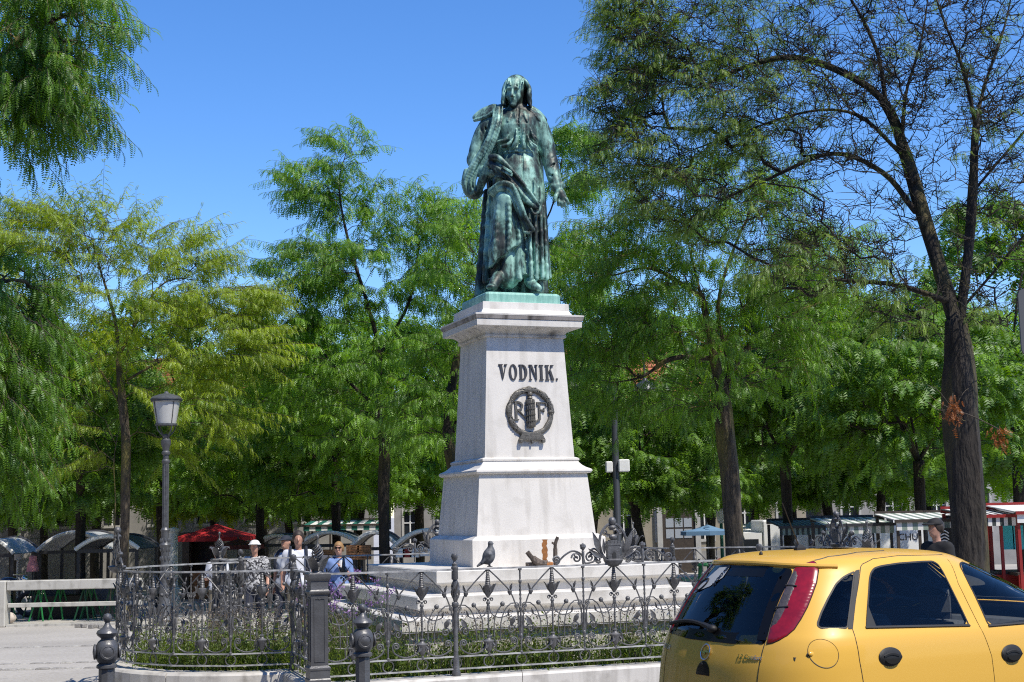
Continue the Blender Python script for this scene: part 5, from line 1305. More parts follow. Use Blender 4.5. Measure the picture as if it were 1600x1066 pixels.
bgt = [(20, 44, 0, 1.05, 'shady dark locust tree behind the motorbike at the far left'), (255, 46, 0, 1.0, 'dense dark locust tree behind the white round column'), (330, 52, 2, .95, 'yellowish locust tree showing between the lamp and the central trees'),
       (455, 50, 0, 1.05, 'dark distant locust tree behind the two walkers with backpacks'), (560, 52, 1, 1.0, 'distant green locust tree behind the green striped awning'), (655, 46, 1, .95, 'green locust tree behind the curved roof stall beside the pedestal'),
       (790, 50, 0, 1.1, 'dark locust tree mostly hidden behind the pedestal'), (925, 52, 1, .85, 'green locust tree in front of the red tiled roof'), (1000, 38, 0, .82, 'shady dark locust tree beside the modern lamp post'), (1112, 44, 0, .95, 'dark locust tree with its thin trunk beside the blue parasol'),
       (1180, 50, 1, 1.0, 'green locust tree behind the white tent roof'), (1300, 50, 1, 1.05, 'green locust tree above the white truck box'), (1375, 49, 0, 1.05, 'dark locust tree above the middle striped stall'), (1520, 44, 1, 1.05, 'green locust tree behind the trunk of the large half bare tree'),
       (1600, 36, 0, 1.0, 'dark green locust tree at the right edge behind the red kiosk'), (1680, 50, 1, 1.1, 'green locust tree beyond the right edge'), (-60, 50, 1, 1.1, 'green locust tree beyond the left edge'), (150, 56, 1, 1.05, 'pale green locust tree behind the arched stall roof'), (1240, 58, 0, 1.05, 'dark locust tree far behind the white truck'),
       (860, 60, 1, 1.0, 'far green locust tree glimpsed right of the pedestal'), (1450, 56, 1, 1.1, 'far green locust tree behind the leaning trunk'), (410, 60, 0, 1.15, 'far dark locust tree behind the bushy one'), (70, 62, 0, 1.1, 'far dark locust tree against the long pale building')]
for i, (px, Yt, k, sc, lab) in enumerate(bgt):
    p = gb(px, Yt); s = sc*(1.02 + .3*((i*37) % 10)/10); rz = (i*2.399) % 6.28
    if protos[k].get('label', '') == '' and not protos[k].get('used'):
        o = protos[k]; o['used'] = 1; o['label'] = lab; o.location = p; o.rotation_euler = (0, 0, rz); o.scale = (s, s, s)
    else: o = dup(protos[k], lab, p, rz, s)
    o['group'] = 'locust trees in rows across the market square'
for lab, x_, y_, k_, s_ in (('added unseen locust tree cutting sky light left of the fence bay', -13.5, 19, 0, 1.15), ('added unseen locust tree cutting sky light at the left kerb', -12.5, 11.5, 1, 1.1), ('added unseen locust tree cutting sky light left of the viewer', -12, 3.5, 0, 1.1)):  # unseen trees added to block sky light from the left
    o = dup(protos[k_], lab, (x_, y_, ground_z(y_)), x_, s_); o['group'] = 'locust trees in rows across the market square'
for o in protos:
    if 'used' in o: del o['used']
for o in COL.objects:
    if 'used' in o: del o['used']
# dead rusty foliage hanging on the old trunk
cl = thing('dead_twigs', 'rusty orange dead leaves hanging on the big old trunk', 'dead leaves', W(1490, 640, 17.3))
n = 110; P = rng.normal(0, .05, (n, 3))*np.array([1, .6, 1.6]) + np.where(rng.random((n, 1)) < .5, np.array([[.0, 0, 0]]), np.array([[.62, .2, -.32]])); D = rng.normal(0, .4, (n, 3)); D[:, 2] -= 1
v = make_fronds(P, D, rng.uniform(.06, .13, n), TM_FAR, rng.random(n)); o = link('leaf', np_mesh('leaf', v[0], v[1], L_rust, attrs={'tint': ('POINT', v[2])}), cl); tag(o, kind='stuff')
tw = MB()
for k in range(9):
    a = rng.uniform(-.22, .22, 3); tw.tube(curve_pts([tuple(a*.2), tuple(a*[1, .5, 1.2]), tuple(a*[1.6, .6, 1.0] + np.array([0, 0, .1]))], 4), .004, 3)
tw.tube(curve_pts([(0, 0, 0), (.3, .1, -.1), (.62, .2, -.25)], 5), .008, 4)
tag(tw.build('twig', M_bark, cl), kind='stuff')

print('TREE TRIS', TRI)
# ================================================================== yellow car in the foreground
from mathutils.bvhtree import BVHTree
CROT = MROT + R(7.5)
CAR0 = Vector((1.075, 8.62, 0.0))
CM = Matrix.Translation(CAR0) @ Matrix.Rotation(CROT, 4, 'Z'); CMI = CM.inverted()
paint = bpy.data.materials.new('yellow_paint'); paint.use_nodes = True
_b = paint.node_tree.nodes['Principled BSDF']; _b.inputs['Base Color'].default_value = (.74, .435, .072, 1); _b.inputs['Roughness'].default_value = .38
_b.inputs['Coat Weight'].default_value = .4; _b.inputs['Specular IOR Level'].default_value = .3; _b.inputs['Coat IOR'].default_value = 1.42; _b.inputs['Coat Roughness'].default_value = .035; _b.inputs['Metallic'].default_value = .0
_n = paint.node_tree.nodes.new('ShaderNodeTexNoise'); _n.inputs['Scale'].default_value = 7; _n.inputs['Detail'].default_value = 8
_r = paint.node_tree.nodes.new('ShaderNodeMapRange'); _r.inputs['To Min'].default_value = .02; _r.inputs['To Max'].default_value = .10
paint.node_tree.links.new(_n.outputs[0], _r.inputs[0]); paint.node_tree.links.new(_r.outputs[0], _b.inputs['Coat Roughness'])
M_blk = mat('black_plastic', (.012, .012, .013), .6); M_blkgloss = mat('black_gloss', (.006, .006, .007), .3, spec=.25); M_rub = mat('rubber', (.02, .02, .02), .7)
M_int = mat('car_interior', (.075, .077, .08), .85, var=.3, scale=30); M_seat = mat('seat_cloth', (.09, .092, .10), .9, var=.4, scale=60); M_trim = mat('light_trim', (.35, .36, .36), .8)
M_glass = glass_mat('car_glass', (.92, .96, .96), 1.42); M_glass_rear = glass_mat('car_glass_rear', (.60, .68, .70), 1.6)
M_red = mat('red_lens', (.30, .006, .014), .25, coat=.6, var=.35, scale=20); M_lens = mat('grey_lens', (.085, .072, .074), .4, coat=.2, var=.3, scale=25, bump=.25, bscale=60); M_chrome = mat('chrome', (.7, .7, .72), .15, 1.0)
KZ = [.16, .22, .34, .48, .575, .60, .66, .78, .88, .945, 1.0, 1.10, 1.20, 1.30, 1.36, 1.392, 1.410, 1.422, 1.430, 1.436]
KR = [.10, -.01, -.055, -.06, -.035, .012, .022, .042, .072, .098, .128, .185, .248, .325, .375, .420, .490, .60, .75, .98]
KW = [.70, .765, .80, .815, .822, .823, .824, .822, .815, .802, .776, .728, .682, .632, .596, .562, .510, .43, .32, .12]
KF = [3.66, 3.76, 3.81, 3.82, 3.80, 3.79, 3.76, 3.60, 3.25, 2.92, 2.70, 2.48, 2.28, 2.05, 1.90, 1.80, 1.70, 1.58, 1.44, 1.2]
zz = np.unique(np.concatenate([np.linspace(.16, 1.30, 86), np.linspace(1.30, 1.4355, 30), [1.436]]))
def smooth_interp(z, K):
    # monotone-ish cubic through keys
    K = np.array(K); Z = np.array(KZ); d = np.gradient(K, Z); i = np.clip(np.searchsorted(Z, z) - 1, 0, len(Z)-2); h = Z[i+1]-Z[i]; t = (z - Z[i])/h
    s = np.diff(K)/np.diff(Z); dd = np.zeros(len(K)); dd[1:-1] = np.where(s[:-1]*s[1:] > 0, 2*s[:-1]*s[1:]/(s[:-1]+s[1:] + 1e-12), 0); dd[0] = s[0]; dd[-1] = s[-1]
    return (2*t**3-3*t**2+1)*K[i] + (t**3-2*t**2+t)*h*dd[i] + (-2*t**3+3*t**2)*K[i+1] + (t**3-t**2)*h*dd[i+1]
XR, WW, XF = smooth_interp(zz, KR), smooth_interp(zz, KW), smooth_interp(zz, KF)
cols = []
NR, NS, NF = 44, 130, 26; NEXP = 3.0
ph = np.linspace(0, np.pi/2, NR); ph = ph
rows = []
for z, xr, w, xf in zip(zz, XR, WW, XF):
    Lc = min(.62, .46*(xf-xr)); Lf = min(.85, .46*(xf-xr)); xc, xfc = xr + Lc, xf - Lf
    e = 2/NEXP
    xa = xc - (xc-xr)*np.cos(ph)**e; ya = w*np.sin(ph)**e
    xs_ = np.linspace(xc, xfc, NS+2)[1:-1]; yb = np.full(NS, w)
    p2 = np.linspace(np.pi/2, 0, NF); xd = xfc + (xf-xfc)*np.cos(p2)**(2/2.4); yd = w*np.sin(p2)**(2/2.4)
    X = np.concatenate([xa, xs_, xd]); Yh = np.concatenate([ya, yb, yd])
    Yh = Yh*(1 - .022*((X-1.7)/1.8)**2)
    rows.append(np.stack([np.concatenate([X, X[-2:0:-1]]), np.concatenate([-Yh, Yh[-2:0:-1]]), np.full(2*len(X)-2, z)], 1))
G = np.array(rows); nzr, ncol = G.shape[:2]
Vb = G.reshape(-1, 3); i0 = np.arange(nzr-1)[:, None]*ncol + np.arange(ncol)[None]; i1 = np.arange(nzr-1)[:, None]*ncol + (np.arange(ncol)[None]+1) % ncol
Fb = np.stack([i0, i1, i1+ncol, i0+ncol], 2).reshape(-1, 4)
full = np_mesh('car_full', Vb, Fb, None, True)
Nb = np.zeros((len(Vb), 3), np.float32); full.vertices.foreach_get('normal', Nb.ravel()) if False else None
Nb = np.array([v.normal[:] for v in full.vertices], np.float32)
bvh = BVHTree.FromPolygons([tuple(v) for v in Vb], [tuple(f) for f in Fb])
camL = CMI @ Vector((0, 0, EYE))
def pix(px, py):
    d = (CMI.to_3x3() @ (W(px, py, 10.0) - Vector((0, 0, EYE)))).normalized(); h = bvh.ray_cast(camL, d)
    return h[0]
def side_hit(x, z, s=-1):
    h = bvh.ray_cast(Vector((x, 2.0*s, z)), Vector((0, -s, 0))); return h[0], h[1]
def rear_hit(y, z):
    h = bvh.ray_cast(Vector((-1, y, z)), Vector((1, 0, 0))); return h[0], h[1]
def top_hit(x, y):
    h = bvh.ray_cast(Vector((x, y, 3)), Vector((0, 0, -1))); return h[0], h[1]
def A5(pts): return [(1250 + x/4.571, 840 + y/4.571) for x, y in pts]
def A4(pts): return [(1020 + x/4.933, 850 + y/4.933) for x, y in pts]
def side_poly(pts):
    o = []
    for p in pts:
        h = pix(*p)
        if h is not None: o.append((h.x, h.z))
    return o
def smooth_poly(P, n=6, closed=True):
    P = [Vector((p[0], p[1])) for p in P]; N_ = len(P); out_ = []
    for i in range(N_ if closed else N_-1):
        a, b, c, d = (P[(i-1) % N_], P[i], P[(i+1) % N_], P[(i+2) % N_]) if closed else (P[max(i-1, 0)], P[i], P[i+1], P[min(i+2, N_-1)])
        # straight where the turn is sharp
        for k in range(n):
            t = k/n; out_.append(tuple(b + (c-b)*t))
    if not closed: out_.append(tuple(P[-1]))
    return out_
def round_poly(P, r=.03, n=5):
    """round polygon corners"""
    P = [Vector(p) for p in P]; out_ = []; N_ = len(P)
    for i in range(N_):
        a, b, c = P[i-1], P[i], P[(i+1) % N_]; u, v = (a-b), (c-b); lu, lv = u.length, v.length
        k = min(r, lu*.45, lv*.45); s, e = b + u/lu*k, b + v/lv*k
        for j in range(n+1):
            t = j/n; out_.append(tuple((s*(1-t)**2 + b*2*t*(1-t) + e*t*t)))
    return out_
def area(P): return .5*sum(P[i-1][0]*P[i][1] - P[i][0]*P[i-1][1] for i in range(len(P)))
def inset(P, d):
    if area(P) < 0: P = P[::-1]
    out_ = []; N_ = len(P)
    for i in range(N_):
        a, b, c = Vector(P[i-1]), Vector(P[i]), Vector(P[(i+1) % N_]); t = (c-a)
        if t.length < 1e-9: t = Vector((1, 0))
        t.normalize(); out_.append((b.x - t.y*d, b.y + t.x*d))
    return out_
def hitf(kind, p, off, s=-1):
    if kind == 'side': h, n = side_hit(p[0], p[1], s)
    elif kind == 'rear': h, n = rear_hit(p[0], p[1])
    else: h, n = top_hit(p[0], p[1])
    if h is None: return Vector((p[0], -.5*1, p[1])) if kind == 'side' else Vector((.4, p[0], p[1]))
    ref = {'side': Vector((0, s, 0)), 'rear': Vector((-1, 0, 0)), 'top': Vector((0, 0, 1))}[kind]
    if n.dot(ref) < 0: n = -n
    return h + n*off
def patch(name, P, kind, off, m, parent, s=-1, cuts=3, bulge=0.0, label=None):
    bm = bmesh.new(); vs_ = [bm.verts.new((p[0], p[1], 0)) for p in P]; bm.faces.new(vs_)
    bmesh.ops.triangulate(bm, faces=bm.faces[:], ngon_method='BEAUTY')
    for _ in range(cuts):
        es = [e for e in bm.edges if e.calc_length() > .035]
        if not es: break
        bmesh.ops.subdivide_edges(bm, edges=es, cuts=1); bmesh.ops.triangulate(bm, faces=[f for f in bm.faces if len(f.verts) > 3])
    bnd = {v for e in bm.edges if e.is_boundary for v in e.verts}
    for v in bm.verts:
        p = hitf(kind, (v.co.x, v.co.y), off if (v in bnd or not bulge) else off + bulge, s); v.co = p
    bmesh.ops.recalc_face_normals(bm, faces=bm.faces)
    ref = {'side': Vector((0, s, 0)), 'rear': Vector((-1, 0, 0)), 'top': Vector((0, 0, 1))}[kind]
    if sum((f.normal.dot(ref) for f in bm.faces)) < 0: bmesh.ops.reverse_faces(bm, faces=bm.faces[:])
    for f in bm.faces: f.smooth = True
    me = bpy.data.meshes.new(name); bm.to_mesh(me); bm.free(); me.materials.append(m); o = link(name, me, parent); tag(o, label); return o
def ring_strip(name, P, d, kind, off, m, parent, s=-1, depth=.004):
    if area(P) < 0: P = P[::-1]
    Q = inset(P, d); n = len(P); mb = MB()
    a = [tuple(hitf(kind, p, off, s)) for p in P]; b = [tuple(hitf(kind, p, off, s)) for p in Q]; a0 = [tuple(hitf(kind, p, off-depth, s)) for p in P]
    mb.add(a + b + a0, [(i, (i+1) % n, n+(i+1) % n, n+i) for i in range(n)] + [(2*n+i, 2*n+(i+1) % n, (i+1) % n, i) for i in range(n)])
    return mb.build(name, m, parent, smooth=True)
def line_strip(mb, P, kind, r=.0028, s=-1, off=0.0):
    pts = []
    for i in range(len(P)-1):
        k = max(1, int(math.dist(P[i], P[i+1])/.03))
        for j in range(k): pts.append((P[i][0] + (P[i+1][0]-P[i][0])*j/k, P[i][1] + (P[i+1][1]-P[i][1])*j/k))
    pts.append(P[-1]); mb.tube([hitf(kind, p, off, s) for p in pts], r, 4)

# --- outlines taken from the photograph, dropped on the body surface
qwin = side_poly(A5([(150, 652), (124, 636), (120, 610), (145, 535), (195, 430), (250, 330), (300, 282), (345, 257), (392, 238), (370, 430), (342, 652)]))
qstrip = side_poly(A5([(342, 654), (370, 430), (392, 238), (424, 230), (398, 430), (372, 654)]))
dwin = side_poly(A5([(468, 645), (478, 480), (490, 300), (500, 250), (525, 215), (580, 198), (700, 180), (860, 168), (945, 166), (985, 188), (1020, 240), (1080, 360), (1150, 500), (1212, 630)]))
fwin = side_poly(A5([(1345, 634), (1290, 510), (1200, 330), (1140, 210), (1136, 184), (1155, 172), (1300, 180), (1450, 212), (1590, 268)]))
xl = fwin[-1][0]
fwin += [(xl + .30, fwin[-1][1] - .09), (2.50, 1.06), (2.58, fwin[0][1] + .005)]
gapL = side_poly(A5([(432, 212), (398, 440), (374, 652), (400, 740), (425, 880), (452, 1033)])); 
gapT = side_poly(A5([(432, 212), (445, 190), (520, 152), (700, 130), (1015, 123), (1300, 145), (1560, 200)]))
gapB = side_poly(A5([(1015, 123), (1130, 330), (1285, 640), (1340, 760), (1370, 850), (1392, 1033)]))
roofl = side_poly(A5([(104, 164), (200, 138), (400, 108), (600, 95), (900, 88), (1200, 108), (1500, 166)]))
def cpix(pts, f): return [pix(*p) for p in f(pts)]
rr_ = [h for h in cpix([(1088, 195), (1030, 320), (950, 500), (895, 660), (872, 772)], A4) if h is not None]
rb_ = [h for h in cpix([(600, 770), (345, 750)], A4) if h is not None]
rtop = [h for h in cpix([(860, 172), (720, 172)], A4) if h is not None]
half = [(0.0, rtop[-1].z + .004)] + [(h.y, h.z) for h in reversed(rtop)] + [(h.y, h.z) for h in rr_] + [(h.y, h.z) for h in rb_]
half = [p for p in half if p[0] <= 0.0]
if half[-1][0] < -.02: half.append((0.0, half[-1][1]))
rwin = half + [(-y, z) for y, z in reversed(half) if y < -1e-4]
tail_o = [h for h in cpix([(1092, 188), (1165, 158), (1238, 134), (1262, 152), (1277, 205), (1262, 300), (1228, 395), (1190, 490), (1142, 580), (1090, 660), (1035, 708), (980, 740), (930, 762), (880, 772), (892, 700), (905, 645), (960, 490), (1030, 325), (1086, 212)], A4)]
tail_i = [h for h in cpix([(1088, 222), (1112, 208), (1122, 262), (1098, 340), (1040, 490), (990, 590), (955, 630), (912, 650), (962, 500), (1036, 330)], A4)]
def inpoly(P, x, y):
    P = np.array(P); c = np.zeros(np.shape(x), bool); j = len(P)-1
    for i in range(len(P)):
        cond = ((P[i, 1] > y) != (P[j, 1] > y)) & (x < (P[j, 0]-P[i, 0])*(y-P[i, 1])/(P[j, 1]-P[i, 1] + 1e-12) + P[i, 0]); c ^= cond; j = i
    return c
dwin_raw, fwin_raw = list(dwin), list(fwin)
qwin, dwin, fwin = round_poly(qwin, .02), round_poly(dwin, .02), round_poly(fwin, .03); rwin = round_poly(rwin, .03)
SIDE = np.abs(Nb[:, 1]) > .35; REAR = (Nb[:, 0] < -.25) & (Vb[:, 0] < .8)
inn_v = np.zeros(len(Vb), bool)
for P in (qwin, dwin, fwin): inn_v |= SIDE & inpoly(inset(P, .004), Vb[:, 0], Vb[:, 2])
inn_v |= REAR & inpoly(inset(rwin, .05), Vb[:, 1], Vb[:, 2])
wsp = [(-.60, 1.02), (-.50, 1.33), (.50, 1.33), (.60, 1.02)]; WS = (Nb[:, 0] > .3) & (Vb[:, 0] > 1.6)
inn_v |= WS & inpoly(wsp, Vb[:, 1], Vb[:, 2])
for wx in (.64, 3.13): inn_v |= SIDE & ((Vb[:, 0]-wx)**2 + (Vb[:, 2]-.29)**2 < .335**2)
keep = ~inn_v[Fb].all(1)
def snap(P, axis, mask):
    """pull the ragged inner vertices of kept faces out to the window outline"""
    used = np.zeros(len(Vb), bool); used[Fb[keep].ravel()] = True
    idx = np.where(mask & used & inpoly(P, Vb[:, axis], Vb[:, 2]))[0]
    A = np.array(P); Bq = np.roll(A, -1, 0); D = Bq - A
    for i in idx:
        q = np.array([Vb[i, axis], Vb[i, 2]]); t = np.clip(((q-A)*D).sum(1)/((D*D).sum(1) + 1e-12), 0, 1); c = A + D*t[:, None]; j = np.argmin(((c-q)**2).sum(1))
        if axis == 0:
            h, n = side_hit(c[j, 0], c[j, 1], -1 if Vb[i, 1] < 0 else 1)
        else: h, n = rear_hit(c[j, 0], c[j, 1])
        if h is not None: Vb[i] = h
for P in (qwin, dwin, fwin): snap(inset(P, .004), 0, SIDE)
snap(inset(rwin, .05), 1, REAR)
# --- which faces belong to which panel
Fc = Vb[Fb].mean(1); Fn = Nb[Fb].mean(1)
def xgap(P, z): P = sorted(P, key=lambda p: p[1]); return np.interp(z, [p[1] for p in P], [p[0] for p in P])
gl = gapL + [(gapL[-1][0] + .045, .56), (gapL[-1][0] + .22, .47), (gapL[-1][0] + .30, .30)]; gb_ = gapB + [(gapB[-1][0] + .01, .5), (gapB[-1][0] + .0, .27)]
gf = [(2.62, .27), (2.64, .6), (2.60, .95), (2.45, 1.1)]
ztop_ = np.interp(Fc[:, 0], [p[0] for p in sorted(gapT)], [p[1] for p in sorted(gapT)])
side_f = (np.abs(Fn[:, 1]) > .3)
rd = side_f & (Fc[:, 0] > xgap(gl, Fc[:, 2])) & (Fc[:, 0] < xgap(gb_, Fc[:, 2])) & (Fc[:, 2] < ztop_) & (Fc[:, 2] > .27)
fd = side_f & (Fc[:, 0] >= xgap(gb_, Fc[:, 2])) & (Fc[:, 0] < xgap(gf, Fc[:, 2])) & (Fc[:, 2] < np.where(Fc[:, 0] > xl, 1.31 - (Fc[:, 0]-xl)*.62, ztop_)) & (Fc[:, 2] > .27)
ymax = max(-h.y for h in rr_)
tg = (Fc[:, 0] < .75) & (Fn[:, 0] < -.2) & (Fc[:, 2] > .60) & (Fc[:, 2] < 1.38) & (np.abs(Fc[:, 1]) < np.interp(Fc[:, 2], [.6, .94, 1.36], [ymax - .012, ymax, abs(rr_[0].y)]))
bu = (Fc[:, 2] < .60) & ((Fc[:, 0] < .33) | (Fc[:, 0] > 3.4)) & ~rd & ~fd
ho = (Fc[:, 0] > 2.68) & (Fc[:, 2] > .74) & (Fn[:, 2] > .25) & ~fd
car = thing('parked_car', 'yellow hatchback car with red tail lamp parked at the kerb in the right foreground', 'car', CAR0, CROT)
def sub(name, mask, m=paint, parent=car):
    F_ = Fb[mask & keep]
    if len(F_) == 0: return None
    u, inv = np.unique(F_, return_inverse=True); me = np_mesh(name, Vb[u], inv.reshape(F_.shape), m, True)
    me.normals_split_custom_set_from_vertices([tuple(x) for x in Nb[u]]); return link(name, me, parent)
front_b = bu & (Fc[:, 0] > 2); rear_b = bu & (Fc[:, 0] < 2)
nr = Fc[:, 1] < 0
body = sub('body', ~(rd | fd | tg | bu | ho)); tailgate = sub('tailgate', tg); sub('bumper', rear_b); sub('bumper', front_b); hood = sub('hood', ho)
rdn, rdf, fdn, fdf = sub('rear_door', rd & nr), sub('rear_door', rd & ~nr), sub('front_door', fd & nr), sub('front_door', fd & ~nr)
# dark lining inside the shell
Fk = Fb[keep & (Fc[:, 2] > .3)]; u, inv = np.unique(Fk, return_inverse=True); me = np_mesh('lining', Vb[u] - Nb[u]*.022, inv.reshape(Fk.shape)[:, ::-1], M_int, True); link('lining', me, car)
mb = MB(); mb.box(.25, 3.3, -.72, .72, .22, .30); mb.build('floor_pan', M_rub, car)
# --- glass
for s, rdoor, fdoor in ((-1, rdn, fdn), (1, rdf, fdf)):
    patch('quarter_window', inset(qwin, .002), 'side', .0015, M_glass, body, s); ring_strip('window_seal', qwin, .008, 'side', .003, M_blk, body, s)
    patch('pillar_trim', round_poly(qstrip, .006), 'side', .004, M_blk, body, s, 2)
    patch('window', inset(dwin, .002), 'side', .0015, M_glass, rdoor, s); ring_strip('window_seal', dwin, .009, 'side', .003, M_blk, rdoor, s)
    patch('window', inset(fwin, .002), 'side', .0015, M_glass, fdoor, s); ring_strip('window_seal', fwin, .009, 'side', .003, M_blk, fdoor, s)
    mb = MB(); line_strip(mb, [dwin_raw[0], dwin_raw[-1]], 'side', .0085, s, .001); mb.build('window_trim', M_blk, rdoor, smooth=True)
    mb = MB(); line_strip(mb, [fwin_raw[0], fwin_raw[-1]], 'side', .0085, s, .001); mb.build('window_trim', M_blk, fdoor, smooth=True)
    tri = side_poly(A5([(470, 642), (480, 478), (541, 636)])); patch('window_corner', tri, 'side', .005, M_blk, rdoor, s, 2)
patch('rear_window', inset(rwin, .002), 'rear', .002, M_glass_rear, tailgate, cuts=4); ring_strip('window_border', rwin, .062, 'rear', .0035, M_blkgloss, tailgate)
patch('windscreen', [(y*1.06, z) for y, z in wsp], 'rear', 0, M_glass, car) if False else None
wsg = MB(); gr = []
for z in np.linspace(1.0, 1.345, 10):
    r_ = []
    for y in np.linspace(-1, 1, 13):
        yy = y*np.interp(z, [1.0, 1.345], [.64, .52]); h = bvh.ray_cast(Vector((5, yy, z)), Vector((-1, 0, 0))); r_.append(tuple(h[0] + Vector((.003, 0, .002))))
    gr.append(r_)
wsg.loft(gr, closed=False, caps=False); wsg.build('windscreen', M_glass, car, smooth=True)
# --- tail lamps
def raw_patch(name, P3, mat_, parent, off, mirror=False, bul=.006):
    n0 = [bvh.find_nearest(p)[1] for p in P3]
    bm = bmesh.new(); nn = sum(n0, Vector()).normalized(); t = nn.orthogonal().normalized(); b = nn.cross(t); c = sum(P3, Vector())/len(P3)
    vs_ = [bm.verts.new(((p-c).dot(t), (p-c).dot(b), 0)) for p in P3]; bm.faces.new(vs_); bmesh.ops.triangulate(bm, faces=bm.faces[:])
    for _ in range(4):
        es = [e for e in bm.edges if e.calc_length() > .025]
        if not es: break
        bmesh.ops.subdivide_edges(bm, edges=es, cuts=1); bmesh.ops.triangulate(bm, faces=[f for f in bm.faces if len(f.verts) > 3])
    bnd = {v for e in bm.edges if e.is_boundary for v in e.verts}
    for v in bm.verts:
        q = c + t*v.co.x + b*v.co.y; h = bvh.ray_cast(q + nn*.6, -nn); p, n = (h[0], h[1]) if h[0] else bvh.find_nearest(q)[:2]
        if n.dot(nn) < 0: n = -n
        v.co = p + n*(off if v in bnd else off + bul)
        if mirror: v.co.y *= -1
    bmesh.ops.recalc_face_normals(bm, faces=bm.faces)
    cc = sum((f.normal for f in bm.faces), Vector()); rf = Vector((nn.x, -nn.y if mirror else nn.y, nn.z))
    if cc.dot(rf) < 0: bmesh.ops.reverse_faces(bm, faces=bm.faces[:])
    for f in bm.faces: f.smooth = True
    me = bpy.data.meshes.new(name); bm.to_mesh(me); bm.free(); me.materials.append(mat_); return link(name, me, parent)
for mir in (False, True):
    tl_gap = MB()
    tlp = raw_patch('tail_lamp', [p for p in tail_o if p], M_red, car, .002, mir, .008); raw_patch('grey_lens', [p for p in tail_i if p], M_lens, tlp, .008, mir, .005)
    pts = [p.copy() for p in tail_o if p]; pts.append(pts[0])
    for i, p in enumerate(pts):
        n = bvh.find_nearest(p)[1]; pts[i] = p + n*.001
        if mir: pts[i].y *= -1
    tl_gap.tube(pts, .004, 4)
    # ribs between the lamp chambers
    for (a, b) in (((1030, 327), (1114, 335)), ((955, 498), (1050, 492))):
        A, Bp = pix(*A4([a])[0]), pix(*A4([b])[0])
        if A and Bp:
            q = [A.lerp(Bp, t) + bvh.find_nearest(A.lerp(Bp, t))[1]*.014 for t in (0, .5, 1)]
            if mir:
                for v in q: v.y *= -1
            tl_gap.tube(q, .005, 4)
    tag(tl_gap.build('lamp_gasket', M_blk, tlp), kind='stuff')
# --- panel gaps
for s in (-1, 1):
    mb = MB()
    for P in (gl, gapT, gb_, gf): line_strip(mb, P, 'side', .0032, s, -.0008)
    mb.build('panel_gap', M_blk, car)
    mb = MB(); line_strip(mb, roofl, 'side', .006, s, -.002); mb.build('roof_strip', mat('dark_strip', (.05, .045, .03), .5), car)
mb = MB()
for s in (-1, 1): line_strip(mb, [(s*(ymax - .008), .955), (s*(ymax - .010), .75), (s*(ymax - .014), .60)], 'rear', .0032, -1, -.0008)
line_strip(mb, [(y, .597) for y in np.linspace(-.78, .78, 30)], 'rear', .004, -1, -.001)
mb.build('tailgate_gap', M_blk, car)
# crease along the hatch top: small spoiler lip
mb = MB(); lip = []
for y in np.linspace(-.56, .56, 25):
    h, n = rear_hit(y, 1.372 - .02*(y/.56)**2); lip.append(h + Vector((-.012, 0, .0)))
mb.tube(lip, .016, 8, flat=1.0); mb.build('roof_spoiler', paint, tailgate, smooth=True)
# --- handles, fuel flap
def handle(cx, cy, door):
    h = pix(*A5([(cx, cy)])[0]); x, z = h.x, h.z; a, b_ = .086, .054
    for s, d in zip((-1, 1), door):
        E = [(x + a*math.cos(t), z + b_*math.sin(t)) for t in np.linspace(0, 2*math.pi, 28, endpoint=False)]
        o = patch('handle', E, 'side', .003, M_blk, d, s, 2, bulge=.012)
        L_ = [(x + .056*math.cos(t) + .006, z - .012 + .028*math.sin(t)) for t in np.linspace(math.pi, 2*math.pi, 14)]
        patch('handle_shade', L_, 'side', .0195, mat('recess_shade', (.003, .003, .003), .9), d, s, 1)  # black crescent laid on, standing in for shade in the grip hollow
        mb = MB(); mb.tube([hitf('side', (x + dx, z + .004 + .012*math.sin(math.pi*(dx+.055)/.11)), .010, s) for dx in np.linspace(-.055, .055, 9)], .011, 6); mb.build('handle_grip', M_blk, d, smooth=True)
handle(643, 852, (rdn, rdf)); handle(1510, 828, (fdn, fdf))
h = pix(*A5([(175, 830)])[0]); fx, fz_ = h.x, h.z
E = [(fx + .076*math.cos(t), fz_ + .078*math.sin(t)) for t in np.linspace(0, 2*math.pi, 36, endpoint=False)]
ff = patch('fuel_flap', E, 'side', .0012, paint, body, -1, 2); mb = MB(); line_strip(mb, E + [E[0]], 'side', .0026, -1, 0); mb.build('flap_gap', M_blk, car)
mb = MB(); p = hitf('side', (fx - .062, fz_ - .002), .0, -1); mb.ell(p, (.020, .008, .014), 10, 8); mb.build('flap_notch', paint, car, smooth=True); mb = MB(); p = hitf('side', (fx - .080, fz_ - .006), .001, -1); mb.ell(p, (.008, .004, .012), 8, 6); mb.build('flap_notch_gap', M_blk, car, smooth=True)
# --- badge, lettering, wiper, lock
def rear_at(zx, zy):
    for k in range(60):
        h = pix(*A4([(zx + k*4, zy)])[0])
        if h is not None: return (h.y, h.z)
    return (0, .8)
ey, ez = rear_at(345, 826); ey = 0.0
mb = MB(); R_ = .044
mb.tube([hitf('rear', (ey + R_*math.cos(t), ez + R_*math.sin(t)), .006) for t in np.linspace(0, 2*math.pi, 33)], .0042, 6)
bolt = [(.044, -.004), (.006, .004), (.008, -.002), (-.044, .004), (-.006, -.004), (-.008, .002)]
bolt = [(-.066, .004), (.006, -.014), (.002, -.003), (.066, -.004), (-.006, .014), (-.002, .003)]
a = [tuple(hitf('rear', (-bx, ez + by), .010)) for bx, by in bolt]; b = [tuple(hitf('rear', (-bx, ez + by), .003)) for bx, by in bolt]
mb.add(a + b, [tuple(range(6)), tuple(range(6, 12))] + [(i, (i+1) % 6, 6+(i+1) % 6, 6+i) for i in range(6)])
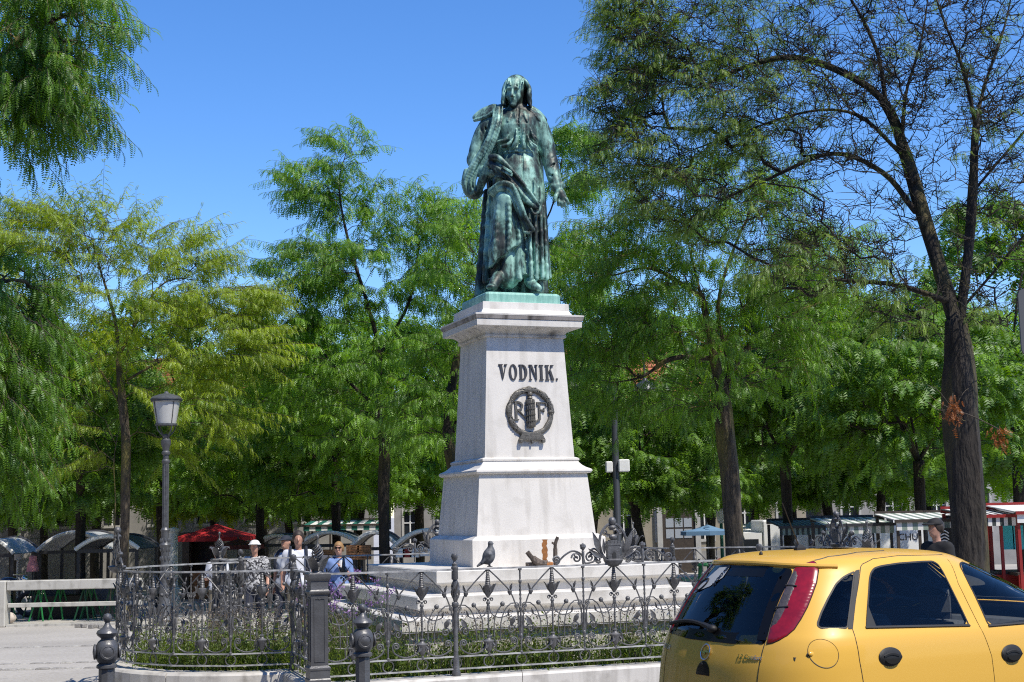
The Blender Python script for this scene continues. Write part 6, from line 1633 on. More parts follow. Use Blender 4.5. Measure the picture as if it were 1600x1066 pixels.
mb.build('round_badge', M_chrome, tailgate, smooth=True)
def text_mesh(txt, size, ext=.0, bold=0.0):
    cu = bpy.data.curves.new('t', 'FONT'); cu.body = txt; cu.size = size; cu.extrude = ext; cu.offset = bold; cu.align_x = 'CENTER'; cu.align_y = 'CENTER'; cu.resolution_u = 3
    o = bpy.data.objects.new('t', cu); COL.objects.link(o); bpy.context.view_layer.update()
    me = bpy.data.meshes.new_from_object(o.evaluated_get(bpy.context.evaluated_depsgraph_get())); bpy.data.objects.remove(o); bpy.data.curves.remove(cu); return me
def rear_text(txt, size, y0, z0, m, name, off=.004, rot=0.0, sx=1.0):
    me = text_mesh(txt, size, .0012, .0006)
    for v in me.vertices:
        x, y = v.co.x*sx, v.co.y; x, y = x*math.cos(rot) - y*math.sin(rot), x*math.sin(rot) + y*math.cos(rot)
        v.co = hitf('rear', (y0 - x, z0 + y), off + v.co.z)
    me.materials.append(m); return link(name, me, tailgate)
cy_, cz_ = rear_at(112, 792); rear_text('CORSA', .042, max(cy_, .42), cz_, M_chrome, 'badge_lettering')
cy_, cz_ = rear_at(745, 876); rear_text('1.2 Comfort', .036, cy_, cz_, M_chrome, 'badge_lettering')
ly, lz = rear_at(345, 992); E = [(.068*math.cos(t), lz - .01 + .082*math.sin(t)) for t in np.linspace(0, math.pi, 16)]
patch('lock_plate', E, 'rear', .003, M_blkgloss, tailgate, cuts=2, bulge=.004); mb = MB(); mb.ell(hitf('rear', (.012, lz + .05), .008), (.006, .012, .012), 10, 8); mb.build('lock_button', M_blk, tailgate, smooth=True)
wz = min(p[1] for p in rwin)
mb = MB(); wp = [hitf('rear', (y, wz + .065 + .03*math.sin(math.pi*(y+.02)/.5)*(1)), .022) for y in np.linspace(-.02, .50, 14)]
mb.tube(wp, [.020, .020, .018] + [.012]*11, 6); mb.ell(hitf('rear', (-.02, wz + .065), .02), (.03, .035, .025), 10, 8); mb.build('wiper', M_blk, tailgate, smooth=True)
stk = [h for h in cpix([(520, 186), (600, 180), (545, 262), (445, 330), (318, 384), (392, 300)], A4) if h]
sp_ = [(h.y, h.z) for h in stk]
patch('sticker', sp_, 'rear', .006, mat('sticker_paper', (.42, .44, .45), .7), tailgate, cuts=3)
a_, b_2 = rear_at(490, 300), rear_at(575, 200)
dy, dz = b_2[0]-a_[0], b_2[1]-a_[1]
rear_text('RADIO NM', .040, (a_[0]+b_2[0])/2, (a_[1]+b_2[1])/2, M_blk, 'sticker_lettering', .0085, math.atan2(dz, -dy), .7)
c_ = rear_at(392, 318); mb = MB(); mb.tube([hitf('rear', (c_[0] + .05*math.cos(t) , c_[1] + .03*math.sin(t) - .4*.05*math.cos(t)), .0085) for t in np.linspace(0, 2*math.pi, 25)], .006, 4); mb.build('sticker_ring', M_blk, tailgate)
ap = top_hit(.85, .05)[0]; mb = MB(); mb.loft([[tuple(ap + Vector((x*k, y*k, z))) for x, y in ((-.035, -.018), (.045, -.014), (.045, .014), (-.035, .018))] for k, z in ((1, -.01), (.9, .015), (.45, .035))]); mb.tube([ap + Vector((-.005, 0, .03)), ap + Vector((-.12, 0, .30))], .004, 5); mb.build('aerial', M_blk, car)
ap = top_hit(.52, .02)[0]; mb = MB(); mb.lathe([(.012, -.008), (.012, .008), (.006, .02), (.0, .022)], 8, tuple(ap)); mb.build('washer_nozzle', M_blk, car)
# --- inside
def seat(x, y, w, name='seat', recl=.22):
    m_ = MB(); m_.loft([[(x + .05 + q, y - w*k, zq), (x + .05 + q, y + w*k, zq), (x + .18 + q, y + w*k*.9, zq), (x + .18 + q, y - w*k*.9, zq)] for q, zq, k in ((.16, .45, .95), (.10, .62, 1.0), (.02, .86, .95), (-.02, .98, .7))])
    m_.box(x + .1, x + .62, y - w, y + w, .32, .50, .04); m_.build(name, M_seat, car, smooth=True)
def headrest(x, y):
    m_ = MB(); m_.cbox((x, y, 1.085), (.10, .26, .19), .045); m_.tube([(x, y-.06, .94), (x, y-.06, 1.03)], .006, 5); m_.tube([(x, y+.06, .94), (x, y+.06, 1.03)], .006, 5); m_.build('headrest', M_seat, car, smooth=True)
seat(.72, 0, .60, 'rear_bench'); 
for y in (-.36, .36): headrest(.78, y); seat(1.52, y, .25); headrest(1.58, y)
mb = MB(); mb.box(2.35, 2.72, -.66, .66, .70, .93, .05); mb.build('dashboard', M_int, car, smooth=True)
mb = MB(); c = Vector((2.22, .36, .86)); mb.tube([c + Vector((.08*math.sin(t), .18*math.cos(t), .17*math.sin(t))) for t in np.linspace(0, 2*math.pi, 25)], .014, 6); mb.tube([c + Vector((0, -.18, 0)), c + Vector((0, .18, 0))], .016, 5); mb.tube([c, c + Vector((.18, 0, -.08))], .025, 6); mb.build('steering_wheel', M_blk, car, smooth=True)
mb = MB(); mb.box(.20, .70, -.66, .66, .84, .86); mb.build('parcel_shelf', M_int, car)
# --- wheels, mirrors, lamps at the front
for wx in (.64, 3.13):
    for s in (-1, 1):
        m_ = MB(); m_.M = Matrix.Translation((wx, s*.70, .29)) @ Matrix.Rotation(math.pi/2, 4, 'X'); m_.lathe([(.19, -.085), (.26, -.09), (.288, -.07), (.29, 0), (.288, .07), (.26, .09), (.19, .085)], 28); w_ = m_.build('wheel', M_rub, car, smooth=True)
        m_ = MB(); m_.M = Matrix.Translation((wx, s*.745, .29)) @ Matrix.Rotation(math.pi/2, 4, 'X'); m_.lathe([(.19, -.04), (.195, 0), (.17, .02), (.08, .03*1), (.0, .03)], 24); m_.build('rim', mat('alloy', (.5, .5, .52), .35, .8), w_, smooth=True)
        m_ = MB(); m_.M = Matrix.Translation((wx, s*.62, .29)) @ Matrix.Rotation(math.pi/2, 4, 'X'); m_.lathe([(.34, -.02), (.34, .02)], 24); m_.build('wheel_well', M_blk, car)
for s in (-1, 1):
    m_ = MB(); m_.ell((2.48, s*.90, 1.0), (.07, .10, .075), 14, 10); m_.tube([(2.5, s*.76, .97), (2.48, s*.86, .97)], .025, 6); m_.build('door_mirror', M_blk, car, smooth=True)
    m_ = MB(); m_.ell((3.50, s*.58, .70), (.22, .15, .09), 14, 10); m_.build('headlight', M_lens, car, smooth=True)
m_ = MB(); m_.box(3.76, 3.84, -.28, .28, .52, .62, .01); m_.build('grille', M_blk, car)
m_ = MB(); hh0 = rear_hit(0, .45)[0]; m_.box(hh0.x - .015, hh0.x + .02, -.26, .26, .40, .51); m_.build('number_plate', mat('plate_white', (.7, .7, .7), .5), car)
bpy.data.meshes.remove(full)
# ================================================================== buildings behind the trees
M_plaster = mat('grey_plaster', (.30, .29, .28), .85, var=.25, scale=1.5, bump=.15, bscale=30)  # wall tone darkened to stand in for the trees' shade
M_plaster2 = mat('cream_plaster', (.34, .30, .235), .85, var=.2, scale=1.2, bump=.15, bscale=30)  # darkened likewise, tree shade put into the colour
M_trimw = mat('white_stone_trim', (.45, .44, .42), .7, var=.2, scale=4)
M_wdark = mat('window_dark', (.02, .024, .03), .12); M_wood = mat('dark_wood', (.06, .045, .035), .6, var=.4, scale=8)
M_tile = mat('roof_tile', (.46, .15, .07), .8, var=.45, scale=6)
M_white = mat('white_paint', (.78, .78, .77), .5, var=.08, scale=4); M_off = mat('white_canvas', (.72, .72, .70), .8, var=.1, scale=3)
M_steel = mat('dark_steel', (.05, .05, .055), .5, .3); M_grey = mat('grey_canvas', (.42, .44, .46), .55, var=.2, scale=3); M_greydk = mat('dark_canvas', (.07, .075, .085), .6, var=.2, scale=3)
M_redc = mat('red_canvas', (.42, .015, .02), .7, var=.25, scale=4); M_redp = mat('red_paint', (.28, .018, .015), .5, var=.2, scale=5); M_green = mat('green_paint', (.015, .20, .05), .5, var=.3, scale=8); M_greendk = mat('dark_green_paint', (.01, .07, .03), .5)
M_teal = mat('teal_canvas', (.015, .13, .10), .75); M_blue = mat('blue_canvas', (.13, .25, .42), .8, var=.15, scale=4); M_cyan = mat('cyan_panel', (.05, .50, .56), .5)
M_woodl = mat('crate_wood', (.42, .20, .09), .7, var=.45, scale=10); M_pink = mat('pink_cloth', (.62, .25, .27), .85)
def building(name, label, x0, x1, Y, depth, h, plinth, m, roof=None, nwin=8, storeys=2, door=None, cat='building', wing=.7):
    z0 = ground_z(Y) - .1; t = thing(name, label, cat, ((x0+x1)/2, Y, z0)); w = (x1-x0)/2
    holes = []; bw = 2*w/nwin; sh = (h - plinth)/storeys
    for s in range(storeys):
        for i in range(nwin):
            cx = -w + bw*(i+.5); zb = plinth + sh*s + sh*.18; holes.append((cx - bw*.19, cx + bw*.19, zb, zb + sh*.62, i, s))
    # facade built as piers and spandrels so that the openings are real
    mb = MB(); y0, y1 = 0, .35
    for s in range(storeys):
        zb, zt = plinth + sh*s, plinth + sh*(s+1); a, b = zb + sh*.18, zb + sh*.80
        mb.box(-w, w, y0, y1, zb, a); mb.box(-w, w, y0, y1, b, zt)
        xs_ = [-w] + [v for hh in holes if hh[5] == s for v in (hh[0], hh[1])] + [w]
        for k in range(0, len(xs_), 2): mb.box(xs_[k], xs_[k+1], y0+.001, y1, a, b)
    mb.box(-w, w, .36, depth, plinth, h-.01)
    tag(mb.build('wall', m, t), kind='stuff')
    MB().box(-w-.05, w+.05, -.08, .36, 0, plinth).build('plinth', M_plaster, t)
    MB().square([(1, 0)]*0 or [(0.01, 0), (0.01, .01)]) if False else None
    c = MB(); c.box(-w-.15, w+.15, -.18, depth, h, h+.12); c.box(-w-.3, w+.3, -.32, depth, h+.12, h+.24); c.build('cornice', M_trimw, t)
    fw, fh = holes[0][1]-holes[0][0], holes[0][3]-holes[0][2]
    fr = MB(); fr.box(-fw/2-.1, fw/2+.1, -.06, -.003, -.12, 0); fr.box(-fw/2-.1, -fw/2, -.05, -.003, 0, fh); fr.box(fw/2, fw/2+.1, -.05, -.003, 0, fh); fr.box(-fw/2-.1, fw/2+.1, -.05, -.003, fh, fh+.14)
    fm = fr.mesh('window', M_trimw)
    sh_ = MB(); sh_.box(-.03, .03, .16, .2, 0, fh); sh_.box(-fw/2, fw/2, .16, .2, fh*.62, fh*.62+.05); sm_ = sh_.mesh('sash', M_white)
    pn = MB(); pn.box(-fw/2-.01, fw/2+.01, .21, .23, 0, fh); pm_ = pn.mesh('pane', M_wdark)
    for hx0, hx1, hz0, hz1, i, s in holes:
        o = link('window', fm, t, ((hx0+hx1)/2, 0, hz0)); link('sash', sm_, o); link('pane', pm_, o)
    if roof:
        r = MB(); r.poly([(-.5, h+.24), (depth*.5, h+.24+roof), (depth+.5, h+.24)], 2*w+.8, off=0)
        r.v = [((y - w - .4), x, z) for x, y, z in r.v]; r.build('roof', M_tile, t)
        # rows of tiles
        tl = MB(); n = 16
        for k in range(n):
            q = k/n; y = -.5 + (depth*.5+.5)*q; z = h+.24 + roof*q; tl.box(-w-.42, w+.42, y-.05, y + .05, z-.0, z+.07)
        tag(tl.build('tile', M_tile, r and t), kind='stuff')
    if door is not None:
        dr = MB(); dr.box(door-.75, door+.75, -.14, -.085, 0, 3.0); d = dr.build('door', M_wood, t)
        for i in range(3):
            for j in range(2): MB().box(door-.6 + i*.42, door-.6 + i*.42+.36, -.16, -.142, 1.7 + j*.5, 2.12 + j*.5).build('pane', mat('door_pane', (.35, .38, .42), .2), d)
        MB().box(door-1.0, door-.76, -.22, -.082, 0, 3.2).build('door_frame', M_trimw, t); MB().box(door+.76, door+1.0, -.22, -.082, 0, 3.2).build('door_frame', M_trimw, t)
    return t
building('market_hall', 'long pale grey building with tall windows behind the trees at the left', -30, -6.5, 64, 10, 8.2, 2.3, M_plaster, roof=2.5, nwin=11)
building('town_house', 'cream house with red tiled roof and dark panelled door right of the pedestal', 2.2, 13.5, 66, 9, 7.0, 1.1, M_plaster2, roof=4.0, nwin=6, door=-.3 + 0.0)
building('town_house', 'wide grey house with red tiled roof behind the striped stalls', 15, 38, 68, 9, 7.4, 1.2, M_plaster, roof=3.6, nwin=11)
building('town_house', 'grey house with red roof hidden behind the pedestal and the central trees', -6, 1.8, 70, 9, 6.2, 1.2, M_plaster, roof=3.0, nwin=5)

# unseen house fronts added to cut sky fill, to the left and behind the camera
def sky_block_front(label, loc, rz, w, h, nw):
    t = thing('town_house', label, 'building', loc, rz); MB().box(-w, w, 0, 8, 0, h).build('wall', M_plaster, t); MB().box(-w-.2, w+.2, -.4, 8, h, h+.3).build('cornice', M_trimw, t)
    pn = MB().box(-.55, .55, -.03, .0-.004, 0, 1.7).mesh('window', M_wdark)
    for s in range(4):
        for i in range(nw): link('window', pn, t, (-w + (i+.5)*2*w/nw, 0, 1.4 + s*3.3))
sky_block_front('added unseen house block cutting sky light along the left', (-26, 22, 0), R(90), 38, 15, 14)
sky_block_front('added unseen house block cutting sky light behind the viewer', (6, -16, 0), R(180), 46, 15, 18)
# ================================================================== lamps
def lamp_loc(px, Y): return GP(px, Y)
p = lamp_loc(258, 28.5); L1 = thing('street_lamp', 'ornate cast iron street lamp with tapered glass lantern at the left', 'street lamp', p)
M_lamp = mat('lamp_iron', (.13, .135, .145), .45, .4, col2=(.08, .082, .09), scale=14)
H_ = W(258, 612, 28.5).z - p.z; k = H_/4.75
m = MB(); pr = [(.20, 0), (.20, .12), (.17, .16), (.15, .35), (.13, .42), (.115, .55), (.10, .62), (.12, .70), (.09, .78), (.085, 1.0), (.105, 1.06), (.082, 1.14), (.082, 1.5), (.10, 1.56), (.12, 1.62), (.09, 1.68), (.082, 1.72), (.082, 1.88), (.098, 1.92), (.07, 1.97)]
m.lathe([(r, z*k) for r, z in pr], 12)
for i in range(8):
    for z in np.arange(.45, 1.8, .18):
        a = 2*math.pi*i/8 + z*2; m.ell((.085*math.cos(a), .085*math.sin(a), z*k), (.024, .024, .05), 6, 4)
m.build('base_column', M_lamp, L1, smooth=True)
m = MB(); rings = []
for z in (1.95, 3.28): rings.append([((.066 if j % 2 else .056)*math.cos(2*math.pi*j/24), (.066 if j % 2 else .056)*math.sin(2*math.pi*j/24), z*k) for j in range(24)])
m.loft(rings); m.build('fluted_shaft', M_lamp, L1)
m = MB(); m.lathe([(r, z*k) for r, z in [(.06, 3.26), (.085, 3.30), (.085, 3.33), (.06, 3.36), (.06, 3.44), (.09, 3.47), (.09, 3.50), (.065, 3.53), (.075, 3.60), (.105, 3.68), (.10, 3.75), (.06, 3.79), (.075, 3.82), (.075, 3.86), (.03, 3.88)]], 12); m.build('capital', M_lamp, L1, smooth=True)
m = MB()
for i in range(4):
    a = math.pi/4 + i*math.pi/2; c, s = math.cos(a), math.sin(a)
    m.tube(curve_pts([(.05*c, .05*s, 3.82*k), (.14*c, .14*s, 3.90*k), (.20*c, .20*s, 3.98*k), (.21*c, .21*s, 4.06*k)], 5), .014, 5)
    m.tube([(.20*c, .20*s, 4.05*k), (.285*c, .285*s, 4.56*k)], .010, 4)
m.lathe([(.19, 4.05*k), (.225, 4.05*k), (.225, 4.085*k), (.19, 4.085*k)], 16); m.lathe([(.27, 4.54*k), (.31, 4.54*k), (.31, 4.58*k), (.27, 4.58*k)], 16); m.build('lantern_frame', M_lamp, L1)
m = MB(); m.lathe([(.198, 4.085*k), (.276, 4.54*k)], 16, caps=False); m.build('lantern_glass', mat('frosted_glass', (.50, .50, .49), .35), L1, smooth=True)
m = MB(); m.lathe([(.325, 4.575*k), (.325, 4.60*k), (.26, 4.65*k), (.15, 4.69*k), (.06, 4.71*k), (.03, 4.75*k), (.0, 4.76*k)], 16); m.build('lantern_cap', M_lamp, L1, smooth=True)
p = GP(271, 40); m = MB(); hz = W(270, 824, 40).z - p.z; m.lathe([(.20, 0), (.20, .45), (.15, .5), (.13, .6), (.12, hz-.15), (.15, hz-.12), (.15, hz-.04), (.0, hz)], 16); o = m.build('white_column', M_white, None, smooth=True, loc=p); tag(o, 'plain round white column behind the ornate street lamp', 'column')
# modern mast with two arms
p = lamp_loc(966, 31); L2 = thing('mast_lamp', 'tall slim dark lamp mast with bent arms and white boxes right of the pedestal', 'street lamp', p); top = W(961, 565, 31).z - p.z
M_mast = mat('mast_paint', (.055, .06, .07), .45, .3)
m = MB(); m.lathe([(.085, 0), (.085, 1.2), (.075, 1.22), (.072, top)], 12); m.build('mast', M_mast, L2, smooth=True)
for s, ln, dn in ((-1, .95, .45), (1, .70, .55)):
    m = MB(); arm = curve_pts([(0, 0, top-.1), (s*.10, 0, top+.22), (s*ln*.55, 0, top+.50), (s*ln*.9, 0, top+.42), (s*ln, 0, top - dn + .25)], 6); m.tube(arm, .022, 6); a = m.build('arm', M_mast, L2, smooth=True)
    m = MB(); m.lathe([(.26, -.10), (.24, -.04), (.17, .05), (.06, .11), (.04, .16), (.0, .17)], 16, (s*ln, 0, top - dn)); m.build('lamp_shade', M_mast, a, smooth=True)
zb = W(968, 728, 31).z - p.z
m = MB(); m.cbox((.17, -.05, zb), (.24, .20, .27), .02); m.build('white_box', M_white, L2); m = MB(); m.cbox((-.15, .0, zb - .02), (.15, .16, .24), .02); m.build('white_box', M_white, L2); m = MB(); m.cbox((0, -.02, zb), (.24, .05, .05)); m.build('bracket', M_mast, L2)
p = GP(1128, 45); L3 = thing('street_lamp', 'distant small street lamp with square white lantern beside the mossy trunk', 'street lamp', p); zt = W(1128, 793, 45).z - p.z
m = MB(); m.lathe([(.09, 0), (.06, .4), (.05, zt-.5)], 10); m.build('post', M_teal, L3, smooth=True); m = MB(); m.square([(.09, zt-.5), (.15, zt-.08), (.15, zt-.06), (.05, zt)]); m.build('lantern', M_white, L3)
# back of a traffic sign at the right edge
p = GP(1640, 14.0); sg = thing('traffic_sign', 'grey back of a tall rounded sign cut off at the right edge', 'sign', p); a, b = W(1590, 556, 14.0), W(1590, 452, 14.0)
m = MB(); q = round_poly([(-.26, a.z-p.z), (.30, a.z-p.z), (.30, b.z-p.z), (-.26, b.z-p.z)], .08); m.poly(q, .02, off=0); 
off = a.x + .29 - p.x
mm_ = m.build('sign_plate', mat('sign_grey', (.10, .105, .115), .6, .2), sg); mm_.location.x = off; mm_.rotation_euler.z = R(8)
m = MB(); m.box(-.25, .29, -.02, -.002, 0, .03); m.build('sign_rim', M_steel, sg, loc=(off, 0, a.z-p.z+.1)); m = MB(); m.lathe([(.03, 0), (.03, b.z-p.z-.02)], 10); m.build('sign_post', M_mast, sg, loc=(off + .05, .06, 0))

# ================================================================== market stalls
def arched_stall(label, px0, px1, pytop, pyend, Y, m_roof, counter=M_woodl, dep=1.9, under='crates', group='arched market stalls', rz=0.0):
    a, b = W(px0, pyend, Y), W(px1, pyend, Y); w = (b.x-a.x)/2; gz = ground_z(Y); t = thing('market_stall', label, 'market stall', ((a.x+b.x)/2, Y, gz), rz, group)
    ze = (a.z+b.z)/2 - gz; zt = W((px0+px1)/2, pytop, Y).z - gz; n = 14
    def prof(s): return (-w + 2*w*s, ze + (zt-ze)*(1-(2*s-1)**2))
    m = MB(); rows = []
    for y in (0, dep):
        rows.append([(prof(i/n)[0], y, prof(i/n)[1]) for i in range(n+1)])
    m.loft([rows[0], rows[1], [(x, y, z-.02) for x, y, z in rows[1]], [(x, y, z-.02) for x, y, z in rows[0]], rows[0]], closed=False, caps=False); m.build('roof_sheet', m_roof, t, smooth=True)
    for y in (-.03, dep+.03):
        m = MB(); m.tube([(prof(i/n)[0], y, prof(i/n)[1]) for i in range(n+1)], .05, 6); m.build('roof_arch', M_white if y < 0 else M_steel, t, smooth=True)
    for x in (-w+.06, w-.06):
        for y in (.05, dep-.05): MB().box(x-.035, x+.035, y-.035, y+.035, 0, ze+.02).build('post', M_steel, t)
    MB().box(-w+.05, w-.05, .0, .05, ze-.08, ze).build('eave_beam', M_steel, t)
    MB().box(-w+.1, w-.1, .25, dep-.3, .72, .78).build('counter', M_wood, t); MB().box(-w+.12, w-.12, .30, .34, .05, .72).build('counter_front', counter, t)
    return t
def crate(name, label, loc, d, m, group):
    t = thing(name, label, 'crate', loc, 0, group); x, y, z = d
    n = 3
    for k in range(n): MB().box(-x/2, x/2, -y/2, -y/2+.015, z*k/n + .004, z*(k+1)/n - .008).build('slat', m, t)
    MB().box(-x/2, x/2, -y/2+.016, y/2, 0, .02).build('base', m, t); MB().box(-x/2, -x/2+.02, -y/2+.016, y/2, .021, z).build('side', m, t); MB().box(x/2-.02, x/2, -y/2+.016, y/2, .021, z).build('side', m, t)
    MB().box(-x/2+.021, x/2-.021, y/2-.018, y/2, .021, z).build('back', m, t)
    return t
arched_stall('wide dark market stall with arched metal roof at the far left', 58, 172, 832, 860, 37, M_grey, M_greydk)
arched_stall('dark arched stall whose black roof overlaps the pale twin trunks', 118, 217, 838, 858, 33, M_greydk, M_greydk)
arched_stall('arched stall with white edged roof and orange crates behind the person in blue', 466, 560, 832, 850, 36, M_grey)
arched_stall('arched stall with dark glossy roof just right of the straight dark trunk', 548, 622, 832, 855, 34, M_greydk)
arched_stall('arched stall with broad white roof edge touching the left side of the pedestal', 612, 720, 829, 856, 33, M_grey, M_redp)
arched_stall('low arched stall with pale roof behind the person in the white cap', 392, 470, 837, 850, 40, M_grey, M_greydk)
arched_stall('dark arched stall roof cut by the left edge behind the motorbike', -60, 22, 842, 866, 36, M_grey, M_greydk)
for i, (px, py, Y, lab) in enumerate([(490, 862, 35.6, 'orange wooden crate below the white edged arch, left one'), (512, 862, 35.7, 'orange wooden crate below the white edged arch, right one'), (553, 855, 33.6, 'pale brown wooden crate on the stall counter beside the dark trunk, upper left'), (570, 855, 33.6, 'pale brown wooden crate on the stall counter beside the dark trunk, upper right'), (553, 866, 33.55, 'orange brown crate beside the dark trunk, lower left'), (570, 866, 33.55, 'orange brown crate beside the dark trunk, lower right')]):
    q = W(px, py, Y); crate('crate', lab, (q.x, q.y - .12, q.z - .12), (.30 if i > 1 else .34, .3, .17), M_woodl, 'wooden crates on the arched stalls')
for i, (px, py, lab) in enumerate([(626, 864, 'white crate left of the red crate under the broad arch'), (648, 864, 'white crate right of the red crate under the broad arch'), (664, 862, 'white crate nearest the pedestal under the broad arch'), (637, 864, 'red crate between white crates under the broad arch')]):
    q = W(px, py, 32.6); crate('crate', lab, (q.x, q.y, q.z - .1), (.20, .3, .20), M_redp if 'red crate b' in lab and i == 3 else M_white, 'crates under the broad arch')
# striped awning stall
def awning(t, w, dep, zf, zb, m1, m2, n=9, val=.22):
    for i in range(n):
        a, b = -w + 2*w*i/n, -w + 2*w*(i+1)/n
        m = MB(); m.loft([[(a, 0, zf), (b, 0, zf), (b, 0, zf-.02), (a, 0, zf-.02)], [(a, dep, zb), (b, dep, zb), (b, dep, zb-.02), (a, dep, zb-.02)]]); m.box(a, b, -.012, .0, zf-val, zf-.004); m.build('awning_stripe', m1 if i % 2 == 0 else m2, t)
def stall(label, px0, px1, pyt, pyb, Y, m1, m2, n, frame=M_steel, front=M_redp, dep=1.8, group='market stalls with striped awnings', back=None, val=.2):
    a, b = W(px0, pyt, Y), W(px1, pyt, Y); w = (b.x-a.x)/2; gz = ground_z(Y); t = thing('awning_stall', label, 'market stall', ((a.x+b.x)/2, Y, gz), 0, group)
    zf = W((px0+px1)/2, pyb, Y).z - gz + val; zb = max(zf + .12, (a.z+b.z)/2 - gz)
    awning(t, w, dep*.9, zf, zb, m1, m2, n, val)
    MB().box(-w, w, dep*.9+.01, dep*.9+.05, zb-.08, zb+.05).build('ridge_beam', frame, t); MB().box(-w-.03, w+.03, -.05, -.016, zf-.05, zf+.01).build('front_beam', frame, t)
    for x in np.linspace(-w+.04, w-.04, 4): MB().box(x-.025, x+.025, .04, .09, 0, zf-.02).build('post', frame, t)
    for x in (-w+.04, w-.04): MB().box(x-.03, x+.03, dep*.9-.05, dep*.9+.009, 0, zb-.09).build('post', frame, t)
    MB().box(-w+.02, w-.02, .2, dep-.3, .70, .76).build('counter', M_wood, t); MB().box(-w+.02, w-.02, .15, .19, .1, .72).build('counter_front', front, t)
    if back: MB().box(-w+.05, w-.05, dep-.12, dep-.08, .1, zb-.12).build('back_panel', back, t)
    return t
stall('stall with bold green and white striped awning behind the dark trunks', 474, 596, 815, 829, 43, M_teal, M_white, 13, M_wood, M_woodl, val=.18)
M_gr1 = mat('grey_green_stripe', (.20, .26, .23), .7); M_gr2 = mat('dark_stripe', (.035, .045, .045), .7)
stall('striped market stall in front of the white truck box', 1218, 1290, 822, 836, 32, M_gr2, M_gr1, 17, M_steel, M_redp)
stall('striped market stall with pale sloping awning right of the first one', 1292, 1396, 813, 834, 29, M_gr1, M_off, 15, M_steel, M_redp)
stall('striped stall with glossy grey awning behind the leaning trunk', 1400, 1508, 808, 828, 27.5, M_off, M_gr1, 13, M_wood, M_redp)
stall('red fronted stall with striped awning right of the old trunk', 1512, 1592, 800, 822, 26, M_gr2, M_off, 13, M_redp, M_redp, back=M_greydk)
stall('white roofed kiosk cut by the right edge', 1588, 1720, 792, 816, 25.5, M_off, M_off, 7, M_redp, M_redp)
kg = GP(1585, 26.2)
for i, px in enumerate((1576, 1591)):
    q = W(px, 840, 26.4); o = MB().box(-.10, .10, 0, .03, -.22, .22).build('turquoise_panel', M_cyan, None, loc=q); tag(o, 'turquoise board standing in the red fronted stall, ' + ('left' if i == 0 else 'right') + ' one of the pair', 'board', 'turquoise boards')
# banner with letters, white container, truck
q = W(1418, 844, 30.0); bn = thing('banner', 'white banner with thin dark letters behind the leaning trunk', 'banner', q); MB().box(-.34, .34, 0, .02, -.30, .32).build('banner_sheet', M_white, bn)
me = text_mesh('CHU', .20, .003); me.materials.append(mat('ink', (.03, .03, .035), .6)); link('lettering', me, bn, (.02, -.006, .06), (math.pi/2, 0, 0))
q = W(1476, 840, 27.2); bn = thing('banner', 'small black poster with white brush mark beside the old trunk', 'poster', q); MB().box(-.16, .16, 0, .02, -.18, .18).build('poster_sheet', M_blk, bn)
m = MB()
for j in range(4): m.tube(curve_pts([(-.08, -.008, .10 - j*.06), (0, -.012, .13 - j*.06), (.08, -.008, .08 - j*.06)], 4), .013, 5)
tag(m.build('brush_mark', M_white, bn), kind='stuff')
p = GP(1385, 37); cn = thing('container', 'plain white container behind the middle striped stalls', 'container', p); hh_ = W(1385, 826, 37).z - p.z
MB().box(-1.5, 2.4, 0, 2.2, .15, hh_).build('body', M_white, cn); MB().box(-1.45, 2.35, .05, 2.15, 0, .15).build('base', M_steel, cn)
p = GP(1256, 39); tr = thing('delivery_truck', 'white delivery truck with pale box body facing left behind the stalls', 'truck', p)
zb_ = W(1256, 812, 39).z - p.z; xa, xb = W(1192, 830, 39).x - p.x, W(1322, 830, 39).x - p.x; xc0 = W(1156, 850, 39).x - p.x; zc = W(1180, 833, 39).z - p.z
MB().box(xa, xb, 0, 2.0, .55, zb_, .03).build('box_body', M_white, tr); MB().box(xc0+.1, xb, .1, 1.9, .35, .55).build('chassis', M_steel, tr)
m = MB(); pr = [(xc0, .35), (xa - .02, .35), (xa - .02, zc), (xa - .55, zc), (xc0 + .28, zc*.70), (xc0, zc*.60)]
m.poly(pr, 1.7, off=.05); m.build('cab', M_white, tr)
m = MB(); m.poly([(xa - .12, zc*.62), (xa - .12, zc*.90), (xa - .48, zc*.90), (xa - .72, zc*.62)], -.012, off=.05); m.build('side_window', M_wdark, tr)
m = MB(); A = Vector((xc0 + .30, 0, zc*.72)); Bv = Vector((xa - .56, 0, zc*.97)); nv = Vector((-(Bv.z-A.z), 0, Bv.x-A.x)).normalized()*.012
m.loft([[tuple(A + nv + Vector((0, y, 0))) for y in (.15, 1.65)] , [tuple(Bv + nv + Vector((0, y, 0))) for y in (.2, 1.6)]], closed=False, caps=False); m.build('windscreen', mat('windscreen_blue', (.10, .14, .18), .08), tr)
for x in (xc0 + .45, xb - .7):
    m = MB(); m.M = Matrix.Translation((x, .12, .33)) @ Matrix.Rotation(math.pi/2, 4, 'X'); m.lathe([(.18, -.1), (.32, -.1), (.33, 0), (.32, .1), (.18, .1)], 18); m.build('wheel', M_rub, tr, smooth=True)
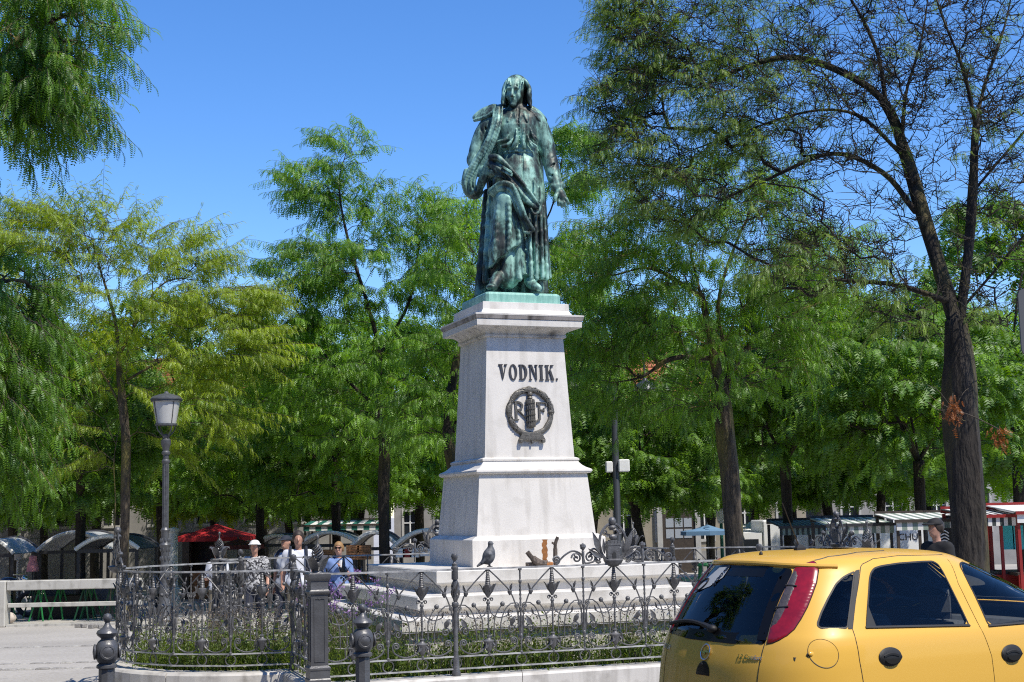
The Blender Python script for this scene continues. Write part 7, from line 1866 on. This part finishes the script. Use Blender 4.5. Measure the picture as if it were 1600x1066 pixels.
# parasols
def parasol(label, px, pyt, pyb, Y, half, m, group='parasols', cat='parasol'):
    p = GP(px, Y); t = thing('parasol', label, cat, p, R(20), group); zt, zb = W(px, pyt, Y).z - p.z, W(px, pyb, Y).z - p.z
    mb = MB(); n = 8; ring = [((half*1.12 if i % 2 == 0 else half*.93)*math.cos(2*math.pi*i/n + .39), (half*1.12 if i % 2 == 0 else half*.93)*math.sin(2*math.pi*i/n + .39)) for i in range(n)]
    mb.loft([[(x*.02, y*.02, zt) for x, y in ring], [(x*.5, y*.5, zt - (zt-zb)*.42) for x, y in ring], [(x, y, zb+.12) for x, y in ring], [(x*1.005, y*1.005, zb) for x, y in ring]], True, False); mb.build('canopy', m, t)
    m2 = MB(); m2.lathe([(.025, 0), (.025, zt+.06)], 8); m2.lathe([(.22, 0), (.22, .06), (.05, .08)], 12); m2.build('pole', M_steel, t)
    for i in range(n): MB().tube([(0, 0, zt-.25), (ring[i][0]*.9, ring[i][1]*.9, zb+.13)], .010, 4).build('rib', M_wood, t)
    return t
parasol('big red parasol over the wooden kiosk at the left', 338, 819, 845, 44, 1.35, M_redc)
parasol('pale blue parasol in front of the cream house', 1106, 820, 836, 42, .85, M_blue)
parasol('white pointed tent roof right of the mossy trunk', 1178, 814, 834, 44, 1.0, M_off)
parasol('dark red low parasol partly behind the man in the white cap', 372, 842, 858, 40, .8, mat('dark_red_canvas', (.10, .02, .02), .8))
p = GP(315, 45.5); kk = thing('wooden_kiosk', 'brown wooden kiosk with open doorway below the red parasol', 'kiosk', p)
MB().box(-.62, -.40, 0, .9, 0, 2.0).build('wall', M_wood, kk); MB().box(.40, .62, 0, .9, 0, 2.0).build('wall', M_wood, kk); MB().box(-.39, .39, .7, .9, 0, 2.0).build('wall', M_wood, kk); MB().box(-.7, .7, -.1, 1.0, 2.0, 2.1).build('roof', M_wood, kk); MB().box(-.39, .39, .1, .6, .0, .8).build('counter', M_woodl, kk)

# ================================================================== concrete rail, trestle tables and stools at the left
Y = 29.5; xr0, xr1 = W(2, 940, Y).x, W(176, 940, Y).x; gz = ground_z(Y); cr = thing('concrete_railing', 'low pale concrete railing with thick top beam at the left', 'railing', (xr0, Y, gz))
zt, zb = W(90, 906, Y).z - gz, W(90, 921, Y).z - gz
M_rail = stone_mat('railing_concrete', (.50, .49, .46), (.30, .29, .27), .4, .5)
MB().box(.15, xr1-xr0+.6, -.14, .14, zb, zt, .015).build('top_beam', M_rail, cr); MB().box(-.60, .14, -.17, .17, 0, zt+.004, .02).build('end_post', M_rail, cr)
zl = W(90, 948, Y).z - gz; MB().box(.15, xr1-xr0+.6, -.06, .06, zl, zl+.09, .01).build('lower_beam', M_rail, cr); MB().box(.15, xr1-xr0+.6, -.12, .12, 0, .05).build('base_beam', M_rail, cr)
for i, (px, py) in enumerate([(124, 973), (133, 974), (147, 975), (152, 976), (145, 970), (160, 974)]):
    Yq = 28.6 - i*.12; q = GP(px, Yq); o = MB().box(-.055, .055, -.05, .05, 0, .08, .012).build('loose_sett', sett_m[2], None, loc=q, rot=(0, 0, i*.7)); tag(o, ['dark loose granite sett in front of the railing, leftmost', 'dark loose sett second from the left before the railing', 'dark loose sett in the middle of the row before the railing', 'dark loose sett right of the middle before the railing', 'dark loose sett set back against the railing', 'dark loose sett nearest the rounded fence bay'][i], 'stone', 'loose setts by the railing')
o = MB().ell((0, 0, .12), (.20, .14, .13), 12, 8).build('pale_stone', mat('pale_stone', (.55, .48, .42), .8, var=.2), None, smooth=True, loc=GP(14, 31)); tag(o, 'smooth pale boulder under the concrete railing at the left edge', 'stone')
def trestle_table(label, px, Y, w=1.5, top=M_green, legs=M_green, rz=0.0):
    p = GP(px, Y); t = thing('trestle_table', label, 'table', p, rz, 'green trestle tables')
    MB().box(-w/2, w/2, -.35, .35, .72, .76).build('table_top', top, t)
    for x in (-w/2+.2, w/2-.2):
        for y in (-.28, .28):
            for s in (-1, 1): MB().tube([(x, y*.5, .72), (x + s*.16, y*1.1, 0)], .018, 5).build('leg', legs, t)
    return t
trestle_table('green trestle table behind the railing near the left edge', 38, 32, 1.2); trestle_table('bright green trestle table behind the middle of the railing', 120, 32.5, 1.1); trestle_table('green trestle table behind the railing next to the fence bay', 156, 32, 1.0, M_greendk, M_greendk)
trestle_table('dark green legged table left of the bright green ones', 75, 33.5, 1.0, M_wood, M_greendk)
trestle_table('green topped table behind the right rear fence post', 1098, 27, 1.5, mat('green_top', (.12, .24, .13), .6))
p = GP(1102, 24.5); stl = thing('stool', 'bright green stool seen through the fence beside the car', 'stool', p); zz0 = W(1102, 880, 24.5).z - p.z
m = MB(); m.lathe([(.19, zz0-.05), (.20, zz0-.03), (.18, zz0), (.0, zz0)], 14); m.build('seat', M_green, stl, smooth=True)
for k in range(4):
    a = math.pi/4 + k*math.pi/2; MB().tube([(.14*math.cos(a), .14*math.sin(a), zz0-.04), (.22*math.cos(a), .22*math.sin(a), 0)], .022, 6).build('leg', M_green, stl)
p = GP(32, 36); rt_ = thing('round_table', 'small red topped table in front of the far left stalls', 'table', p); m = MB(); m.lathe([(.42, .72), (.42, .75), (.0, .75)], 16); m.build('table_top', M_redp, rt_); m = MB(); m.lathe([(.2, 0), (.2, .03), (.03, .05), (.03, .72)], 10); m.build('pedestal_leg', M_steel, rt_)
p = GP(28, 37); cp = thing('closed_parasol', 'closed white parasol standing behind the small red table', 'parasol', p); zt = W(28, 842, 37).z - p.z; m = MB(); m.lathe([(.10, zt-.55), (.16, zt-.45), (.13, zt-.2), (.06, zt-.02), (.0, zt+.02)], 8); m.build('folded_canopy', M_off, cp); m = MB(); m.lathe([(.025, 0), (.025, zt-.4)], 8); m.build('pole', M_white, cp)
p = GP(52, 34.5); mn = thing('dress_form', 'pink dress on a stand in front of the far left stall', 'dress', p); z1 = W(52, 868, 34.5).z - p.z; z0 = W(52, 893, 34.5).z - p.z
m = MB(); m.lathe([(.15, z0), (.13, z0 + (z1-z0)*.4), (.085, z0 + (z1-z0)*.72), (.10, z0 + (z1-z0)*.88), (.04, z1), (.0, z1)], 12); m.build('dress', M_pink, mn, smooth=True); m = MB(); m.lathe([(.16, 0), (.16, .03), (.02, .04), (.02, z0+.05)], 8); m.build('stand', M_steel, mn); m = MB(); m.lathe([(.05, z1+.005), (.05, z1+.08), (.0, z1+.1)], 8); m.build('neck_block', M_wood, mn, smooth=True)
# motorbike at the left edge
p = GP(6, 34); mo = thing('motorbike', 'dark parked motorbike at the left edge behind the railing', 'motorbike', p)
for x in (-.62, .62):
    m = MB(); m.M = Matrix.Translation((x, 0, .31)) @ Matrix.Rotation(math.pi/2, 4, 'X'); m.tube([(.25*math.cos(t), .25*math.sin(t), 0) for t in np.linspace(0, 2*math.pi, 25)], .06, 8); m.build('wheel', M_rub, mo, smooth=True)
m = MB(); m.ell((.12, 0, .82), (.28, .15, .14), 12, 8); m.build('tank', mat('bike_blue', (.03, .035, .08), .25, coat=1), mo, smooth=True); m = MB(); m.cbox((-.32, 0, .80), (.55, .22, .10), .04); m.build('seat', M_rub, mo, smooth=True); m = MB(); m.cbox((.02, 0, .45), (.42, .26, .34), .05); m.build('engine', M_steel, mo)
m = MB(); m.tube([(.62, 0, .31), (.38, 0, .95)], .03, 6); m.tube([(.36, -.32, 1.02), (.38, 0, 1.0), (.36, .32, 1.02)], .018, 6); m.build('fork', M_chrome, mo); m = MB(); m.ell((.52, 0, .90), (.10, .10, .10), 10, 8); m.build('headlight', M_chrome, mo, smooth=True); m = MB(); m.tube([(-.62, 0, .31), (-.1, 0, .42), (-.3, 0, .75)], .025, 6); m.tube([(.1, -.16, .25), (-.75, -.18, .32)], .045, 8); m.build('frame', M_steel, mo)
# planters and dark goods in front of the arched stalls, on the square
for i, (px, Y_, w, h_, lab) in enumerate([(103, 33, 1.3, .55, 'black box bench under the far left arched stall'), (84, 35, .7, .5, 'dark crate stack left of the black box bench')]):
    o = MB().box(-w/2, w/2, -.3, .3, 0, h_, .02).build('box_bench', M_blk, None, loc=GP(px, Y_)); tag(o, lab, 'bench')

# ================================================================== things on the steps and the rail
def uv(u, v, z): return MON + UX*u + VY*v + Vector((0, 0, z))
q = W(764, 886, 13.95); pg = thing('pigeon', 'grey pigeon perched on the fence rail in front of the pedestal', 'pigeon', q, R(15))
s = SDF((-.16, -.16, -.02), (.16, .16, .30), .004)
s.ell((.0, .0, .105), (.062, .058, .085), .02, rot=Euler((0, R(18), 0))); s.cone((.02, 0, .165), (.018, 0, .215), .036, .022, .02); s.ell((.018, -.004, .232), (.024, .023, .023), .012)
s.cone((.035, -.01, .228), (.050, -.014, .222), .008, .003, .006); s.cone((-.03, 0, .07), (-.115, 0, .012), .028, .010, .02); s.cone((-.01, -.05, .12), (-.07, -.03, .04), .022, .012, .015); s.cone((-.01, .05, .12), (-.07, .03, .04), .022, .012, .015)
for y in (-.02, .02): s.cone((.0, y, .04), (.008, y, .006), .008, .006, .008); s.cone((-.01, y, .004), (.03, y, .004), .005, .004, .004)
link('body', s.mesh('body', mat('pigeon_feather', (.055, .058, .068), .6, col2=(.14, .145, .155), scale=18, contrast=(.42, .6))), pg)
def step_pt(px, z=1.11, v=-1.15):
    lo, hi = -1.4, 1.4
    for _ in range(40):
        mid_ = (lo+hi)/2; w_ = uv(mid_, v, z); d = w_ - Vector((0, 0, EYE)); x = 800 + FPX*d.dot(rt)/d.dot(fwd)
        if x < px: lo = mid_
        else: hi = mid_
    return uv(lo, v, z)
M_drift = bark_mat('driftwood', (.16, .13, .11), .0); M_sawn = mat('orange_wood', (.42, .17, .05), .7, var=.4, scale=20)
q = step_pt(838); o = thing('driftwood', 'broken grey driftwood stump lying on the top step', 'driftwood', q); m = MB(); m.tube(curve_pts([(.12, 0, .03), (.03, 0, .045), (-.05, .0, .10), (-.10, 0, .165)], 5), [.035]*5 + [.04]*5 + [.028]*6, 7); m.tube([(-.12, .02, .025), (.16, .03, .03)], .022, 6); m.build('log', M_drift, o, smooth=True)
q = step_pt(852); o = thing('carved_wood', 'upright orange piece of jagged sawn wood on the top step', 'wood', q, scale=.9); m = MB(); zs_ = np.linspace(.04, .33, 12); rr3 = random.Random(3)
m.poly([(-.03 + rr3.uniform(-.012, .008), z) for z in zs_] + [(.028 + rr3.uniform(-.012, .012), z) for z in zs_[::-1]], .035, off=-.02); m.build('upright', M_sawn, o); m = MB(); m.cbox((.02, 0, .022), (.16, .09, .04), .01, ry=R(-8)); m.build('foot', M_sawn, o)
q = step_pt(868); o = thing('branch', 'thin forked grey branch standing upright on the top step', 'branch', q, scale=.92); m = MB(); m.tube(curve_pts([(0, 0, 0), (.0, 0, .15), (.005, 0, .27), (.035, 0, .35)], 5), [.028]*8 + [.022]*8, 7); m.tube([(.0, 0, .26), (-.04, 0, .285)], [.016, .012], 6); m.build('stick', M_drift, o, smooth=True)

# ================================================================== people
M_skin = mat('skin', (.50, .27, .19), .5, var=.12, scale=9); M_hair = mat('hair_dark', (.03, .02, .015), .6); M_hairb = mat('hair_blond', (.30, .17, .07), .6)
def person(label, px, py_head, Y, height=None, shirt=None, trousers=None, hair=None, cap=None, pack=None, rz=0.0, stride=.15, arms='walk', brim=True, glasses=False, short=False, pattern=None):
    top = W(px, py_head, Y); gz = ground_z(Y); H_ = height or (top.z - gz); k = H_/1.75
    t = thing('person', label, 'person', (top.x, top.y, gz), rz)
    h = .016
    def skel(s, inf, which):
        c = lambda a, b, ra, rb, kk=.03: s.cone([v*k for v in a], [v*k for v in b], ra*k + inf, rb*k + inf, kk*k)
        if 'leg' in which:
            for sx, st in ((-1, stride), (1, -stride)):
                c((sx*.09, 0, .90), (sx*.10, -st*.5 - .02, .50), .085, .058); c((sx*.10, -st*.5 - .02, .50), (sx*.10, -st*.9 + (.06 if st < 0 else 0), .09), .055, .038)
        if 'foot' in which:
            for sx, st in ((-1, stride), (1, -stride)): c((sx*.10, -st*.9 + .03, .045), (sx*.11, -st*.9 - .15, .035), .042, .032)
        if 'torso' in which:
            c((-.06, 0, .93), (.06, 0, .93), .125, .125, .06); c((0, 0, .95), (0, 0, 1.18), .135, .13, .08); c((-.09, .01, 1.30), (.09, .01, 1.30), .115, .115, .06); c((-.16, .01, 1.40), (.16, .01, 1.40), .055, .055, .05)
        if 'arm' in which or 'sleeve' in which:
            for sx in (-1, 1):
                sh_, el = (sx*.19, .01, 1.39), (sx*.245, .03, 1.10)
                if arms == 'cup' and sx > 0: el = (.23, .0, 1.12); wr = (.08, -.20, 1.30)
                elif arms == 'phone': wr = (sx*.12, -.24, 1.16)
                else: wr = (sx*.25, -.08 - sx*.06, .86)
                c(sh_, el, .054, .044)
                if 'arm' in which:
                    c(el, wr, .042, .03); d = (Vector(wr) - Vector(el)).normalized()
                    pq = Vector(wr) + d*.06; c(wr, tuple(pq), .034, .038, .02)
                    for f_ in range(4): a = pq + Vector((.0, (f_-1.5)*.018, 0)); c(tuple(a), tuple(a + d*(.075 - .008*abs(f_-1.5)) + Vector((-sx*.012, 0, 0))), .011, .009, .006)
                    c(tuple(Vector(wr) + d*.02), tuple(pq + Vector((-sx*.01, -.05, .0))), .013, .010, .01)
        if 'head' in which:
            c((0, .02, 1.42), (0, 0, 1.54), .055, .052, .03); s.ell((0, -.005, 1.635*k) if False else (0, -.005*k, 1.64*k), (.074*k + inf, .095*k + inf, .112*k + inf), .03*k); c((0, -.05, 1.565), (0, -.055, 1.56), .042, .04)
            c((0, -.095, 1.645), (0, -.116, 1.61), .012, .016, .012)
            for sx in (-1, 1):
                s.ell((sx*.078*k, .01*k, 1.635*k), (.012*k, .022*k, .032*k), .008*k); s.ell((sx*.032*k, -.102*k, 1.655*k), (.018*k, .014*k, .011*k), .006*k, '-')
            c((-.02, -.098, 1.578), (.02, -.098, 1.578), .006, .006, .004)
    lo, hi = (-.42*k, -.45*k, -.02), (.42*k, .38*k, 1.86*k)
    s = SDF(lo, hi, h*.8); skel(s, 0, ('leg', 'foot', 'torso', 'arm', 'head')); link('body', s.mesh('body', M_skin), t)
    s = SDF(lo, hi, h); skel(s, .016, ('torso', 'sleeve')); X, Y_, Z = s.grid((slice(None),)*3)
    s.F = s.F - .006*np.sin(Z*38 + X*12)*np.sin(X*25 + Y_*20); s.F = np.maximum(s.F, np.maximum(Z - 1.47*k, .84*k - Z)); s.F = np.maximum(s.F, 0.0*Z + np.where(np.abs(X) > .2*k, (1.16 if short else 1.12)*k - Z, -1)); link('shirt', s.mesh('shirt', shirt), t)
    s = SDF(lo, hi, h); skel(s, .018, ('leg',)); s.cone((-.06*k, 0, .93*k), (.06*k, 0, .93*k), .142*k, .142*k, .05); X, Y_, Z = s.grid((slice(None),)*3); s.F = np.maximum(s.F, np.maximum(Z - .97*k, (.48 if short else .10)*k - Z)); link('trousers', s.mesh('trousers', trousers), t)
    s = SDF(lo, hi, h); skel(s, .012, ('foot',)); link('shoes', s.mesh('shoes', M_blk), t)
    if hair is not None:
        s = SDF((-.2*k, -.2*k, 1.4*k), (.2*k, .25*k, 1.85*k), .010); s.ell((0, .015*k, 1.665*k), (.092*k, .112*k, .112*k), .01); s.ell((0, -.10*k, 1.59*k), (.085*k, .09*k, .105*k), .01, '-'); 
        s.cone((-.08*k, .03*k, 1.66*k), (-.08*k, .04*k, 1.60*k), .022*k, .02*k, .02); s.cone((.08*k, .03*k, 1.66*k), (.08*k, .04*k, 1.60*k), .022*k, .02*k, .02); link('hair', s.mesh('hair', hair), t)
    if cap is not None:
        s = SDF((-.2*k, -.3*k, 1.55*k), (.2*k, .25*k, 1.88*k), .010); s.ell((0, .0, 1.685*k), (.095*k, .115*k, .085*k), .01); Z = s.grid((slice(None),)*3)[2]; s.F = np.maximum(s.F, 1.68*k - Z)
        if brim: s.ell((0, -.13*k, 1.69*k), (.075*k, .085*k, .012*k), .01)
        if brim == 'round': s.ell((0, 0, 1.685*k), (.125*k, .14*k, .012*k), .012)
        link('cap', s.mesh('cap', cap), t)
    if pack is not None:
        m = MB(); m.cbox((0, .20*k, 1.22*k), (.30*k, .18*k, .44*k), .05); m.build('backpack', pack, t, smooth=True)
        for sx in (-1, 1): m = MB(); m.tube(curve_pts([(sx*.12*k, .14*k, 1.46*k), (sx*.125*k, -.02*k, 1.50*k), (sx*.13*k, -.135*k, 1.36*k), (sx*.14*k, -.13*k, 1.18*k), (sx*.15*k, .06*k, 1.08*k)], 5), .024, 6); m.build('strap', pack, t, smooth=True)
    if glasses:
        m = MB(); m.cbox((-.034*k, -.108*k, 1.655*k), (.052*k, .012, .032*k), .005); m.cbox((.034*k, -.108*k, 1.655*k), (.052*k, .012, .032*k), .005); m.cbox((0, -.106*k, 1.66*k), (.03*k, .008, .008)); m.build('sunglasses', M_blkgloss, t)
    if arms == 'cup': m = MB(); m.lathe([(.03, 1.30*k), (.038, 1.42*k), (.038, 1.43*k)], 10, (.06*k, -.235*k, 0)); m.build('cup', M_white, t, smooth=True)
    return t
M_tee = mat('white_tee', (.62, .64, .70), .85, var=.1, scale=5); M_bl = mat('blue_polo', (.17, .26, .50), .85, var=.15, scale=5); M_jean = mat('navy_trousers', (.025, .03, .05), .85); M_khaki = mat('khaki', (.16, .14, .10), .85); M_navy = mat('navy_cap', (.015, .02, .035), .8)
M_pat = mat('patterned_blouse', (.45, .45, .46), .85, col2=(.02, .02, .025), scale=26, contrast=(.47, .53), detail=2)
person('person in blue short sleeved shirt and sunglasses holding a cup behind the fence pillar', 529, 848, 23.5, shirt=M_bl, trousers=M_jean, hair=M_hairb, arms='cup', glasses=True)
person('young person in plain white tee with dark backpack straps', 466, 831, 22.5, shirt=M_tee, trousers=M_khaki, hair=M_hair, pack=M_navy, short=True, rz=R(10))
person('person in dark navy cap walking just behind the white tee walker', 447, 838, 24.2, shirt=mat('grey_blue_tee', (.42, .46, .53), .85), trousers=M_jean, cap=M_navy, pack=M_navy, rz=R(-30))
person('person in white bucket hat and black and white patterned blouse', 398, 845, 23.8, shirt=M_pat, trousers=M_jean, cap=M_off, brim='round', hair=M_hair)
person('person in white cap and white shirt with bowed head at a stall', 340, 858, 27.0, shirt=M_tee, trousers=M_khaki, cap=M_off, arms='phone', rz=R(170))
person('person in black clothes and black cap beside the old trunk', 1461, 812, 17.2, shirt=mat('black_tee', (.012, .012, .014), .85), trousers=M_jean, cap=mat('black_cap', (.01, .01, .012), .8), hair=M_hair, rz=R(-60))
